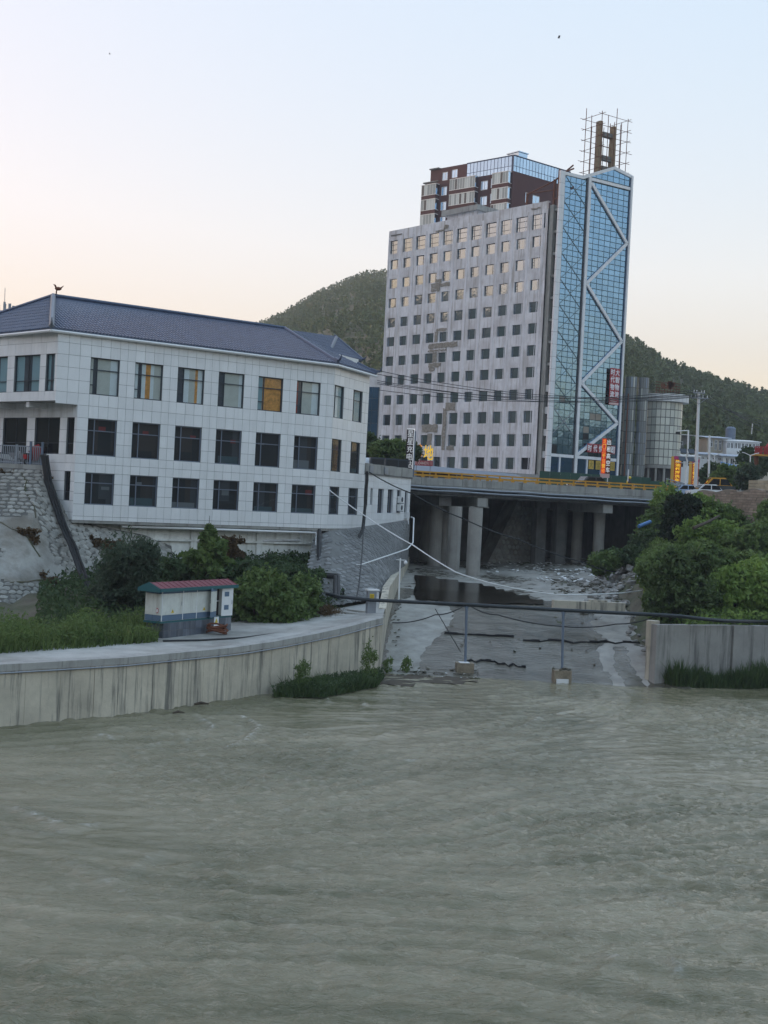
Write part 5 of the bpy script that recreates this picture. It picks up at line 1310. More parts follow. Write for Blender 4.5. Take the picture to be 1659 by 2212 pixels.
zz_ = [interp(along(WALL, s_)[1], range(len(WALLZ)), WALLZ) - .36 for s_ in np.linspace(6, wl_len, 60)]
b.tube([(p.x + .05, p.y - .05, z) for p, z in zip(pp, zz_)], .035, 5); b.build('conduit', M_['steel'], fw)
# channel side wall and the steps at the corner
TIP = Vector((0.22, 72.0)); SW = [(0.22, 72.0), (0.42, 78), (0.62, 83.0), (1.6, 100.0), (2.6, 117.0)]
SWZ = [3.36, 3.36, 4.4, 4.7, 5.0]
cw = thing('channel_wall', 'low concrete side wall of the channel below the stone slope', 'wall', (0.6, 83, 2))
for i in range(4):
    n = max(2, int((SW[i + 1][1] - SW[i][1]) / 2.4))
    for k in range(n):
        a, c = k / n + .004, (k + 1) / n - .004
        p = Vector(SW[i]).lerp(Vector(SW[i + 1]), a); q = Vector(SW[i]).lerp(Vector(SW[i + 1]), c)
        za = SWZ[i] + (SWZ[i + 1] - SWZ[i]) * a - (.3 if i == 0 else 0); zb = SWZ[i] + (SWZ[i + 1] - SWZ[i]) * c - (.3 if i == 0 else 0)
        b = MB(); b.slab([(*p, -.6), (*q, -.6), (*q, zb), (*p, za)], (-.45, .03, 0)); b.build('wall_panel', M_['wallconc'], cw)
st_ = thing('corner_steps', 'flight of low concrete steps at the end of the promenade', 'steps', (-2, 76, 2.7))
for k in range(6):
    z = 2.78 + k * .1; f = k / 6
    p = Vector((-3.6 + 1.9 * f, 73.2 + 4.6 * f)); b = MB()
    b.slab([(p.x, p.y, z - .2), (p.x + 2.9 - 1.2 * f, p.y - 2.0 + .4 * f, z - .2), (p.x + 2.9 - 1.1 * f, p.y - 1.35 + .4 * f, z - .2), (p.x + .3, p.y + .75, z - .2)], (0, 0, .2 + .03)); b.build('step', M_['pave'], st_)

# ---- stone embankment left of the building: a warped cone of rubble stone
em = thing('stone_embankment', 'steep rubble stone embankment below the scooter terrace', 'wall', (-22, 78, 3))
ET = [(-40, 86.5, 11.2), (-30, 84.0, 11.2), (-25.5, 83.2, 11.2), (-22.55, 82.75, 11.25), (-21.2, 81.75, 9.0), (-19.6, 81.9, 7.66), (-16.2, 84.5, 7.0), (-14.5, 86.0, 6.3)]
EB = [(-40, 60.0, 2.6), (-29.0, 65.0, 2.6), (-24.5, 68.2, 2.6), (-21.3, 72.3, 2.6), (-19.6, 75.6, 2.7), (-17.3, 78.9, 2.8), (-14.9, 81.6, 3.0), (-13.5, 83.0, 3.2)]
def em_f(s, t):
    k = s * 7; i = min(int(k), 6); f = k - i
    a = Vector(EB[i]).lerp(Vector(EB[i + 1]), f); c = Vector(ET[i]).lerp(Vector(ET[i + 1]), f)
    p = a.lerp(c, t); return p
b = MB(); NS, NT = 56, 26
vs = [em_f(i / NS, j / NT) for j in range(NT + 1) for i in range(NS + 1)]
b.add(vs, [(j * (NS + 1) + i, j * (NS + 1) + i + 1, (j + 1) * (NS + 1) + i + 1, (j + 1) * (NS + 1) + i) for j in range(NT) for i in range(NS)])
b.build('mortar_face', M_['mortar_d'], em, smooth=True)
em_n = smooth_noise(64, 64, 77, 3, 4)
def smear_at(s, t): return em_n[int(t * 63), int(s * 63)] + .9 * math.exp(-((s - .44) / .10) ** 2) - .15     # smeared with mortar in the middle
SM, NS, NT = MB(), 150, 70
for j in range(NT):
    for i in range(int(.15 * NS), NS):
        if smear_at((i + .5) / NS, (j + .5) / NT) > .60:
            q = [em_f(a / NS, c / NT) + Vector((0, -.045 - .02 * math.sin(a * 1.7 + c), .02)) for a, c in ((i, j), (i + 1, j), (i + 1, j + 1), (i, j + 1))]
            SM.quad(*q)
SM.build('mortar_smear', M_['mortar'], em, smooth=True)
pts = []
t = .01
while t < .97:
    s = .16 + random.random() * .01
    while s < .98:
        p = em_f(s, t); ds = em_f(min(1, s + .01), t) - p; dt = em_f(s, min(1, t + .01)) - p
        ln = ds.length / .01; w = random.uniform(.40, .66)
        n = ds.cross(dt)
        if n.y > 0: n = -n
        smear = smear_at(s, t)
        if smear < .66: pts.append((p + n.normalized() * .0 if smear < .2 else p + n.normalized() * -.03, n, ds, w * 1.05, random.uniform(.36, .46)))
        s += w / ln
    t += .42 / max(9.0, (em_f(.35, 1) - em_f(.35, 0)).length)
pts.sort(key=lambda q: q[0].length + abs(q[0].x + 20) * .0)
stones(em, pts)
b = MB()
for (s0, t0, s1, t1) in ((.30, .62, .50, .40), (.36, .95, .44, .62), (.42, .18, .60, .26)):           # cracks with dry weeds
    P = [em_f(s0 + (s1 - s0) * k / 8 + random.uniform(-.008, .008), t0 + (t1 - t0) * k / 8 + random.uniform(-.015, .015)) + Vector((.02, -.05, 0)) for k in range(9)]
    b.tube(P, [random.uniform(.03, .09) for _ in P], 5)
b.build('crack', M_['soil'], em)
b = MB(); b.slab([(-40, 86.2, 11.0), (-30, 83.7, 11.0), (-22.6, 82.45, 11.0), (-22.5, 84.0, 11.0), (-40, 88, 11.0)], (0, 0, .32)); b.build('coping', M_['concrete'], em)

# ---- stone slope under the right end of the building
sl = thing('stone_slope', 'grey rubble stone slope under the annex beside the channel', 'wall', (-1, 90, 4))
T2 = [(-4.9, 91.6, 7.3), (-3.9, 92.1, 7.7), (-1.7, 98.0, 8.0), (1.9, 106.9, 8.6), (2.25, 107.9, 8.5)]
B2 = [(-5.2, 80.0, 2.9), (-3.4, 79.2, 3.2), (-0.3, 82.8, 3.6), (1.35, 98.0, 4.65), (2.35, 111.5, 4.9)]
def sl_f(s, t):
    k = s * 4; i = min(int(k), 3); f = k - i
    return Vector(B2[i]).lerp(Vector(B2[i + 1]), f).lerp(Vector(T2[i]).lerp(Vector(T2[i + 1]), f), t)
b = MB(); NS, NT = 40, 16
vs = [sl_f(i / NS, j / NT) for j in range(NT + 1) for i in range(NS + 1)]
b.add(vs, [(j * (NS + 1) + i, j * (NS + 1) + i + 1, (j + 1) * (NS + 1) + i + 1, (j + 1) * (NS + 1) + i) for j in range(NT) for i in range(NS)])
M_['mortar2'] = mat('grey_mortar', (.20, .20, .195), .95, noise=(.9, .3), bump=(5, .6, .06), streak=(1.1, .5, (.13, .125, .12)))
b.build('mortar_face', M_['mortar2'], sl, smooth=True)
pts = []
t = .02
while t < .97:
    s = .02
    while s < .99:
        p = sl_f(s, t); ds = sl_f(min(1, s + .01), t) - p; dt = sl_f(s, min(1, t + .01)) - p; w = random.uniform(.42, .75); n = ds.cross(dt)
        if n.y > 0: n = -n
        pts.append((p - n.normalized() * .03, n, ds, w * .96, random.uniform(.42, .54))); s += w / (ds.length / .01)
    t += .46 / 9.0
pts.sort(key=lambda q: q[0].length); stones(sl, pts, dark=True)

# ---- right flood wall
rw = thing('right_flood_wall', 'grey streaked concrete flood wall right of the channel mouth', 'wall', (*RW0, 0))
s = 0.0; k = 0
M_['rwall'] = mat('right_wall_concrete', (.33, .315, .295), .85, noise=(.7, .25), streak=(1.5, .85, (.075, .072, .068)), bump=(8, .35, .03), rnd=.06)
for w in [2.35, 2.9, .25, 2.3, 2.9, 2.9, 2.9, 2.9, 2.9, 2.9]:
    p = RW0 + RD * (s + .01); q = RW0 + RD * (s + w - .012); off = RN * (.16 if w < .5 else random.uniform(-.012, .012))
    p, q = p + off, q + off
    b = MB(); b.slab([(*p, -1), (*q, -1), (*q, 3.6), (*p, 3.58)], (RN.x * .6, RN.y * .6, 0)); b.build('wall_panel', M_['rwall'], rw); s += w
b = MB(); p = RW0 + RD * .02 + RN * .61; q = p + Vector((1.1, 4.5)); b.slab([(*p, -1), (*q, -1), (*q, 3.4), (*p, 3.55)], (.3, 0, 0)); b.build('end_face', M_['rwall'], rw)
p = at(1411, 1340, 74.6); b = MB(); b.cyl((p.x, p.y), .34, -.5, 2.2, 8); b.cyl((p.x, p.y), .40, 2.2, 3.75, 8)
tag(b.build('corner_pillar', M_['wallconc'], loc=(p.x, p.y, 0)), 'weathered concrete pillar at the left end of the right flood wall', 'pillar')

# ---- brick and stone retaining walls up by the road on the right
M_['brick'] = mat('old_red_brick', (.33, .265, .215), .9, rnd=.22, noise=(3, .3)); M_['brickbed'] = mat('brick_mortar', (.25, .215, .18), .95, noise=(1.5, .3), bump=(6, .5, .04))
bw = thing('brick_retaining_wall', 'ragged old brick retaining wall below the road on the right bank', 'wall', (30, 108, 9))
BA, BB = at(1505, 1060, 113.0), at(1790, 1052, 100.0); BA.z = 0; BB.z = 0
d = (BB - BA).normalized(); FBW = Fr(BA.x, BA.y, math.degrees(math.atan2(d.x, d.y))); LB = (BB - BA).length
UB = unit_box('brick', M_['brick'])
def topz(x): return interp(x, [0, LB], [12.45, 13.0]) + .12 * math.sin(x * 2.1)
def botz(x): return interp(x, [0, 3, 4.2, LB], [11.5, 10.6, 9.2, 8.6])
b = MB(); P = [x for x in np.linspace(0, LB, 40)]
b.slab([FBW.p(x, .06, topz(x) - .05) for x in P] + [FBW.p(x, .06, botz(x) - 1) for x in P[::-1]], FBW.p(0, .6, 0) - FBW.p(0, 0, 0)); b.build('core', M_['brickbed'], bw)
rest = MB(); nb = 0; k = 0
z = 12.9
while z > 8.6:
    x = (k % 2) * .3
    while x < min(LB, 17.0):
        w, h_ = random.uniform(.42, .62), .20
        if z + h_ < topz(x) and z > botz(x) and random.random() < .93:
            y = random.uniform(.0, .045)
            if nb < 300: inst('brick', UB, FBW.M(x, y, z, (w - .04, .12, h_ - .035)), bw); nb += 1
            else: rest.box(FBW, x, x + w - .04, y, y + .12, z, z + h_ - .035)
        x += w
    z -= .22; k += 1
if rest.v: tag(rest.build('brick', M_['brickbed'], bw), kind='stuff')
M_['ashlar'] = mat('buff_block', (.40, .345, .25), .9, rnd=.12, noise=(2, .2))
sb = thing('block_wall', 'buff stone block wall standing above the brick wall at the edge of the photo', 'wall', at(1620, 1055, 118))
p, q = at(1616, 1052, 119.0), at(1760, 1052, 112.0); d = (q - p).normalized(); FS = Fr(p.x, p.y, math.degrees(math.atan2(d.x, d.y)))
UA = unit_box('stone_block', M_['ashlar'])
z0 = 12.6
for r_, hh in enumerate((.32, .30, .30, .34)):
    x = -(r_ % 2) * .5
    while x < 7.5:
        w = random.uniform(.9, 1.3); inst('stone_block', UA, FS.M(max(x, 0) + .02, random.uniform(0, .03), z0, (w - .04, .5, hh - .03)), sb); x += w
    z0 += hh

# ---- the black pipeline across the mouth
pl = thing('pipeline', 'long black pipeline crossing the channel mouth on thin steel posts', 'pipe', at(1008, 1306, 74.5))
pts = [at(u, v, y) for u, v, y in ((706, 1283, 76.5), (735, 1289, 75.6), (800, 1296, 75.0), (900, 1301, 74.7), (1008, 1306, 74.4), (1110, 1312, 74.0), (1217, 1318, 73.6), (1330, 1324, 73.5), (1420, 1328, 73.6), (1470, 1331, 73.9), (1520, 1337, 74.5), (1560, 1341, 75.1), (1600, 1342, 76.0), (1690, 1343, 79.0))]
b = MB(); b.tube(pts, .11, 10); b.build('main_pipe', mat('black_pipe', (.018, .024, .030), .45), pl, smooth=True)
for k, (u, vt, vb, Y) in enumerate(((1008, 1307, 1436, 74.4), (1217, 1320, 1450, 73.6))):
    p, q = at(u, vt, Y), at(u - 3, vb, Y)
    b = MB(); b.tube([p, q], .075, 8); b.build('post', M_['bluesteel'], pl)
    b = MB(); b.tube([p + Vector((-.16, 0, .0)), p + Vector((-.1, 0, -.14)), p + Vector((.1, 0, -.14)), p + Vector((.16, 0, 0))], .03, 5); b.build('saddle', M_['bluesteel'], pl)
for u, v, Y, lab, m in ((1003, 1447, 74.2, 'mossy concrete footing block with a white slate on top', 'conc_foot'), (1213, 1462, 73.0, 'broken brown concrete footing block standing in the shallow water', 'foot2')):
    q = at(u, v, Y); t = thing('footing_block', lab, 'footing', (q.x, q.y, 0), R(12), 'footings of the pipeline posts')
    F = Fr(q.x, q.y, 82); b = MB()
    b.prism([(F.p(x, y, 0).x, F.p(x, y, 0).y) for x, y in ((-.52, -.35), (.5, -.38), (.56, .3), (.1, .4), (-.5, .36))], -.2, .72); b.build('block', M_['foot'] if 'foot' in M_ else M_.setdefault('foot', mat('mossy_concrete', (.27, .22, .16), .9, noise=(2.5, .5), bump=(5, .8, .08))), t)
    if u < 1100:
        b = MB(); b.box(F, -.35, .25, -.3, .2, .725, .76); b.build('slate', M_['white'], t)
    else:
        b = MB(); b.box(F, -.42, .3, -.48, -.39, -.1, .25); b.build('chipped_base', M_['dirtywhite'], t)
        for k in range(6):
            b = MB(); c = F.p(random.uniform(-.5, .5), random.uniform(-.3, .3), .74); b.ball(c, random.uniform(.08, .16), 6, 4, jit=.3); b.build('stone', M_['soil'], t)
def cable(name, pts, r, m, lab, sag=0.0, cat='cable', n=5, sub=10, group=None):
    P = []
    for (p, q) in zip(pts[:-1], pts[1:]):
        for k in range(sub):
            f = k / sub; w = Vector(p).lerp(Vector(q), f); w.z -= sag * 4 * f * (1 - f); P.append(w)
    P.append(Vector(pts[-1])); b = MB(); b.tube(P, r, n)
    return tag(b.build(name, m, loc=P[0]), lab, cat, group)
cable('hanging_wire', [at(1003, 1308, 74.3), at(940, 1328, 74.0), at(850, 1345, 73.0)], .035, M_['black'], 'thin black wire looping from the pipeline down towards the flood wall end', .15)
cable('hanging_wire', [at(1018, 1310, 74.3), at(1075, 1328, 74.2), at(1215, 1353, 73.6), at(1330, 1348, 73.6), at(1415, 1332, 73.6)], .035, M_['black'], 'thin black wire hung in two bays under the right half of the pipeline', .12)
cable('guy_wire', [at(940, 1315, 74.5), at(995, 1408, 74.3)], .025, M_['black'], 'thin black stay wire slanting from the pipeline towards the left footing', 0)
cable('white_conduit_cable', [at(708, 1056, 90.0), at(800, 1122, 84), at(893, 1178, 80), at(985, 1236, 77.5), at(1080, 1264, 77), at(1200, 1284, 79), at(1300, 1283, 84), at(1390, 1275, 91)], .042, M_['white'], 'white plastic cable sagging from the building across the channel', .05)
cable('overhead_cable', [at(798, 1020, 98.0), at(890, 1066, 97), at(1000, 1120, 97), at(1120, 1165, 98), at(1260, 1215, 100), at(1330, 1235, 102)], .048, M_['black'], 'thick black cable sloping from the annex parapet across the channel', .12)
for k_, (px_, lab_) in enumerate([([(1130, 1387), (1220, 1390), (1310, 1391), (1400, 1389)], 'long dark line painting the shade under a broken lip across the right half of the channel mouth'), ([(1008, 1433), (1060, 1434), (1100, 1442), (1145, 1446)], 'short dark line painting the shade under a broken lip beside the mossy footing block'), ([(960, 1372), (1030, 1375), (1130, 1378)], 'faint dark line painting the shade under a lip across the wet ramp left of the second post')]):
    Q_ = []
    for i_ in range(len(px_) - 1):
        for j_ in range(5): Q_.append((px_[i_][0] + (px_[i_ + 1][0] - px_[i_][0]) * j_ / 5, px_[i_][1] + (px_[i_ + 1][1] - px_[i_][1]) * j_ / 5 + random.uniform(-2, 2)))
    b = MB()
    for (u0, v0), (u1, v1) in zip(Q_[:-1], Q_[1:]):
        P4 = []
        for u, v in ((u0, v0), (u1, v1)):
            d = _ray(u, v); t = .02
            while H + d[2] * t > bedz(d[0] * t, d[1] * t) and t < .08: t *= 1.005
            P4.append(Vector((d[0] * t, d[1] * t, bedz(d[0] * t, d[1] * t))))
        p, q = P4; w_ = random.uniform(.05, .13); b.slab([p + Vector((0, 0, -.1)), q + Vector((0, 0, -.1)), q + Vector((0, w_ * 2, -.1)), p + Vector((0, w_ * 2, -.1))], (0, 0, .12 + w_))
    tag(b.build('lip_shade_line', M_['dark'], loc=P4[0]), lab_, 'ledge')  # near-black slabs paint the shaded undercut of broken concrete edges
p_ = gz(1280, 1307, 3.75); b = MB(); F = Fr(p_.x, p_.y, 84)
b.box(F, -2.75, 2.2, -.3, .3, 3.35, 3.98); b.box(F, -.2, 1.0, -.1, .35, 3.981, 4.1)
tag(b.build('concrete_kerb_block', M_['wallconc'], loc=(p_.x, p_.y, 3.5)), 'long pale concrete block lying on the channel bed by the rubble', 'block')
# ------------------------------------------------------------------ smaller things
# transformer kiosk on the promenade
K0, K1 = gz(348, 1379, 2.56), gz(503, 1362, 2.56)
d = (K1 - K0).normalized(); FK = Fr(K0.x, K0.y, math.degrees(math.atan2(d.x, d.y))); KL = (K1 - K0).length; KD = 2.6
kb = thing('transformer_kiosk', 'white transformer kiosk with red roof and one open door on a dark tiled plinth', 'transformer', (K0.x, K0.y, 2.55), FK.rz)
b = MB(); b.box(FK, 0.15, KL, 0, KD, 2.4, 3.5); b.build('plinth', M_['dkconc'], kb)
M_['plinth'] = mat('blue_grey_plinth_tile', (.10, .115, .145), .4, rnd=.3, noise=(2, .3), streak=(3, .4, (.3, .3, .32)))
UP = unit_box('plinth_tile', M_['plinth'])
npl = 11
for i in range(npl):
    for j in range(2):
        if i == 8 and j == 0: continue
        w = (KL - .15) / npl
        inst('plinth_tile', UP, FK.M(.15 + i * w + .012, -.03, 2.52 + j * .5, (w - .024, .028, .475)), kb)
for i in range(4):
    for j in range(2):
        w = KD / 4; M = FK.M(.12, i * w + .012, 2.52 + j * .5, (.028, w - .024, .475)); inst('plinth_tile', UP, M, kb)
M_['kiosk'] = mat('kiosk_cream', (.66, .67, .62), .45, noise=(3, .16), streak=(3, .5, (.36, .33, .28))); M_['kgreen'] = mat('kiosk_green', (.02, .11, .125), .5, noise=(2, .15)); M_['kblue'] = mat('kiosk_blue', (.10, .16, .24), .5); M_['kred'] = mat('kiosk_roof_red', (.22, .055, .07), .55, noise=(2, .25))
b = MB(); b.box(FK, -.05, KL - 1.75, .08, KD, 3.62, 5.6); b.box(FK, KL - 1.72, KL - .05, .9, KD, 3.62, 5.6); b.build('body', M_['kiosk'], kb)
b = MB(); b.box(FK, -.12, KL, .0, KD + .05, 3.5, 3.618); b.build('base_frame', M_['kgreen'], kb)
def kdoor(x0, x1, y, lab=None, win=False, F=FK, handle=True, warn=True):
    o = MB(); o.box(F, x0 + .015, x1 - .015, y - .04, y, 4.02, 5.36, 0); o.box(F, x0 + .015, x1 - .015, y - .04, y, 3.64, 4.005, 1); o.box(F, x0 + .015, x1 - .015, y - .04, y, 5.375, 5.58, 1)
    t = o.build('door', [M_['kiosk'], M_['kblue']], kb)
    if lab: t['label'] = lab
    if handle: b = MB(); b.box(F, x1 - .14, x1 - .10, y - .075, y - .041, 4.55, 4.8); b.build('handle', M_['steel'], t)
    if warn:
        c = (x0 + x1) / 2; b = MB(); b.slab([F.p(c - .13, y - .05, 4.12), F.p(c + .13, y - .05, 4.12), F.p(c, y - .05, 4.36)], F.p(0, .008, 0) - F.p(0, 0, 0)); b.build('warning_triangle', M_['warny'], t)
        b = MB(); b.slab([F.p(c + .01, y - .058, 4.30), F.p(c - .03, y - .058, 4.22), F.p(c + .01, y - .058, 4.225), F.p(c - .01, y - .058, 4.14), F.p(c + .035, y - .058, 4.235), F.p(c, y - .058, 4.232)], F.p(0, .006, 0) - F.p(0, 0, 0)); b.build('warning_bolt', M_['black'], t)
    return t
M_['warny'] = mat('warning_yellow', (.70, .50, .03), .5)
dw = (KL - 1.75) / 3
kdoor(0, dw * 1.18, .07); kdoor(dw * 1.2, dw * 2.0, .07, warn=False, handle=False); kdoor(dw * 2.02, dw * 2.9, .07)
F5 = Fr(FK.p(KL - 2.35, -.62, 0).x, FK.p(KL - 2.35, -.62, 0).y, FK.ang - 32); kdoor(0, .95, 0, warn=False, F=F5, handle=False)
for x in (-.05, dw * 1.18 - .02, dw * 2.0 - .02, KL - 1.76, KL - .1):
    b = MB(); b.box(FK, x, x + .05, .018, .065, 3.62, 5.6); b.build('frame_post', M_['white'], kb)
b = MB(); b.box(FK, KL - 1.7, KL - .75, .88, .895, 3.65, 5.55); b.build('open_bay', M_['dark'], kb)
for x0 in (KL - 1.68, KL - 1.2):
    b = MB(); b.box(FK, x0, x0 + .42, .80, .875, 3.75, 4.6); b.box(FK, x0, x0 + .42, .80, .875, 4.66, 5.45); b.build('meter_panel', mat('dark_meter_panel', (.035, .022, .022), .4), kb)
b = MB(); b.box(FK, KL - 1.7, KL - .75, .5, .86, 4.605, 4.65); b.build('shelf', M_['white'], kb)
F6 = Fr(FK.p(KL - .98, .0, 0).x, FK.p(KL - .98, .0, 0).y, FK.ang + 12)
o = MB(); o.box(F6, 0, .95, -.05, 0, 3.64, 5.6); dr = o.build('door', M_['white'], kb); dr['label'] = 'white kiosk door standing open with two small windows'
for z in (4.05, 4.95):
    b = MB(); b.box(F6, .22, .6, -.065, -.051, z, z + .32); p = b.build('window', M_['kblue'], dr)
b = MB(); b.box(F6, .85, .88, -.08, -.051, 4.4, 4.7); b.build('handle', M_['steel'], dr)
for k, yy in enumerate((0.1, 1.3)):                              # end panels
    b = MB(); b.box(FK, -.11, -.055, yy, yy + 1.16, 4.02, 5.36, 0); b.box(FK, -.11, -.055, yy, yy + 1.16, 3.64, 4.005, 1); b.box(FK, -.11, -.055, yy, yy + 1.16, 5.375, 5.58, 1); b.build('end_panel', [M_['kiosk'], M_['kblue']], kb)
b = MB(); c = FK.p(-.12, .55, 4.3); b.tube([c + Vector((0, 0, 0)), c + (FK.p(-.02, 0, 0) - FK.p(0, 0, 0))], .17, 14, 0); b.tube([c + (FK.p(-.021, 0, 0) - FK.p(0, 0, 0)), c + (FK.p(-.03, 0, 0) - FK.p(0, 0, 0))], .12, 14, 1); b.build('warning_disc', [M_['red'], M_['white']], kb)
b = MB(); b.slab([FK.p(-.45, -.45, 5.62), FK.p(KL + .25, -.45, 5.62), FK.p(KL + .25, KD * .5, 6.0), FK.p(-.45, KD * .5, 6.0)], (0, 0, .06)); b.slab([FK.p(-.45, KD + .4, 5.62), FK.p(-.45, KD * .5, 6.0), FK.p(KL + .25, KD * .5, 6.0), FK.p(KL + .25, KD + .4, 5.62)], (0, 0, .06)); b.build('roof', M_['kred'], kb)
b = MB(); b.box(FK, -.47, KL + .27, -.50, -.455, 5.52, 5.74); b.slab([FK.p(-.47, -.45, 5.5), FK.p(-.47, KD + .4, 5.5), FK.p(-.47, KD + .4, 5.72), FK.p(-.47, KD * .5, 6.1), FK.p(-.47, -.45, 5.72)], FK.p(-.04, 0, 0) - FK.p(0, 0, 0)); b.build('fascia', M_['kgreen'], kb)
b = MB()
for i in range(16): x = -.4 + i * (KL + .6) / 15; b.slab([FK.p(x, -.44, 5.69), FK.p(x + .04, -.44, 5.69), FK.p(x + .04, KD * .5, 6.07), FK.p(x, KD * .5, 6.07)], (0, 0, .03))
b.build('roof_rib', M_['kred'], kb)
b = MB(); b.box(FK, KL - 1.62, KL - 1.2, -.06, -.035, 3.0, 3.62); q_ = b.build('warning_plate', M_['white'], kb)
b = MB(); c = KL - 1.41; b.slab([FK.p(c - .15, -.066, 3.22), FK.p(c + .15, -.066, 3.22), FK.p(c, -.066, 3.52)], FK.p(0, .004, 0) - FK.p(0, 0, 0)); b.build('warning_triangle', M_['warny'], q_)
b = MB(); b.box(FK, KL - .98, KL - .62, -.04, -.005, 2.55, 3.1); b.build('vent_opening', M_['dark'], kb)
for k in range(16):                                               # old coil of rope
    pass
q = FK.p(KL * .62, -.65, 2.72); b = MB()
for k in range(7):
    a0 = random.uniform(0, 6); rr_ = random.uniform(.25, .55); b.tube([q + Vector((rr_ * math.cos(a0 + t * .7) * 1.2, rr_ * .6 * math.sin(a0 + t * .7), .05 * k + .1 * math.sin(t))) for t in range(9)], .05, 5)
tag(b.build('rope_coil', M_['rust'], loc=q), 'tangled rusty coil of old rope lying before the kiosk plinth', 'coil')
kb.scale = (0.965, 0.42, 0.80)
cable('ground_cable', [gz(352, 1384, 2.6), gz(430, 1383, 2.6), gz(520, 1378, 2.6), gz(600, 1368, 2.65), gz(700, 1355, 2.75), gz(760, 1340, 2.95), gz(805, 1322, 3.3)], .05, M_['black'], 'black cable lying along the promenade behind the flood wall', 0)

# grey utility cabinet, camera pole, valve, pipes on the building
q = gz(803, 1324, 3.3); b = MB(); F = Fr(q.x, q.y, 75)
t = thing('utility_cabinet', 'grey steel utility cabinet with yellow notice at the promenade corner', 'cabinet', q, F.rz)
b.box(F, -.27, .25, 0, .5, 3.25, 4.62); b.build('body', M_['steel'], t)
b = MB(); b.box(F, .255, .42, .1, .4, 3.25, 4.55); b.build('side_pipe', M_['white'], t)
b = MB(); b.box(F, -.32, .42, -.05, .55, 4.625, 4.72); b.build('lid', M_['white'], t)
b = MB(); b.box(F, -.17, .1, -.015, -.002, 4.0, 4.45); n_ = b.build('notice', M_['warny'], t)
for i in range(4): b = MB(); b.box(F, -.13, .06, -.022, -.016, 4.08 + i * .08, 4.105 + i * .08); b.build('notice_line', M_['rust'], n_)
p, q = at(865, 1206, 84.0), at(861, 1303, 84.0)
t = thing('camera_pole', 'thin white camera pole on the channel wall with round camera', 'pole', q)
b = MB(); b.tube([q, p], [.06, .045], 8); b.build('mast', M_['white'], t)
b = MB(); b.tube([p + Vector((-.35, 0, -.1)), p + Vector((.4, 0, -.12))], .03, 6); b.build('arm', M_['white'], t)
b = MB(); b.ball(p + Vector((.36, 0, -.28)), .13, 8, 6); b.tube([p + Vector((.36, 0, -.1)), p + Vector((.36, 0, -.2))], .05, 6); b.build('camera', M_['white'], t)
b = MB(); b.box(WF, p.x - .42, p.x - .28, p.y - .05, p.y + .05, p.z - .12, p.z + .06); b.build('junction_box', M_['steel'], t)
q = gz(740, 1312, 3.0); b = MB(); b.cyl((q.x, q.y), .16, 2.9, 3.7, 8); b.cyl((q.x, q.y), .24, 3.3, 3.42, 8); b.tube([(q.x, q.y, 3.7), (q.x, q.y, 4.1)], .06, 6)
tag(b.build('valve', M_['black'], loc=q), 'small black pipe valve standing by the utility cabinet', 'valve')
def pipe(name, px, r, m, lab, group=None, cat='pipe'):
    b = MB(); b.tube([at(*p) for p in px], r, 8); return tag(b.build(name, m, loc=at(*px[0])), lab, cat, group)
pipe('drain_pipe', [(262, 1132, 83.2), (264, 1137, 83.2), (420, 1142, 86), (560, 1147, 88.8), (683, 1151, 91.0), (681, 1221, 88), (692, 1222, 86.5), (691, 1240, 85.5)], .085, M_['white'], 'white drain pipe running under the building edge and down beside the black one')
pipe('drain_pipe', [(314, 1142, 85.0), (317, 1150, 85.0), (420, 1158, 87.2), (500, 1166, 88.7), (555, 1168, 89.8), (648, 1167, 91.5), (649, 1155, 91.5)], .075, M_['dirtywhite'], 'dirty white drain pipe crossing the wall lower down behind the small tree')
pipe('downpipe', [(690, 1146, 91.2), (688, 1250, 85.0)], .16, M_['black'], 'thick black downpipe from the building underside to the bank')
pipe('black_pipe', [(683, 1243, 84.5), (725, 1246, 83.0), (724, 1288, 78.0)], .15, M_['black'], 'black elbow pipe dropping from the bank to the pipeline, outer of two')
pipe('black_pipe', [(690, 1240, 84.6), (730, 1243, 83.2), (731, 1290, 77.8)], .12, M_['black'], 'black elbow pipe dropping from the bank to the pipeline, inner of two')
pipe('wall_conduit', [(692, 1222, 88), (745, 1218, 88.0), (779, 1220, 88.5), (880, 1186, 95.0), (892, 1172, 97), (894, 1119, 100), (888, 1117, 103)], .05, M_['white'], 'white conduit bent across the stone slope and up the annex corner')
def bundle(name, px, n, sp, lab, r=.045):
    t = thing(name, lab, 'cable', at(*px[0]))
    for k in range(n):
        off = Vector((random.uniform(-sp, sp), random.uniform(-.1, .05), random.uniform(-.1, .1)))
        P = [at(*p) for p in px]; Q = []
        for a, c in zip(P[:-1], P[1:]):
            for j in range(4): Q.append(a.lerp(c, j / 4) + off + Vector((random.uniform(-.03, .03), 0, random.uniform(-.03, .03))))
        Q.append(P[-1] + off * 1.5); b = MB(); b.tube(Q, r * random.uniform(.7, 1.3), 5); b.build('cable', M_['black'], t)
bundle('cable_bundle', [(97, 985, 82.0), (104, 1040, 81.6), (118, 1085, 80.8), (138, 1140, 79.8), (160, 1190, 78.0), (178, 1240, 75.5), (198, 1290, 73.0)], 9, .22, 'thick bundle of black cables running down the stone embankment', .075)
bundle('cable_bundle', [(792, 1020, 96.4), (788, 1090, 96.2), (783, 1145, 95.4), (768, 1172, 94), (745, 1195, 92), (720, 1203, 91), (690, 1208, 90)], 8, .12, 'bundle of black cables hanging down between the building and the annex', .05)
cable('hanging_cable', [at(786, 1130, 95.4), at(782, 1200, 89), at(775, 1270, 82), at(768, 1300, 78.5)], .045, M_['black'], 'single black cable hanging down the stone slope to the pipeline', 0)

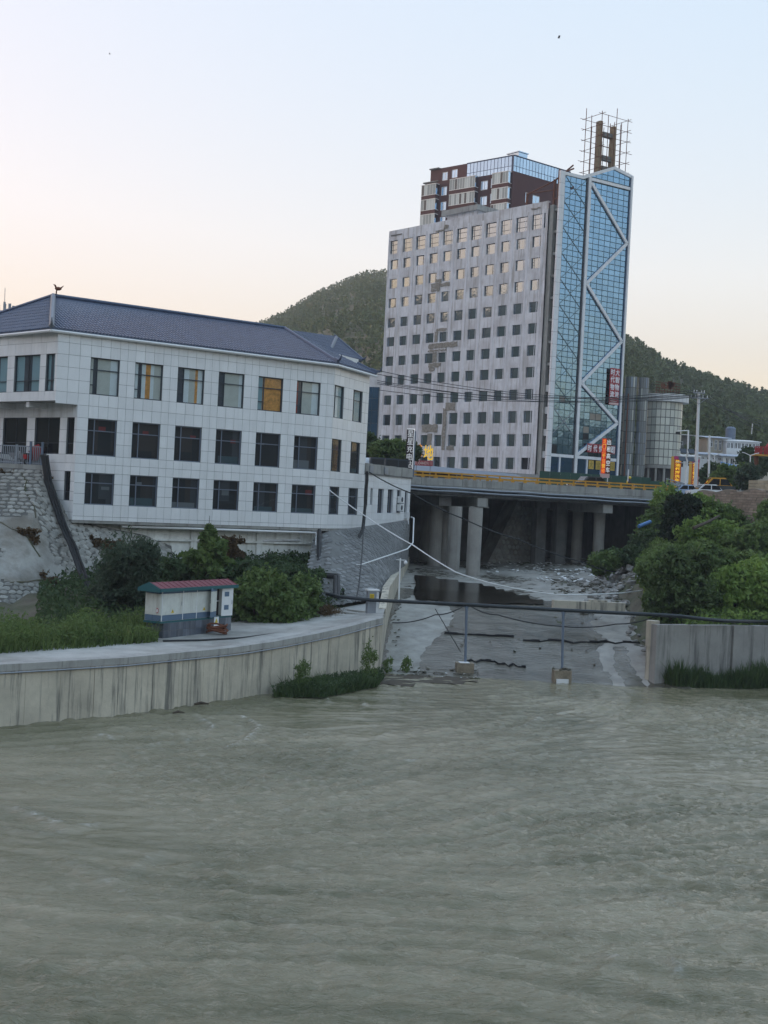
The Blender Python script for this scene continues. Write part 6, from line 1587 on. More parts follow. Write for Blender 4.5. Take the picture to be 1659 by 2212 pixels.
# scooter terrace with railing, scooters and the inflatable red figure cover
ter = at(50, 1003, 82.6)
rl = thing('terrace_railing', 'grey steel railing along the scooter terrace left of the building', 'railing', (-26, 82.9, 11.3))
xs_ = np.linspace(-30.5, -22.75, 60)
for i, x in enumerate(xs_):
    y = interp(x, [-30, -22.5], [84.05, 82.75]); w = .06 if i % 15 == 0 else .022
    b = MB(); b.box(WF, x - w, x + w, y - w, y + w, 11.3, 12.62 if w > .05 else 12.5); b.build('post' if w > .05 else 'baluster', M_['steel'], rl)
for z in (11.42, 12.52):
    b = MB(); b.tube([(-30.5, 84.14, z), (-22.7, 82.79, z)], .035, 6); b.build('rail', M_['steel'], rl)
for x in (-23.6, -22.78):
    b = MB(); y = interp(x, [-30, -22.5], [84.05, 82.75]) - .02; b.box(WF, x - .07, x + .07, y - .1, y + .05, 11.3, 12.85); b.build('gate_post', M_['bluesteel'], rl)
def scooter(x, y, z, rz, col, lab):
    t = thing('motor_scooter', lab, 'scooter', (x, y, z), rz, 'scooters parked on the terrace'); F = Fr(x, y, 90 - math.degrees(rz))
    for k, xx in ((0, -.6), (1, .6)):
        b = MB(); c = F.p(xx, 0, z + .24); n = 12
        for a in range(n):
            pass
        P = [c + (F.p(.19 * math.cos(2 * math.pi * j / 12), 0, .19 * math.sin(2 * math.pi * j / 12)) - F.p(0, 0, 0)) for j in range(13)]; b.tube(P, .055, 6); b.build('tyre', M_['black'], t)
        b = MB(); b.tube([c + (F.p(0, -.04, 0) - F.p(0, 0, 0)), c + (F.p(0, .04, 0) - F.p(0, 0, 0))], .14, 10); b.build('rim', M_['steel'], t)
    b = MB(); b.slab([F.p(-.75, -.13, z + .42), F.p(-.1, -.13, z + .34), F.p(.25, -.13, z + .28), F.p(.3, -.13, z + .36), F.p(-.05, -.13, z + .68), F.p(-.8, -.13, z + .72)], F.p(0, .26, 0) - F.p(0, 0, 0)); b.build('body', col, t)
    b = MB(); b.slab([F.p(.28, -.16, z + .3), F.p(.42, -.16, z + .3), F.p(.62, -.16, z + .95), F.p(.5, -.16, z + .98)], F.p(0, .32, 0) - F.p(0, 0, 0)); b.build('front_shield', col, t)
    b = MB(); b.slab([F.p(-.78, -.12, z + .725), F.p(-.02, -.12, z + .69), F.p(-.1, -.12, z + .78), F.p(-.75, -.12, z + .82)], F.p(0, .24, 0) - F.p(0, 0, 0)); b.build('seat', M_['black'], t)
    b = MB(); b.tube([F.p(.6, 0, z + .3), F.p(.52, 0, z + 1.02)], .03, 6); b.tube([F.p(.48, -.32, z + 1.05), F.p(.54, 0, z + 1.0), F.p(.48, .32, z + 1.05)], .022, 6); b.build('handlebar', M_['steel'], t)
    b = MB(); b.ball(F.p(.62, 0, z + .86), .09, 8, 5); b.build('headlight', M_['white'], t)
scooter(-25.3, 83.9, 11.26, R(20), M_['white'], 'white motor scooter behind the railing, middle of the three on the terrace')
scooter(-27.4, 84.4, 11.26, R(165), mat('silver_paint', (.45, .46, .48), .3, .4), 'silver motor scooter furthest from the building corner on the terrace')
scooter(-23.6, 83.6, 11.26, R(60), M_['red'], 'red motor scooter beside the gate post on the terrace')
t = thing('draped_cover', 'red rain cover draped over the scooter beside the gate post', 'cover', (-23.3, 83.5, 11.9))
b = MB(); c = Vector((-23.35, 83.45, 12.1)); b.ball(c, .34, 10, 7, (1.1, .7, 1.5), jit=.14); b.tube([c + Vector((-.5, 0, .05)), c + Vector((-.2, 0, .4)), c + Vector((.1, 0, .55)), c + Vector((.25, 0, .3))], [.08, .1, .1, .06], 6); b.build('cloth', M_['red'], t, smooth=True)

# ---- signs
M_['signred'] = mat('sign_red', (.36, .02, .03), .5, noise=(2, .1)); M_['signwhite'] = mat('sign_white_lettering', (.85, .86, .9), .5); M_['signdark'] = mat('sign_dark', (.03, .012, .018), .5)
M_['ledw'] = mat('led_white', (.9, .9, .9), .5, emis=((1, .98, 1.0), .10)); M_['ledo'] = mat('led_orange', (.9, .35, .02), .5, emis=((1, .30, .01), .2)); M_['ledy'] = mat('led_yellow', (.9, .6, .05), .5, emis=((1, .55, .03), .2)); M_['ledr'] = mat('led_red_ground', (.55, .02, .02), .5, emis=((1, .03, .01), .10))
# white on red banner on the tower
bn = thing('red_banner', 'tall red banner with two columns of white characters on the glass tower', 'banner', F3.p(12.2, -.3, 25), F3.rz)
b = MB(); b.box(F3, 11.25, 13.2, -.34, -.28, 25.75, 31.05); b.build('cloth', M_['signred'], bn)
for k, (l, r_) in enumerate(zip('时代物流', '大智物流')):
    z1 = 30.92 - k * 1.06
    lettering(bn, l, F3, 11.36, 12.16, z1 - .92, z1, -.352, M_['signwhite'], .018); lettering(bn, r_, F3, 12.28, 13.1, z1 - .92, z1, -.352, M_['signwhite'], .018)
M_['pink'] = mat('pale_pink_print', (.62, .42, .40), .6)
for z0, z1, x0, x1 in ((26.5, 26.64, 11.5, 13.0), (26.2, 26.38, 11.5, 12.8), (25.78, 26.08, 11.3, 13.15)):
    b = MB(); b.box(F3, x0, x1, -.353, -.342, z0, z1); b.build('print_strip', M_['pink'], bn)
def px(x, y): return (1242 + x / 15.36, 918 + y / 15.36)
x0, z0 = onF(F3, *px(345, 985)); x1, z1 = onF(F3, *px(1275, 800))
s1 = thing('red_character_sign', 'row of white characters on red tiles low on the glass tower', 'sign', F3.p(x0, -.3, z0), F3.rz)
ch = '时代快递公司'; w = (x1 - x0) / 5
for k in range(6):
    a = x0 + k * w * .98; zz = 18.62
    if k == 5: a = x1 - .9
    b = MB(); b.box(F3, a, a + w * .86, -.34, -.30, zz, zz + 1.25); q = b.build('letter_tile', M_['signred'], s1)
    lettering(s1, ch[k], F3, a + .1, a + w * .86 - .1, zz + .12, zz + 1.1, -.352, M_['signwhite'], .02)
s2 = thing('yellow_character_sign', 'yellow square character panels on the shop glass at the foot of the tower', 'sign', F3.p(8, -.3, 16), F3.rz)
M_['gold'] = mat('gold_panel', (.55, .36, .06), .5); M_['goldgreen'] = mat('olive_lettering', (.30, .22, .02), .5)
for k, c in enumerate('大宝物园'):
    a = 8.15 + k * 1.38; b = MB(); b.box(F3, a, a + .98, -.12, -.08, 16.25, 17.5); b.build('letter_panel', M_['gold'], s2)
    lettering(s2, c, F3, a + .12, a + .86, 16.4, 17.35, -.132, M_['goldgreen'], .02)
# upright double column light sign by the road
P = at(1306, 1037, 128.0); FG = Fr(P.x, P.y, 88.0)
s3 = thing('roadside_light_sign', 'upright lit sign with orange and white character columns by the road', 'sign', (P.x, P.y, 12.6), FG.rz)
zt_ = at(1308, 947, 128).z; zb_ = at(1304, 1031, 128).z
b = MB(); b.box(FG, -.44, .50, 0, .14, zb_ + .38, zt_); b.build('board', M_['rust'], s3)
b = MB(); b.box(FG, -.44, .01, -.012, -.002, zb_ + .38, zt_ - .03); b.build('red_panel', M_['ledr'], s3)
b = MB(); b.box(FG, -.46, .48, -.02, .12, zb_ - .04, zb_ + .37); b.build('lower_board', M_['pink'], s3)
hh = (zt_ - zb_ - .45)
for k, c in enumerate('龙门三千信营修'):
    z1 = zt_ - .06 - k * hh / 7; lettering(s3, c, FG, -.40, -.02, z1 - hh / 7 * .9, z1, -.025, M_['ledy' if k % 2 else 'ledo'], .01)
for k, c in enumerate('出租高空车'):
    z1 = zt_ - .1 - k * hh / 5; lettering(s3, c, FG, .06, .46, z1 - hh / 5 * .78, z1, -.025, M_['ledw'], .015)
for x in (-.22, .26): b = MB(); b.box(FG, x, x + .09, .02, .1, 12.2, zb_ - .045); b.build('post', M_['dirtywhite'], s3)
# charging station sign by the annex
P = at(884, 1000, 112.0); FH = Fr(P.x, P.y, 90.0)
s4 = thing('charging_station_sign', 'narrow upright dark sign with white characters above the annex parapet', 'sign', (P.x, P.y, 12.3), FH.rz)
za, zb = at(884, 926, 112).z, at(880, 1012, 112).z
b = MB(); b.box(FH, -.34, .36, 0, .18, zb - .3, za); b.build('board', M_['signdark'], s4)
b = MB(); b.box(FH, .28, .355, -.03, -.002, zb - .3, za); b.box(FH, -.335, .355, -.03, -.002, za - .07, za + .02); b.build('lit_edge', M_['ledw'], s4)
b = MB(); b.box(FH, .37, .48, .05, .15, 12, za - .2); b.build('post', M_['bluesteel'], s4)
hh = (za - .12 - zb) / 5
for k, c in enumerate('星星充电站'): z1 = za - .14 - k * hh; lettering(s4, c, FH, -.26, .24, z1 - hh * .86, z1, -.02, M_['ledw'], .0)
# orange characters with the red phone board
P = at(915, 990, 135.0); FJ = Fr(P.x, P.y, 92.0)
s5 = thing('orange_letter_sign', 'two big orange lit characters above a red number board behind the bridge', 'sign', (P.x, P.y, 12.4), FJ.rz)
def jz(v): return at(915, v, 135).z
def jx(u): return at(u, 980, 135).x - P.x
lettering(s5, '基', FJ, jx(893), jx(912), jz(991), jz(959), 0, M_['ledo'], .015); lettering(s5, '地', FJ, jx(915), jx(936), jz(993), jz(961), 0, M_['ledy'], .015)
b = MB(); b.box(FJ, jx(898), jx(936), 0, .1, jz(1006), jz(995)); b.build('number_board', M_['signred'], s5)
lettering(s5, '13044459111', FJ, jx(900), jx(934), jz(1004.5), jz(996.5), -.025, M_['pink'], .02)
b = MB(); b.box(FJ, jx(893), jx(937), .12, .2, jz(977), jz(975)); [b.box(FJ, jx(u), jx(u) + .08, .12, .2, 12, jz(962)) for u in (900, 930)]; b.build('support_frame', M_['steel'], s5)

# ---- long metal awning, hoarding, cars and the rider on the bridge road
A_, B_ = at(893, 1016, 140.0), at(1152, 1030, 152.0); d = B_ - A_; d.z = 0; FM = Fr(A_.x, A_.y, math.degrees(math.atan2(d.x, d.y))); LM = d.length
aw = thing('metal_awning', 'long low blue grey metal awning before the office block', 'awning', (A_.x, A_.y, 12.3), FM.rz)
b = MB(); zt_ = A_.z
zA, zB = at(893, 1006, 140).z, at(1152, 1031, 152).z
for i in range(12):
    x0, x1 = i * LM / 12, (i + 1) * LM / 12 - .02; b = MB()
    b.slab([FM.p(x0, 0, zA - .55 + (zB - zA) * x0 / LM), FM.p(x1, 0, zA - .55 + (zB - zA) * x1 / LM), FM.p(x1, 3, zA + .25 + (zB - zA) * x1 / LM), FM.p(x0, 3, zA + .25 + (zB - zA) * x0 / LM)], (0, 0, .08)); b.build('roof_sheet', M_['bluesteel'] if 0 else M_.setdefault('awn', mat('awning_sheet', (.22, .25, .30), .5, noise=(1, .15))), aw)
for i in range(6): x = .3 + i * LM / 6; b = MB(); b.box(FM, x, x + .1, .1, .2, 12, zA - .6 + (zB - zA) * x / LM); b.build('post', M_['steel'], aw)
b = MB(); b.box(FM, 0, LM, 2.9, 3.0, 12, zB - .2); b.build('road_shadow_band', M_['rust'], aw)  # brown sheet stands in for road surface and shadow below the awning
hd = thing('green_hoarding', 'dark green site hoarding along the road in front of the tower', 'hoarding', FB.p(13, 14.5, 12.3), FB.rz)
UH = unit_box('hoarding_panel', M_['green_hoard'])
xh0, _ = onF(FB, 1165, 1040, 14.6); xh1, _ = onF(FB, 1448, 1045, 14.6); n = 26
for i in range(n):
    w = (xh1 - xh0) / n; inst('hoarding_panel', UH, FB.M(xh0 + i * w + .01, 14.6 + .03 * (i % 2), 12.2, (w - .02, .05, 1.95 - .35 * (i > 21))), hd)
def car(name, F, x, y, z, L_, W_, H_, col, lab, van=0.0, group=None, roofcol=None):
    """a car with its length along F.x; body, cabin, windows, wheels, lamps"""
    t = thing(name, lab, 'car', F.p(x, y, z), F.rz, group); k = Fr(F.p(x, y, z).x, F.p(x, y, z).y, F.ang)
    b = MB(); prof = [(-L_ / 2, .30), (-L_ / 2 + .05, .78), (-L_ * .28, .90), (L_ * .36, .92), (L_ / 2, .86), (L_ / 2, .30)]
    b.slab([k.p(p, -W_ / 2, z + q) for p, q in prof], k.p(0, W_, 0) - k.p(0, 0, 0)); b.build('body', col, t)
    cp = [(-L_ * .27, .905), (-L_ * .13, H_ - .04), (L_ * .22, H_), (L_ * .42, .925)]
    b = MB(); b.slab([k.p(p, -W_ / 2 + .12, z + q) for p, q in cp], k.p(0, W_ - .24, 0) - k.p(0, 0, 0)); b.build('cabin', roofcol or col, t)
    for sy in (-W_ / 2 + .105, W_ / 2 - .115):
        for a, c in ((.06, .50), (.54, .94)):
            P = []
            for f, up_ in ((a, .08), (c, .08), (min(c, .80), .86), (max(a, .26), .86)):
                xx = cp[0][0] + (cp[3][0] - cp[0][0]) * f; P.append(k.p(xx, sy, z + .905 + (H_ - .95) * up_))
            b = MB(); b.slab(P, k.p(0, .012, 0) - k.p(0, 0, 0)); b.build('side_window', M_['glassdark'], t)
    b = MB(); b.slab([k.p(-L_ * .27 - .0, -W_ / 2 + .2, z + .95), k.p(-L_ * .27, W_ / 2 - .2, z + .95), k.p(-L_ * .14, W_ / 2 - .25, z + H_ - .1), k.p(-L_ * .14, -W_ / 2 + .25, z + H_ - .1)], k.p(-.02, 0, .02) - k.p(0, 0, 0)); b.build('windscreen', M_['glassdark'], t)
    for sx in (-L_ * .32, L_ * .31):
        for sy in (-W_ / 2 - .01, W_ / 2 - .19):
            b = MB(); c = k.p(sx, sy, z + .31); b.tube([c, c + (k.p(0, .2, 0) - k.p(0, 0, 0))], .31, 12); w_ = b.build('wheel', M_['black'], t)
            b = MB(); b.tube([c + (k.p(0, -.01, 0) - k.p(0, 0, 0)), c + (k.p(0, .0, 0) - k.p(0, 0, 0))], .18, 10); b.build('rim', M_['steel'], w_)
    for sx, m in ((-L_ / 2 - .01, M_['white']), (L_ / 2 + .002, M_['red'])):
        for sy in (-W_ / 2 + .08, W_ / 2 - .38): b = MB(); b.box(k, sx, sx + .012, sy, sy + .3, z + .62, z + .76); b.build('headlight' if m is M_['white'] else 'tail_light', m, t)
    return t
M_['cardark'] = mat('dark_grey_car_paint', (.06, .065, .07), .25); M_['carwhite'] = mat('white_car_paint', (.75, .76, .78), .25)
xc, _ = onF(FB, 1272, 1040, 8.0); car('parked_car', FB, xc, 8.0, 12.06, 4.2, 1.8, 1.62, M_['cardark'], 'dark grey car crossing the bridge beside the roadside light sign')
# rider in a yellow helmet on a scooter
xr_, _ = onF(FB, 1358, 1045, 6.5); pr = FB.p(xr_, 6.5, 12.06)
scs = bpy.data.objects.get('motor_scooter'); 
def person(name, base, lab, J, edges, rad, mats_, rz=0):
    t = thing(name, lab, 'person', base, rz)
    me = bpy.data.meshes.new('body'); me.from_pydata([Vector(j) for j in J], edges, []); o = bpy.data.objects.new('body', me); _put(o, t, WM[t].copy())
    m = o.modifiers.new('skin', 'SKIN'); 
    for i, r_ in enumerate(rad): me.skin_vertices[0].data[i].radius = (r_, r_)
    me.skin_vertices[0].data[0].use_root = True
    sb_ = o.modifiers.new('sub', 'SUBSURF'); sb_.levels = 1; sb_.render_levels = 2
    me.materials.append(mats_); return t
M_['cloth_dark'] = mat('dark_clothing', (.05, .05, .06), .9); M_['skin'] = mat('skin', (.45, .28, .2), .6)
J = [(0, 0, .80), (-.03, 0, 1.05), (.02, 0, 1.30), (.06, 0, 1.45), (.08, 0, 1.55), (.02, .19, 1.28), (.22, .22, 1.08), (.44, .24, 1.10), (.02, -.19, 1.28), (.22, -.22, 1.08), (.44, -.24, 1.10), (.05, .12, .78), (.36, .15, .72), (.34, .15, .36), (.46, .15, .30), (.05, -.12, .78), (.36, -.15, .72), (.34, -.15, .36), (.46, -.15, .30)]
Ed = [(0, 1), (1, 2), (2, 3), (3, 4), (2, 5), (5, 6), (6, 7), (2, 8), (8, 9), (9, 10), (0, 11), (11, 12), (12, 13), (13, 14), (0, 15), (15, 16), (16, 17), (17, 18)]
t = person('person', pr, 'rider in yellow helmet and dark clothes on a scooter on the bridge', J, Ed, [.17, .16, .17, .07, .08, .08, .055, .04, .08, .055, .04, .11, .08, .06, .04, .11, .08, .06, .04], M_['cloth_dark'], FB.rz)
b = MB(); c = WM[t] @ Vector((.09, 0, 1.62)); b.ball(c, .125, 10, 7, (1, .9, 1.1)); b.build('head', M_['skin'], t, smooth=True)
b = MB(); b.ball(c + Vector((0, 0, .05)), .17, 10, 7, (1.05, 1, .9)); b.build('helmet', M_['warny'], t, smooth=True)
b = MB(); q = WM[t]; b.slab([q @ Vector(v) for v in ((-.19, -.15, 1.0), (-.19, .15, 1.0), (-.17, .15, 1.38), (-.17, -.15, 1.38))], (0, .0, .01)); b.build('vest_panel', M_['warny'], t)
scooter(pr.x + .18 * math.cos(FB.rz), pr.y + .18 * math.sin(FB.rz), 12.06, FB.rz, M_['cardark'], 'dark scooter ridden across the bridge by the helmeted rider')

# ---- light poles, banners, vehicles and houses beyond the right bank
t = thing('utility_pole', 'tall concrete utility pole with two cross arms right of the round hall', 'pole', at(1503, 1053, 125))
p0, p1 = at(1502, 1056, 125), at(1510, 847, 125)
b = MB(); b.tube([p0, p1], [.19, .13], 10); b.build('mast', M_['dirtywhite'], t)
for v, w in ((860, .95), (849, .6)):
    c = at(1510, v, 124.8); b = MB(); b.box(WF, c.x - w, c.x + w, c.y - .06, c.y + .0, c.z - .05, c.z + .05); b.tube([c + Vector((-w * .8, 0, 0)), c + Vector((0, 0, -.6))], .025, 5); b.tube([c + Vector((w * .8, 0, 0)), c + Vector((0, 0, -.6))], .025, 5); b.build('cross_arm', M_['steel'], t)
    for x in (-.85 * w, -.4 * w, .4 * w, .85 * w): b = MB(); b.cyl((c.x + x, c.y - .03), .05, c.z + .05, c.z + .22, 8); b.ball((c.x + x, c.y - .03, c.z + .24), .06, 6, 4); b.build('insulator', M_['white'], t)
WIRE = [(860, -.8), (860, -.3), (860, .3), (860, .8), (849, .5), (849, -.5)]
ends = [((815, 800), 108), ((815, 808), 108), ((815, 822), 108), ((815, 829), 108), ((815, 842), 110), ((815, 826), 110)]
for k, ((v, dx_), ((u2, v2), Y2)) in enumerate(zip(WIRE, ends)):
    c = at(1510, v, 124.8) + Vector((dx_, -.03, .28)); q = at(u2, v2, Y2); names = ['upper', 'second', 'third', 'fourth', 'fifth', 'lowest']
    P = [q.lerp(c, f) + Vector((0, 0, -1.1 * 4 * f * (1 - f))) for f in np.linspace(0, 1, 22)]
    q3 = at(1700, 905 + k * 9, 150); P2 = [c.lerp(q3, f) + Vector((0, 0, -.7 * 4 * f * (1 - f))) for f in np.linspace(0, 1, 12)]
    b = MB(); b.tube(P + P2[1:], .028, 4); tag(b.build('power_line', M_['black'], loc=c), names[k] + ' thin black power line strung past the office block to the concrete pole', 'power line', 'power lines on the concrete pole')
def solar_lamp(u, vt, vb, Y, lab):
    p, q = at(u, vt, Y), at(u - 2, vb, Y); t = thing('solar_street_lamp', lab, 'street lamp', q, 0, 'solar street lamps by the road')
    b = MB(); b.tube([q, p], [.11, .08], 8); b.build('mast', M_['white'], t)
    for sx in (-1, 1):
        b = MB(); a = p + Vector((sx * .42, -.1, .22)); b.slab([a + Vector((-.34, -.25, -.22)), a + Vector((.34, -.25, -.22)), a + Vector((.30, .25, .22)), a + Vector((-.38, .25, .22))], (0, .02, .03)); b.build('solar_panel', M_['frame'], t)
        b = MB(); b.tube([p + Vector((0, 0, -.2)), p + Vector((sx * .9, -.2, -.1))], .03, 5); b.build('arm', M_['white'], t)
        b = MB(); b.box(WF, p.x + sx * .9 - .2, p.x + sx * .9 + .2, p.y - .3, p.y - .1, p.z - .12, p.z - .06); b.build('lamp_head', M_['white'], t)
solar_lamp(1483, 997, 1058, 121, 'white solar street lamp beside the orange banner, lower of the two')
solar_lamp(1484.5, 979, 1050, 132, 'white solar street lamp with panels showing above the nearer lamp')
def banner(u, v0, v1, w, Y, ang, lab, chars):
    q = at(u, v1, Y); F = Fr(q.x, q.y, ang); t = thing('advertising_banner', lab, 'banner', q, F.rz, 'orange advertising banners by the road'); zt, zb = at(u, v0, Y).z, q.z
    b = MB(); b.slab([F.p(-w, 0, zb), F.p(w * .6, 0, zb), F.p(w * .6, 0, zt), F.p(-w, 0, zt)], F.p(0, .05, 0) - F.p(0, 0, 0)); b.build('front_cloth', M_['flag'], t)
    b = MB(); b.slab([F.p(-w, .01, zb), F.p(-w * 1.6, .5, zb), F.p(-w * 1.6, .5, zt), F.p(-w, .01, zt)], (0, .03, 0)); b.build('side_cloth', M_['gold'], t)
    b = MB(); b.box(F, -w * 1.1, w * .7, -.03, .1, zt - .28, zt + .03); b.build('head_strip', mat('banner_magenta', (.45, .03, .16), .5), t)
    n = len(chars); hh = (zt - zb - .35) / n
    for k, c in enumerate(chars): z1 = zt - .32 - k * hh; lettering(t, c, F, -w * .8, w * .4, z1 - hh * .86, z1, -.015, M_['ledy'], .03)
M_['flag'] = mat('banner_red', (.50, .06, .02), .5)
banner(1464, 986, 1042, .42, 123, 96, 'orange advertising banner standing left of the solar lamp', '加油优惠洗车')
banner(1502, 993, 1047, .42, 127, 100, 'orange advertising banner half hidden by the concrete pole', '加油特惠大')
FR = Fr(at(1524, 1050, 117).x, 117, 84)
car('parked_car', FR, 0, 0, 11.75, 3.4, 1.7, 1.45, M_['carwhite'], 'white car behind the brick wall beside the concrete pole', group=None)
q = at(1545, 1050, 121); FR2 = Fr(q.x, q.y, 95); car('parked_taxi', FR2, 0, 0, 12.3, 3.6, 1.7, 1.7, M_['cardark'], 'dark car with a yellow roof parked behind the brick wall', roofcol=M_['gyellow'])
q = at(1500, 1052, 118); FR3 = Fr(q.x, q.y, 90); car('parked_car', FR3, -.9, .3, 11.7, 2.6, 1.6, 1.4, mat('pale_blue_car', (.35, .45, .62), .3), 'pale blue car between the solar lamp and the concrete pole')
def house(name, u0, u1, vt, vb, Y, lab, wins, roofm, wallm, ov=.5, depth=6, ang=88):
    a, c = at(u0, vb, Y), at(u1, vb, Y); zt, zb = at(u0, vt, Y).z, at(u0, vb, Y).z; F = Fr(a.x, a.y, ang); L_ = (c - a).length
    t = thing(name, lab, 'house', a, F.rz); hs = []
    for f0, f1, g0, g1 in wins: hs.append((L_ * f0, L_ * f1, zb + (zt - zb) * g0, zb + (zt - zb) * g1))
    b = MB(); b.wall(F, 0, L_, zb - 4, zt, hs, .15); b.quad(F.p(L_, 0, zb - 4), F.p(L_, depth, zb - 4), F.p(L_, depth, zt), F.p(L_, 0, zt)); b.quad(F.p(0, depth, zb - 4), F.p(0, 0, zb - 4), F.p(0, 0, zt), F.p(0, depth, zt)); b.quad(F.p(L_, depth, zb - 4), F.p(0, depth, zb - 4), F.p(0, depth, zt), F.p(L_, depth, zt)); b.build('wall', wallm, t)
    b = MB(); b.slab([F.p(-ov, -ov, zt - .05), F.p(L_ + ov, -ov, zt - .05), F.p(L_ + ov, depth, zt + .5), F.p(-ov, depth, zt + .5)], (0, 0, .14)); b.build('roof', roofm, t)
    for x0, x1, z0, z1 in hs:
        f = inst('window', frame_mesh('house_frame', x1 - x0, z1 - z0, [(x1 - x0) / 2], [(z1 - z0) * .66] if z1 - z0 > 1 else [], M_['white'], .08, .06), F.M(x0, .06, z0), t)
        inst('pane', PANE_D, F.M(x0 + .03, .11, z0 + .03, (x1 - x0 - .06, .012, z1 - z0 - .06)), f)
    return t, F, L_, zt, zb
M_['paleblue'] = mat('pale_blue_roof', (.50, .56, .66), .5, noise=(.5, .1)); M_['cream'] = mat('cream_wall', (.52, .46, .37), .8, noise=(1, .15))
house('hillside_house', 1527, 1571, 945, 973, 205, 'cream upper house with pale blue flat roof on the slope at right', [(.10, .28, .3, .85), (.36, .50, .05, .85), (.58, .72, .05, .85), (.8, .98, .2, .8)], M_['paleblue'], M_['cream'])
house('hillside_house', 1569, 1641, 952, 977, 203, 'white upper house with a long glazed veranda above the red lift', [(.01 + .11 * k, .105 + .11 * k, .35, .88) for k in range(9)], M_['white'], M_['white'], .2)
house('hillside_house', 1561, 1627, 985, 1010, 196, 'white lower house with four windows behind the trees at right', [(.09, .2, .3, .85), (.24, .38, .3, .85), (.45, .58, .3, .85), (.62, .82, .3, .85)], M_['paleblue'], M_['white'])
house('hillside_house', 1512, 1561, 981, 999, 197, 'low grey house with a row of small windows left of the white lower house', [(.05, .2, .4, .7), (.3, .45, .4, .7), (.55, .7, .4, .7), (.8, .95, .4, .7)], M_['paleblue'], M_['dirtywhite'])
house('hillside_house', 1638, 1690, 988, 1012, 194, 'house with two windows behind the red lift mast at the edge', [(.1, .32, .1, .8), (.45, .7, .0, .85)], M_['paleblue'], M_['cream'])
house('hillside_house', 1464, 1505, 985, 1012, 190, 'white house with dark windows behind the solar lamps', [(.05, .3, .1, .7), (.4, .85, .2, .7)], M_['white'], M_['white'])
house('hillside_shed', 1464, 1492, 940, 966, 215, 'grey concrete shed between the round hall and the concrete pole', [(.1, .4, .2, .5)], M_['concrete'], M_['dkconc'])
q = at(1578, 938, 210); b = MB(); b.cyl((q.x, q.y), .85, q.z - 1.2, q.z + .9, 14); b.cyl((q.x, q.y), .9, q.z + .9, q.z + 1.25, 14, r1=.5)
tag(b.build('water_tank', M_['bluesteel'], loc=q), 'grey round water tank with a white lid on the upper house', 'tank')
b = MB(); p, q = at(1563, 1008, 170), at(1609, 1019, 168); b.slab([p, q, q + Vector((0, 1.8, .7)), p + Vector((0, 1.8, .7))], (0, 0, .06)); t = tag(b.build('blue_canopy', mat('blue_sheet', (.06, .20, .50), .5), loc=p), 'small sloping blue sheet canopy below the white lower house', 'canopy')
lf = thing('aerial_lift', 'red aerial work lift with railed basket on a dark red mast', 'lift', at(1634, 1028, 150))
p = at(1634, 984, 150); b = MB(); b.tube([at(1632, 1028, 150), p], .28, 8); b.build('mast', M_['rust'], lf)
xa, xb = at(1626, 975, 150).x, at(1672, 975, 150).x; zb_, zt_ = p.z, at(1634, 966, 150).z
b = MB(); b.box(WF, xa, xb, 149, 151, zb_ - .05, zb_ + .12); b.build('basket_floor', M_['gyellow'], lf)
for x in np.linspace(xa, xb, 8): b = MB(); b.box(WF, x - .04, x + .04, 149, 149.08, zb_ + .12, zt_); b.build('basket_bar', M_['red'], lf)
for z in (zb_ + .5, zt_): b = MB(); b.box(WF, xa, xb, 149, 149.1, z - .06, z + .06); b.build('basket_rail', M_['red'], lf)
for x0, x1 in ((xa, xa + .9), (xa + 1.1, xb)): b = MB(); b.box(WF, x0, x1, 149.12, 149.2, zb_ + .15, zt_ - .1); b.build('basket_panel', M_['red'], lf)
b = MB(); b.tube([(xb - 1.0, 150, zt_), (xb - .2, 150, zt_ + 1.2)], .15, 6); b.build('boom', M_['red'], lf)
for u, vt, vb, Y, lab in ((1543.5, 984, 1034, 150, 'slim white street lamp with two arms in front of the low grey house'), (1621, 984, 1026, 148, 'slim white street lamp beside the red lift')):
    p, q = at(u, vt, Y), at(u - 1.5, vb, Y); t = thing('street_lamp', lab, 'street lamp', q, 0, 'slim white street lamps'); b = MB(); b.tube([q, p], .07, 6); b.build('mast', M_['white'], t)
    for sx in (-1, 1): b = MB(); b.tube([p, p + Vector((sx * .6, 0, .25)), p + Vector((sx * 1.0, 0, .35))], .05, 5); b.build('arm', M_['white'], t)
for u, vt, vb, Y, r_, nm, lab in ((1533, 941, 1033, 145, .13, 'telegraph_pole', 'slim concrete pole left of the hillside houses'), (1625.5, 915, 938, 230, .09, 'telegraph_pole', 'short bare white pole on the wooded slope above the houses'), (1358, 1014, 1040, 126, .06, 'marker_pole', 'short white marker pole behind the rider')):
    b = MB(); b.tube([at(u - 2, vb, Y), at(u, vt, Y)], r_, 6); tag(b.build(nm, M_['dirtywhite'], loc=at(u, vb, Y)), lab, 'pole')
t = thing('traffic_camera_gantry', 'white camera gantry arm reaching left from a pole beside the round hall', 'gantry', at(1484, 990, 150)); b = MB(); b.tube([at(1484, 1030, 150), at(1487, 929, 150)], .1, 6); b.tube([at(1487, 930, 150), at(1463, 931, 150)], .07, 6); b.build('pole', M_['white'], t)
b = MB(); c = at(1464, 934, 150); b.box(WF, c.x - .25, c.x + .25, c.y - .2, c.y, c.z - .25, c.z + .05); b.build('camera', M_['black'], t)
t = thing('road_railing', 'grey steel railing stepping down behind the bushes by the orange banner', 'railing', at(1440, 1030, 119))
for k in range(2): b = MB(); b.tube([at(1439, 1034 + k * 8, 119), at(1476, 1044 + k * 8, 120)], .05, 6); b.build('rail', M_['steel'], t)
for k in range(4): u = 1440 + k * 11; b = MB(); b.tube([at(u, 1033 + k * 3.2, 119.1), at(u, 1052 + k * 2, 119.1)], .04, 6); b.build('post', M_['steel'], t)
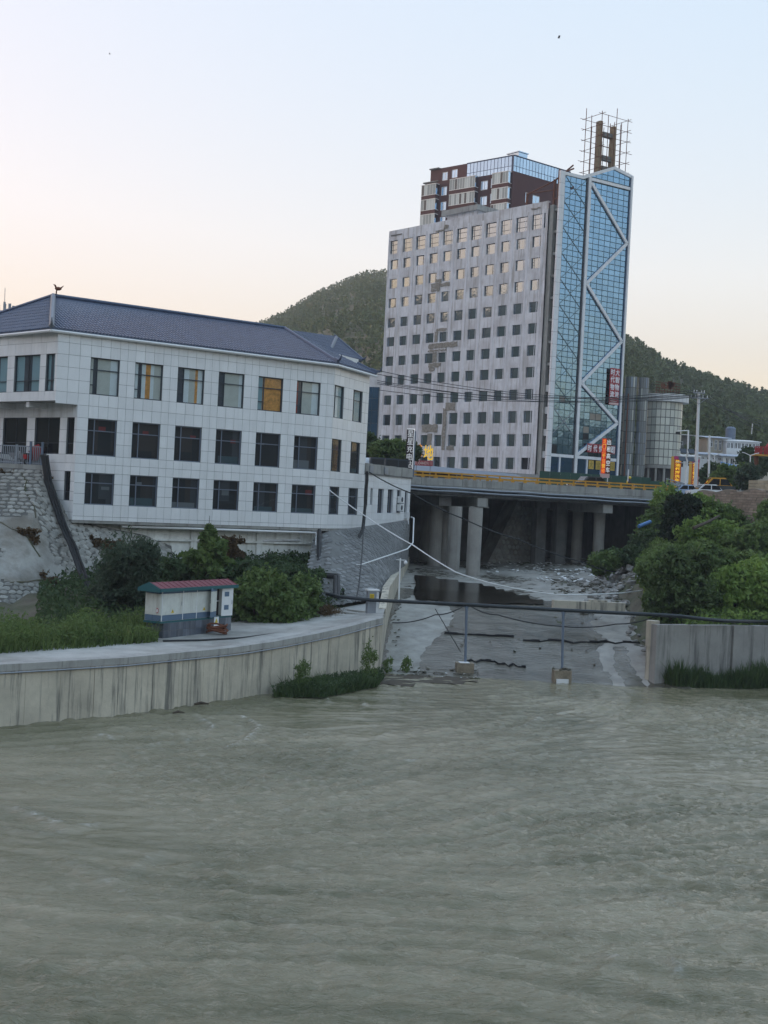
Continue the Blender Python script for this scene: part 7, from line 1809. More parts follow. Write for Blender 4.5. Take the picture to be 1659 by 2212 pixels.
# charging cabinets on the annex terrace, white car behind them
for u, v, k, lab in ((816, 997, 0, 'black charger cabinet nearest the white car behind the annex parapet'), (847, 1001, 1, 'black charger cabinet in the middle behind the annex parapet'), (868, 1005, 2, 'black charger cabinet below the charging station sign')):
    q = at(u, v, 106 + 2 * k); t = thing('charger_cabinet', lab, 'cabinet', (q.x, q.y, 12.2), R(10), 'black charger cabinets behind the annex parapet'); b = MB(); F = Fr(q.x, q.y, 80); b.box(F, -.6, .6, 0, .8, 12.2, at(u, v - 9 - 2 * k, 106 + 2 * k).z); b.build('body', M_['frame'], t)
    b = MB(); b.box(F, -.5, .5, -.02, -.002, 12.5, at(u, v - 9 - 2 * k, 106 + 2 * k).z - .15); b.build('front_panel', M_['black'], t)
q = at(795, 992, 108); FW = Fr(q.x - .4, q.y, 170); car('parked_car', FW, 0, 0, 12.2, 4.2, 1.7, 1.55, M_['carwhite'], 'white car parked on the terrace behind the riverside building corner')
# telecom mast behind the roof at the left edge
t = thing('telecom_mast', 'telecom mast with panel antennas behind the blue roof at the left edge', 'mast', at(8, 700, 130)); c = at(9, 690, 130)
b = MB(); b.tube([c + Vector((0, 0, -6)), at(10, 652, 130)], .12, 6); b.tube([at(10, 652, 130), at(11, 622, 130)], .03, 4); b.build('pole', M_['steel'], t)
for k in range(5):
    a = k * 1.26; q = at(9, 672, 130) + Vector((.95 * math.cos(a), .9 * math.sin(a), random.uniform(-.4, .5))); b = MB(); b.box(WF, q.x - .13, q.x + .13, q.y - .07, q.y + .07, q.z - .9, q.z + .9); b.build('antenna', M_['steel'], t)
    b = MB(); b.tube([at(9, 672, 130), q], .03, 4); b.build('bracket', M_['steel'], t)
# birds in the sky
def bird(u, v, Y, s, lab):
    c = at(u, v, Y); b = MB(); b.ball(c, .10 * s, 6, 4, (2.2, .8, .8)); b.poly([c + Vector((-.15 * s, 0, .02)), c + Vector((-.1 * s, -.4 * s, .3 * s)), c + Vector((.2 * s, -.75 * s, .18 * s)), c + Vector((.18 * s, 0, .02))]); b.poly([c + Vector((-.15 * s, 0, .02)), c + Vector((-.1 * s, .4 * s, .32 * s)), c + Vector((.2 * s, .75 * s, .2 * s)), c + Vector((.18 * s, 0, .02))])
    tag(b.build('flying_bird', M_['black'], loc=c), lab, 'bird', 'birds flying in the sky')
bird(1207, 82, 90, .4, 'small dark bird flying high above the glass tower'); bird(237, 117, 120, .3, 'tiny dark bird flying high above the blue roof')
# ------------------------------------------------------------------ plants
M_['lf_dark'] = leaf_mat('leaf_dark', (0.044, 0.074, 0.033), (0.102, 0.151, 0.064), (0.154, 0.205, 0.083))
M_['lf_mid'] = leaf_mat('leaf_mid', (0.083, 0.138, 0.044), (0.192, 0.262, 0.084), (0.282, 0.339, 0.115))
M_['lf_light'] = leaf_mat('leaf_light', (0.128, 0.211, 0.049), (0.275, 0.378, 0.096), (0.384, 0.420, 0.128))
M_['lf_mid2'] = leaf_mat('leaf_mid_dark', (0.058, 0.096, 0.036), (0.134, 0.186, 0.067), (0.243, 0.275, 0.096))
M_['lf_ivy'] = leaf_mat('ivy_leaf', (.016, .028, .015), (.038, .056, .026), (.06, .08, .035))
M_['lf_willow'] = leaf_mat('leaf_willow', (0.046, 0.072, 0.046), (0.109, 0.147, 0.092), (0.154, 0.198, 0.115))
M_['lf_dry'] = leaf_mat('leaf_dry', (.10, .065, .035), (.17, .115, .060), (.22, .17, .09))
M_['grassblade'] = leaf_mat('grass_blade', (0.064, 0.102, 0.033), (0.166, 0.224, 0.067), (0.282, 0.282, 0.109))
M_['reed'] = leaf_mat('reed_blade', (0.044, 0.077, 0.033), (0.109, 0.160, 0.058), (0.173, 0.211, 0.083))
def blob_points(blobs, dens, shell=.55):
    """points scattered through ellipsoids (x, y, z, rx, ry, rz), thicker near their skins, with bumpy outlines"""
    out = []
    for x, y, z, rx, ry, rz in blobs:
        n = max(20, int(dens * (rx * ry + ry * rz + rx * rz) * 4.2))
        d = RNG.normal(size=(n, 3)); d /= np.linalg.norm(d, axis=1)[:, None]
        r = RNG.uniform(shell, 1.0, n) ** .7
        k = 1 + .20 * np.sin(5 * d[:, 0] + 3 * d[:, 2] + x) * np.sin(4 * d[:, 1] + z) + .13 * np.sin(11 * d[:, 2] + 7 * d[:, 0] + y) + .08 * RNG.normal(size=n)
        out.append(np.stack([x, y, z]) + d * (r * k)[:, None] * np.array([rx, ry, rz]))
        for q in range(int(n / 42)):                              # shoots that stick out of the mass
            e_ = RNG.normal(size=3); e_[2] = abs(e_[2]) * .9 + .15; e_ /= np.linalg.norm(e_); m_ = RNG.integers(7, 15)
            f_ = np.linspace(.88, RNG.uniform(1.15, 1.5), m_)[:, None]
            out.append(np.array([x, y, z]) + e_ * f_ * np.array([rx, ry, rz]) + RNG.normal(0, .05, (m_, 3)) + np.array([0, 0, -.12]) * (f_ - 1) ** 2)
    C = np.vstack(out); g = np.sin(2.9 * C[:, 0] + 1.7 * np.sin(2.1 * C[:, 2])) * np.sin(2.6 * C[:, 1] + C[:, 0]) * np.sin(3.3 * C[:, 2] + 1.3 * C[:, 1])
    return C[g > -.30]                                           # gaps
def bush(name, label, cat, base, blobs, dens, size, m, group=None, up=.3, aspect=1.7, stems=5, part='foliage', smat=None, rel=True):
    base = Vector(base); t = thing(name, label, cat, base, 0, group)
    bl = [(base.x + a, base.y + b_, base.z + c, d, e_, f) for a, b_, c, d, e_, f in blobs]
    if dens < 250:                                                # smaller clumps break up the outline
        for x, y, z, rx, ry, rz in list(bl):
            for k in range(4):
                d_ = RNG.normal(size=3); d_[2] = abs(d_[2]) * .8; d_ /= np.linalg.norm(d_); s_ = RNG.uniform(.30, .52)
                bl.append((x + d_[0] * rx * .9, y + d_[1] * ry * .9, z + d_[2] * rz * .82, rx * s_, ry * s_, rz * s_))
    C = blob_points(bl, dens)
    me = leaf_mesh(part, C - np.array(base), size, m, up, aspect); inst(part, me, WM[t].copy(), t)
    if stems:
        b = MB()
        for k in range(stems):
            x, y, z, rx, ry, rz = bl[k % len(bl)]
            q = Vector((x, y, z)); p = base + Vector((random.uniform(-.25, .25), random.uniform(-.25, .25), -.2))
            mid = p.lerp(q, .5) + Vector((random.uniform(-.2, .2), random.uniform(-.2, .2), .2)); w = .035 + .02 * rz
            b.tube([p, mid, q, q + (q - mid) * .4], [w * 1.6, w * 1.2, w * .7, w * .3], 5)
        b.build('trunk' if cat == 'tree' else 'stem', smat or M_['bark'], t)
    return t
def blades(name, pts, hmin, hmax, w, m, lean=.35, kind='stuff', parent=None):
    n = len(pts); P = np.asarray(pts); hh = (RNG.uniform(hmin, hmax, n) * (.62 + .38 * np.sin(P[:, 0] * 1.9 + 1.2 * np.sin(P[:, 1] * 1.1)) * np.sin(P[:, 1] * 1.5 + P[:, 0] * .6)) * RNG.uniform(.6, 1.25, n))[:, None]
    a = RNG.uniform(0, 2 * np.pi, n); d = np.stack([np.cos(a), np.sin(a), np.zeros(n)], 1); L = RNG.normal(0, lean, (n, 2))
    tip = P + np.concatenate([L * hh, hh], 1); mid = P + np.concatenate([L * hh * .35, hh * .55], 1)
    V = np.stack([P - d * w, P + d * w, mid + d * w * .8, mid - d * w * .8, tip], 1).reshape(-1, 3); i = np.arange(n)[:, None] * 5
    T = np.concatenate([i + [0, 1, 2], i + [0, 2, 3], i + [3, 2, 4]], 1).reshape(-1, 3)
    o = inst(name, me_np(name, V, T, m, tri=True), Matrix.Identity(4)); return tag(o, kind=kind)
def scat(poly, n, zf):
    """n random points inside a polygon of (x, y)"""
    P = np.array([(p[0], p[1]) for p in poly]); lo, hi = P.min(0), P.max(0); out = []
    while len(out) < n:
        q = RNG.uniform(lo, hi, (n * 2, 2)); ins = np.zeros(len(q), bool); j = len(P) - 1
        for i in range(len(P)):
            c = ((P[i, 1] > q[:, 1]) != (P[j, 1] > q[:, 1])) & (q[:, 0] < (P[j, 0] - P[i, 0]) * (q[:, 1] - P[i, 1]) / (P[j, 1] - P[i, 1] + 1e-12) + P[i, 0]); ins ^= c; j = i
        out += [(x, y, zf(x, y)) for x, y in q[ins]]
    return out[:n]
def on_slope(s, t): return Vector(slope_f(s, t))
# left bank
q = at(265, 1366, 70.0); bush('round_shrub', 'large round grey green shrub left of the transformer kiosk', 'shrub', (q.x, q.y, 2.6), [(0, .3, 2.6, 1.45, 1.4, 1.9), (-.35, 0, 1.3, 1.3, 1.2, 1.3), (.5, .3, 1.5, 1.2, 1.2, 1.5)], 210, .13, M_['lf_willow'], up=1.2, aspect=3.2)
q = at(445, 1262, 79.0); bush('young_tree', 'young broad leaved tree growing before the white foundation wall', 'tree', (q.x, q.y, 3.6), [(a, b_, c * .70, d, e_, f * .70) for a, b_, c, d, e_, f in [(0, 0, 2.0, 1.15, 1.0, 1.0), (-.35, .1, 3.2, .95, .9, .8), (.3, 0, 4.0, .75, .7, .9), (.05, 0, 5.1, .40, .4, .75), (.0, 0, 6.0, .14, .14, .4), (.7, 0, 2.8, .8, .7, .6), (.25, 0, 5.7, .2, .1, .12)]], 95, .22, M_['lf_mid'], stems=6)
for u, v, Y, b, lab, mm, sz in [
    (330, 1250, 78, [(0, 0, 1.4, 1.9, 1.2, 1.5), (-1.2, 0, 1.0, 1.2, 1, 1.1)], 'dark leafy shrub behind the round shrub under the building', 'lf_dark', .17),
    (390, 1255, 80, [(0, 0, 1.1, 1.6, 1.2, 1.25), (.5, .3, .9, 1.4, 1.2, 1.0)], 'low dark shrub between the round shrub and the young tree', 'lf_dark', .17),
    (520, 1265, 79, [(0, 0, 1.6, 1.5, 1.2, 1.7), (.4, 0, .8, 1.4, 1.2, 1.1)], 'dark shrub right behind the kiosk roof beside the young tree', 'lf_dark', .18),
    (555, 1330, 73, [(0, 0, 1.5, 1.3, 1.2, 1.6), (.3, .4, 2.3, 1.2, 1.2, 1.3)], 'leafy green shrub directly right of the kiosk', 'lf_mid', .17),
    (600, 1280, 78, [(0, 0, 1.3, 2.0, 1.4, 1.5), (.6, 0, 2.0, 1.5, 1.2, 1.0)], 'broad dark shrub in the middle of the bank under the building', 'lf_dark', .16),
    (610, 1345, 73, [(0, 0, 1.2, 1.3, 1.1, 1.35), (-.3, .2, 2.2, .9, .9, 1.0)], 'bushy green shrub at the foot of the bank right of the kiosk', 'lf_mid', .16),
    (655, 1335, 75, [(0, 0, 1.2, .9, .9, 1.4), (.1, .3, 2.3, .8, .8, 1.2)], 'upright yellow green shrub at the right end of the bank', 'lf_mid', .13),
    (650, 1250, 81, [(0, 0, .9, 1.4, 1.1, 1.1), (-.8, 0, .8, 1.2, 1, 1)], 'dark creeping shrub just below the black downpipe', 'lf_dark', .15)]:
    q = at(u, v, Y); kz = .55 if Y > 76 else .82; bush('bank_shrub', lab, 'shrub', (q.x, q.y, q.z - .4), [(a, b_, c * kz, d, e_, f * kz) for a, b_, c, d, e_, f in b], 150, sz, M_[mm], 'shrubs on the bank below the building')
q = at(504, 1180, 86.5); bush('dead_creeper', 'brown dead creeper hanging on the white foundation wall', 'creeper', (q.x, q.y, q.z - 1), [(0, 0, .9, .8, .3, .75), (.35, 0, .3, .55, .3, .9), (-.5, 0, 1.1, .5, .25, .35)], 230, .12, M_['lf_dry'], stems=3)
q = at(225, 1170, 81.5); bush('dead_creeper', 'brown dead creeper at the corner where the embankment meets the building', 'creeper', (q.x, q.y, q.z - .6), [(0, 0, .4, 1.5, .4, .35), (.8, .2, -.2, .5, .3, .8), (-1, 0, .5, .8, .3, .3)], 110, .12, M_['lf_dry'], stems=3)
q = at(60, 1032, 82.9); bush('dry_weeds', 'dry weeds growing under the coping of the scooter terrace', 'weeds', (q.x, q.y - .4, q.z), [(0, 0, 0, 1.6, .3, .35), (-1.5, 0, .1, 1.2, .3, .3), (1.0, 0, -.2, .7, .25, .2)], 120, .12, M_['lf_dry'], stems=0)
q = em_f(.42, .50); bush('dry_weeds', 'brown weed patch in the upper crack of the stone embankment', 'weeds', (q.x, q.y - .1, q.z), [(0, 0, 0, .75, .2, .35), (.5, 0, -.4, .4, .2, .3)], 150, .1, M_['lf_dry'], stems=0)
q = em_f(.52, .24); bush('dry_weeds', 'brown weed patch in the lower crack of the stone embankment', 'weeds', (q.x, q.y - .1, q.z), [(0, 0, 0, .6, .2, .3), (.5, 0, -.3, .5, .2, .2)], 150, .1, M_['lf_dry'], stems=0)
blades('promenade_grass', scat([gz(-140, 1423, 2.55).xy, gz(0, 1411, 2.55).xy, gz(180, 1400, 2.55).xy, gz(340, 1387, 2.55).xy, gz(345, 1372, 2.6).xy, gz(300, 1352, 2.6).xy, gz(180, 1352, 2.6).xy, gz(0, 1362, 2.6).xy, gz(-140, 1372, 2.6).xy], 8000, lambda x, y: 2.5), .35, 1.5, .024, M_['grassblade'])
C = np.array(scat([gz(-140, 1420, 2.55).xy, gz(0, 1408, 2.55).xy, gz(340, 1387, 2.55).xy, gz(300, 1356, 2.6).xy, gz(0, 1362, 2.6).xy, gz(-140, 1372, 2.6).xy], 16000, lambda x, y: 2.55 + random.random() ** 1.2 * max(.15, .75 + .6 * math.sin(x * 1.7 + 2 * math.sin(y * .9)) * math.sin(y * 1.3 + x * .4))))
o = inst('promenade_weeds', leaf_mesh('promenade_weeds', C, .10, M_['lf_mid'], .6, 2.4), Matrix.Identity(4)); o['kind'] = 'stuff'
C = []
for i in range(26000):                                            # ground cover on the soil slope
    s, t = random.uniform(.28, .80), random.random() ** .8; p = slope_f(s, t)
    C.append((p[0], p[1], p[2] + random.random() ** 2 * .75))
o = inst('bank_undergrowth', leaf_mesh('bank_undergrowth', np.array(C), .15, M_['lf_dark'], .5, 1.8), Matrix.Identity(4)); o['kind'] = 'stuff'
q = at(712, 1340, 76); bush('dry_brush_heap', 'low heap of dry brush at the end of the bank beside the steps', 'brush', (q.x, q.y, q.z - .3), [(0, 0, .3, 1.4, 1.2, .5), (-.5, .8, .6, 1.2, 1.0, .5)], 190, .08, M_['lf_dry'], stems=0, aspect=5)
# reeds at the foot of the walls
rp = [gz(588, 1500, .1).xy, gz(640, 1500, .1).xy, gz(760, 1488, .1).xy, gz(826, 1470, .1).xy, gz(822, 1458, .1).xy, gz(590, 1497, .05).xy]
blades('wall_reeds', scat([gz(585, 1504, .1).xy, gz(700, 1505, .1).xy, gz(815, 1482, .1).xy, gz(830, 1462, .1).xy, gz(735, 1474, .1).xy, gz(620, 1494, .1).xy], 6000, lambda x, y: .05), .3, 1.05, .03, M_['reed'])
C = np.array(scat([gz(585, 1504, .1).xy, gz(700, 1503, .1).xy, gz(815, 1480, .1).xy, gz(828, 1462, .1).xy, gz(735, 1474, .1).xy, gz(620, 1494, .1).xy], 5000, lambda x, y: .1 + random.random() * .6))
o = inst('wall_weeds', leaf_mesh('wall_weeds', C, .09, M_['lf_dark'], .7, 2.5), Matrix.Identity(4)); o['kind'] = 'stuff'
for u, v, lab, k in ((798, 1470, 'tallest weed tuft at the right end of the left reeds', 1.9), (653, 1492, 'tall dark weed stalk before the flood wall', 1.5), (877, 1446, 'small weed tuft on the dry slab at the channel mouth', .7), (838, 1446, 'low weed tuft at the foot of the flood wall tip', .7)):
    q = gz(u, v, .25); bush('weed_tuft', lab, 'weeds', (q.x, q.y, .1), [(0, 0, k * .5, .12 + .22 * k ** .5, .3, k * .6)], 260, .10, M_['lf_mid'], 'weed tufts at the channel mouth', up=1.5, aspect=4, stems=0)
P = scat([(RW0 + RD * .6 - RN * .1), (RW0 + RD * 12 - RN * .1), (RW0 + RD * 12 - RN * 1.3), (RW0 + RD * 5 - RN * 1.5), (RW0 + RD * 1.0 - RN * .8)], 9000, lambda x, y: .02)
blades('right_reeds', P, .6, 1.75, .035, M_['reed'], .22)
# right bank
def rbz(x, y): return rbank(x, y)
q = at(1452, 1195, 104); bush('ivy_tree', 'dark column of ivy covered tree at the end of the bridge', 'tree', (q.x, q.y, rbz(q.x, q.y)), [(a, b_, c * .62, d, e_, f * .62) for a, b_, c, d, e_, f in [(.3, -1.5, 4.6, 1.15, 1.1, 1.4), (.35, -1.5, 3.2, 1.2, 1.1, 1.3), (-.1, -1.5, 2.0, 1.15, 1.0, 1.3), (.3, -1.5, 5.6, .9, .9, .8), (-.35, -1.5, .9, .9, .9, 1.2)]], 190, .24, M_['lf_ivy'], up=-1.2, stems=4)
TOPS = [1178, 1172, 1165, 1215, 1200, 1190, 1130, 1120, 1065, 1085, 1080, 1050, 1172, 1188, 1150, 1080]
for u, v, Y, b, lab, mm, sz in [
    (1440, 1330, 79, [(0, 0, 1.5, 1.2, 1.2, 1.4), (.9, .3, 2.2, 1.4, 1.3, 1.6), (2.0, .2, 1.4, 1.4, 1.3, 1.5), (.4, .5, 3.3, 1.1, 1.1, 1.2), (1.7, .6, 3.4, 1.0, 1.0, 1.2)], 'biggest dark green bush at the corner above the right flood wall', 'lf_mid2', .15),
    (1415, 1270, 88, [(0, 0, 1.4, 1.2, 1.3, 1.6), (1.2, 0, 2.3, 1.4, 1.3, 1.8), (2.3, .4, 2.8, 1.3, 1.2, 1.6)], 'green bush rising behind the biggest bush on the right bank', 'lf_mid', .16),
    (1500, 1245, 90, [(0, 0, 1.2, 1.6, 1.4, 1.5), (1.2, .4, 1.6, 1.4, 1.2, 1.5), (.4, 0, 2.6, 1.0, 1.0, 1.0)], 'leafy green bush in the middle of the right bank', 'lf_mid', .16),
    (1590, 1325, 80, [(0, 0, .9, 1.7, 1.2, 1.1), (1.5, .2, 1.2, 1.6, 1.2, 1.3), (.6, .9, 2.0, 1.7, 1.2, 1.1)], 'bright green vine thicket above the right flood wall', 'lf_light', .19),
    (1640, 1280, 83, [(0, 0, 1.2, 1.5, 1.2, 1.6), (.4, .6, 2.6, 1.2, 1.1, 1.1), (1.6, 0, 1.4, 1.4, 1.2, 1.6)], 'bright green vine mound at the right edge of the photo', 'lf_light', .18),
    (1560, 1250, 90, [(0, 0, .9, 1.8, 1.3, 1.1), (1.6, .3, .9, 1.6, 1.3, 1.1)], 'low mid green thicket below the pale sheet on the right bank', 'lf_mid', .17),
    (1620, 1190, 95, [(0, 0, 1.0, 1.9, 1.4, 1.3), (1.8, .2, 1.2, 1.7, 1.3, 1.4)], 'mid green thicket beneath the brick wall at the right edge', 'lf_mid', .17),
    (1545, 1165, 100, [(0, 0, 1.0, 2.0, 1.4, 1.3), (-1.5, 0, .9, 1.4, 1.2, 1.1)], 'yellow green thicket halfway up the right bank', 'lf_light', .16),
    (1500, 1110, 107, [(0, 0, 1.0, 1.9, 1.4, 1.3), (1.7, .2, .8, 1.6, 1.3, 1.1), (.3, .4, 1.9, 1.2, 1, .8)], 'bright thicket on the upper bank right of the ivy tree', 'lf_light', .17),
    (1545, 1105, 107, [(0, 0, .8, 1.7, 1.2, 1.1), (1.4, .2, .7, 1.2, 1.2, .9)], 'green thicket under the left end of the brick wall', 'lf_mid', .17),
    (1413, 1105, 112, [(0, 0, .6, 1.2, 1.2, 1.0), (.9, .3, 1.4, 1.1, 1.1, 1.2), (-.8, -.2, .1, .8, .9, .7)], 'scrubby bush hanging over the end of the bridge', 'lf_mid', .16),
    (1438, 1082, 113, [(0, 0, .3, 1.1, 1.1, .7), (.9, .2, .3, .9, 1.0, .6)], 'bush on the bridge end below the grey railing', 'lf_light', .16),
    (1350, 1215, 104, [(0, 0, .9, 1.6, 1.3, 1.1), (1.6, .3, 1.5, 1.4, 1.2, 1.3), (-1.2, 0, .5, 1.0, 1.0, .8)], 'dark green bush beside the rubble under the bridge end', 'lf_dark', .16),
    (1300, 1235, 103, [(0, 0, .8, 1.0, 1.0, 1.0), (.7, .3, 1.2, .9, .9, .9)], 'round bush between the pier and the rubble heap', 'lf_mid', .16),
    (1395, 1190, 106, [(0, 0, 1.0, 1.2, 1.1, 1.3), (.8, 0, .6, 1.0, 1.0, 1.0)], 'bush at the foot of the ivy tree', 'lf_dark', .16),
    (1655, 1140, 99, [(0, 0, .8, 1.2, 1.1, 1.5), (.3, .3, 1.8, .9, .9, 1.0)], 'climbing green vine on the brick wall at the right edge', 'lf_mid', .15)]:
    zt_ = at(u, TOPS.pop(0), Y).z; q = at(u, v, Y); zb_ = max(2.5, min(q.z, rbz(q.x, q.y) + .4) if u > 1400 else q.z - .2); kz = max(.35, (zt_ - zb_) / (max(c + f for _, _, c, _, _, f in b) * 1.08))
    bush('bank_bush', lab, 'bush', (q.x, q.y, zb_), [(a, b_, c * kz, d, e_, max(f * kz, .5)) for a, b_, c, d, e_, f in b], 125, sz, M_[mm], 'bushes on the right bank')
C = []
while len(C) < 42000:
    a, d_ = random.uniform(-.5, 26), random.uniform(.8, 41); p = RW0 + RD * a + RN * d_
    if p.x < interp(p.y, [74, 95, 112, 122], [16.8, 19.5, 22.4, 25.5]): continue
    C.append((p.x, p.y, rbank(p.x, p.y) + random.random() ** 2 * .8))
C = np.array(C); k = RNG.uniform(size=len(C)) + .35 * np.sin(C[:, 0] * .5) * np.sin(C[:, 1] * .4)
for nm, sel, mm in (('bank_ground_cover', k > .5, 'lf_light'), ('bank_undergrowth', k <= .5, 'lf_mid')):
    o = inst(nm, leaf_mesh(nm, C[sel], .16, M_[mm], .5, 1.9), Matrix.Identity(4)); o['kind'] = 'stuff'
P = []
while len(P) < 9000:
    a, d_ = random.uniform(0, 26), random.uniform(20, 40); p = RW0 + RD * a + RN * d_
    if p.x > interp(p.y, [74, 95, 112, 122], [17, 20, 23, 26]): P.append((p.x, p.y, rbank(p.x, p.y)))
blades('bank_grass', P, .5, 1.3, .03, M_['grassblade'])
# trees behind the annex and near the houses
for u, v, Y, b, lab, mm in [
    (840, 1000, 120, [(0, 0, .6, 1.5, 1.2, 1.2), (-.8, 0, .9, 1.0, 1, 1.0), (.9, 0, 1.0, 1.1, 1, 1.0), (.1, 0, 1.6, .9, .9, .6)], 'rounded green tree behind the annex parapet', 'lf_mid'),
    (872, 1002, 122, [(0, 0, .8, 1.2, 1.2, 1.4)], 'dark green tree behind the charging station sign', 'lf_dark'),
    (803, 990, 125, [(0, 0, .8, .9, .9, 1.4), (-.2, 0, 1.8, .5, .5, .7)], 'narrow green tree between the white building and the glass block', 'lf_dark')]:
    q = at(u, v, Y); bush('street_tree', lab, 'tree', (q.x, q.y, 12.3), [(a, b_, c + q.z - 12.3, d, e_, f) for a, b_, c, d, e_, f in b], 150, .15, M_[mm], 'trees behind the annex')
q = at(820, 975, 128); bush('flowering_shrub', 'yellow flowering shrub showing left of the rounded green tree', 'shrub', (q.x, q.y, 12.5), [(0, 0, q.z - 12.5, .55, .5, .8), (3.0, 0, q.z - 12.8, .35, .4, .6)], 160, .13, leaf_mat('yellow_flower', (.16, .13, .02), (.42, .28, .02), (.55, .36, .03)), stems=2)
for u, v, Y, lab, mm in ((1560, 1048, 135, 'green roadside tree behind the yellow roofed car', 'lf_mid'), (1592, 1046, 138, 'green roadside tree below the blue canopy', 'lf_mid'), (1612, 1048, 130, 'grey green roadside tree beside the block wall', 'lf_willow'), (1530, 1040, 150, 'dark roadside tree left of the slim white lamp', 'lf_dark'), (1640, 1022, 160, 'dark conifer shaped tree under the red lift', 'lf_dark'), (1607, 1000, 175, 'dark tree in front of the white lower house', 'lf_dark')):
    q = at(u, v, Y); bush('roadside_tree', lab, 'tree', (q.x, q.y, q.z - .5), [(0, 0, 1.0, 1.1, 1.0, 1.0), (.5, .2, 1.9, .9, .9, .8)], 130, .16, M_[mm], 'roadside trees before the houses')
bw_ = []
for i in range(70):
    s = RNG.uniform(.70, .83); p = hill_pt(s, RNG.uniform(0, .12)); h_ = RNG.uniform(4, 8); bw_.append((p.x, p.y, p.z + h_ * .45, h_ * .36, h_ * .36, h_ * .5))
C = blob_points(bw_, 5.0); o = inst('hill_foot_woods', leaf_mesh('hill_foot_woods', C, .42, M_['wood'], .3, 1.4), Matrix.Identity(4)); o['kind'] = 'stuff'

# ------------------------------------------------------------------ rubble, litter, odds and ends
M_['rubble'] = mat('broken_concrete', (.31, .30, .285), .9, rnd=.2, noise=(2.5, .3), bump=(8, .5, .04))
rh_ = thing('rubble_heap', 'heap of grey broken concrete at the foot of the right bank', 'rubble', gz(1340, 1260, 4.4))
RK = []
for k in range(6):
    r_ = random.Random(k + 40); b = MB(); b.ball(Vector((0, 0, 0)), .5, 6, 4, (1.2, .9, .6), jit=.32); RK.append(me_from('rubble_block', b.v, b.f, M_['rubble']))
for i in range(190):
    u = random.gauss(1330, 34); v = random.uniform(1222, 1276)
    if u < 1255 + (v - 1222) * -.1 or u > 1405: continue
    hgt = max(0, (u - 1275) / 120) * 1.3 * random.random(); q = gz(u, v + 6, 4.35); s_ = random.uniform(.25, .85) * (1.2 if random.random() < .15 else .8)
    M = Matrix.Translation((q.x, q.y, max(bedz(q.x, q.y), rbank(q.x, q.y)) + .1 + hgt * .2)) @ Matrix.Rotation(random.uniform(0, 6), 4, 'Z') @ Matrix.Rotation(random.uniform(-.5, .5), 4, 'X') @ Matrix.Diagonal((s_, s_, s_, 1)); inst('rubble_block', random.choice(RK), M, rh_)
rh2 = thing('rubble_heap', 'small pile of pale broken stones against the corner pillar', 'rubble', gz(1380, 1345, 2.6))
for i in range(26):
    q = gz(random.uniform(1355, 1402), random.uniform(1330, 1358), 2.9); s_ = random.uniform(.2, .5); M = Matrix.Translation((q.x, q.y, bedz(q.x, q.y) + random.uniform(.1, .4))) @ Matrix.Rotation(random.uniform(0, 6), 4, 'Z') @ Matrix.Diagonal((s_, s_, s_, 1)); inst('rubble_block', random.choice(RK), M, rh2)
lt = MB()
def bits(n, uu, vv, m, s0=.05, s1=.22):
    for i in range(n):
        u, v = random.uniform(*uu), random.uniform(*vv); d = _ray(u, v); t = .02
        while H + d[2] * t > bedz(d[0] * t, d[1] * t) and t < .08: t *= 1.01
        x, y = d[0] * t, d[1] * t; z = bedz(x, y) + .05; a, c = random.uniform(s0, s1), random.uniform(s0, s1); r_ = random.uniform(0, 6)
        e1 = Vector((math.cos(r_), math.sin(r_), random.uniform(-.2, .2))) * a; e2 = Vector((-math.sin(r_), math.cos(r_), random.uniform(.0, .5))) * c
        p = Vector((x, y, z)); lt.slab([p - e1 - e2, p + e1 - e2 * .7, p + e1 * .8 + e2, p - e1 + e2 * .8], (0, 0, .03), m)
bits(150, (1160, 1300), (1205, 1260), 0); bits(60, (1050, 1180), (1215, 1240), 0, .04, .15); bits(110, (1190, 1390), (1255, 1285), 1, .05, .2); bits(60, (1060, 1300), (1200, 1225), 1, .08, .3)
bits(45, (840, 1030), (1462, 1492), 0, .03, .08); bits(160, (835, 1035), (1452, 1494), 1, .03, .14); bits(25, (846, 866), (1290, 1400), 1, .03, .1); bits(70, (1330, 1400), (1290, 1320), 1, .05, .3); bits(20, (960, 1300), (1330, 1440), 1, .04, .12)
tag(lt.build('channel_litter', [M_['white'], M_['soil']], loc=(10, 90, 4)), kind='stuff')
for u, v, s_, lab in ((983, 1448 - 1, .0, ''), ):
    pass
q = at(1577, 1222, 91); b = MB(); b.ball(q, .55, 9, 6, (1.2, .8, .8), jit=.15); tag(b.build('white_sack', M_['dirtywhite'], loc=q, smooth=True), 'pale plastic sheet bundle lying among the bushes on the right bank', 'sack')
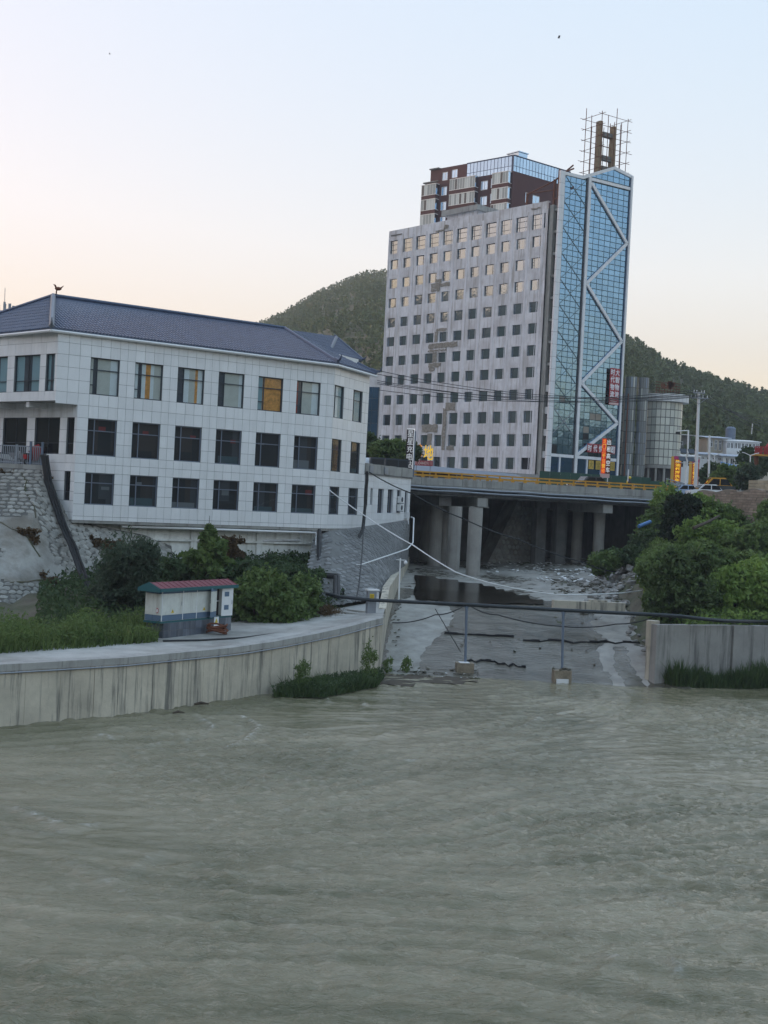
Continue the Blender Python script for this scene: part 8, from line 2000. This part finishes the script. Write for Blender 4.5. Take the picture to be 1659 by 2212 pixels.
p, q = at(1380, 1137, 107), at(1405, 1127, 108); b = MB(); b.tube([p, q], .16, 7); tag(b.build('blue_pipe_piece', mat('blue_plastic', (.08, .20, .45), .5), loc=p), 'short piece of blue plastic pipe lying on the bank under the bridge end', 'pipe')
p = [at(1490, 1165, 98), at(1520, 1152, 99), at(1545, 1138, 101)]; b = MB(); b.tube([v + Vector((0, -1.0, .9)) for v in p], [.14, .12, .08], 6); tag(b.build('dead_log', M_['bark'], loc=p[0]), 'grey dead log lying across the bushes on the right bank', 'log')
q = gz(1062, 1240 - 52, 4.4); b = MB(); F = Fr(q.x, q.y, 80); b.box(F, -.4, .4, 0, .3, 4.5, 5.1); tag(b.build('foam_box', M_['dirtywhite'], loc=q), 'pale foam box lying in the dark under the bridge', 'box')
for u, v, s_, nm, lab, m in ((553, 1542, .16, 'drift_log', 'dark driftwood lump stuck at the foot of the flood wall', 'bark'), (445, 1560 - 9, .12, 'drift_log', 'short driftwood log at the foot of the flood wall', 'bark')):
    q = gz(u - 118 if u > 500 else u - 60, v - 20 if u > 500 else v - 10, .1); b = MB(); b.tube([q + Vector((-s_ * 2, -.1, .02)), q + Vector((0, 0, .08)), q + Vector((s_ * 2, .2, .02))], [s_ * .3, s_ * .5, s_ * .2], 6); tag(b.build(nm, M_[m], loc=q), lab, 'log')

# ------------------------------------------------------------------ the air of the valley
def haze(density):
    b = MB(); b.box(WF, -1150, 1150, -760, 1290, -5, 190); o = b.build('haze', [], loc=(0, 0, 100)); o.data.materials.clear()
    m = bpy.data.materials.new('valley_haze'); m.use_nodes = True; N, L = m.node_tree.nodes, m.node_tree.links
    N.remove(N['Principled BSDF']); v = N.new('ShaderNodeVolumePrincipled'); v.inputs['Color'].default_value = (.86, .90, .96, 1); v.inputs['Density'].default_value = density; v.inputs['Anisotropy'].default_value = .2
    L.new(v.outputs[0], N['Material Output'].inputs['Volume']); o.data.materials.append(m); o['kind'] = 'stuff'
HAZE = 0.00034
if HAZE: haze(HAZE)
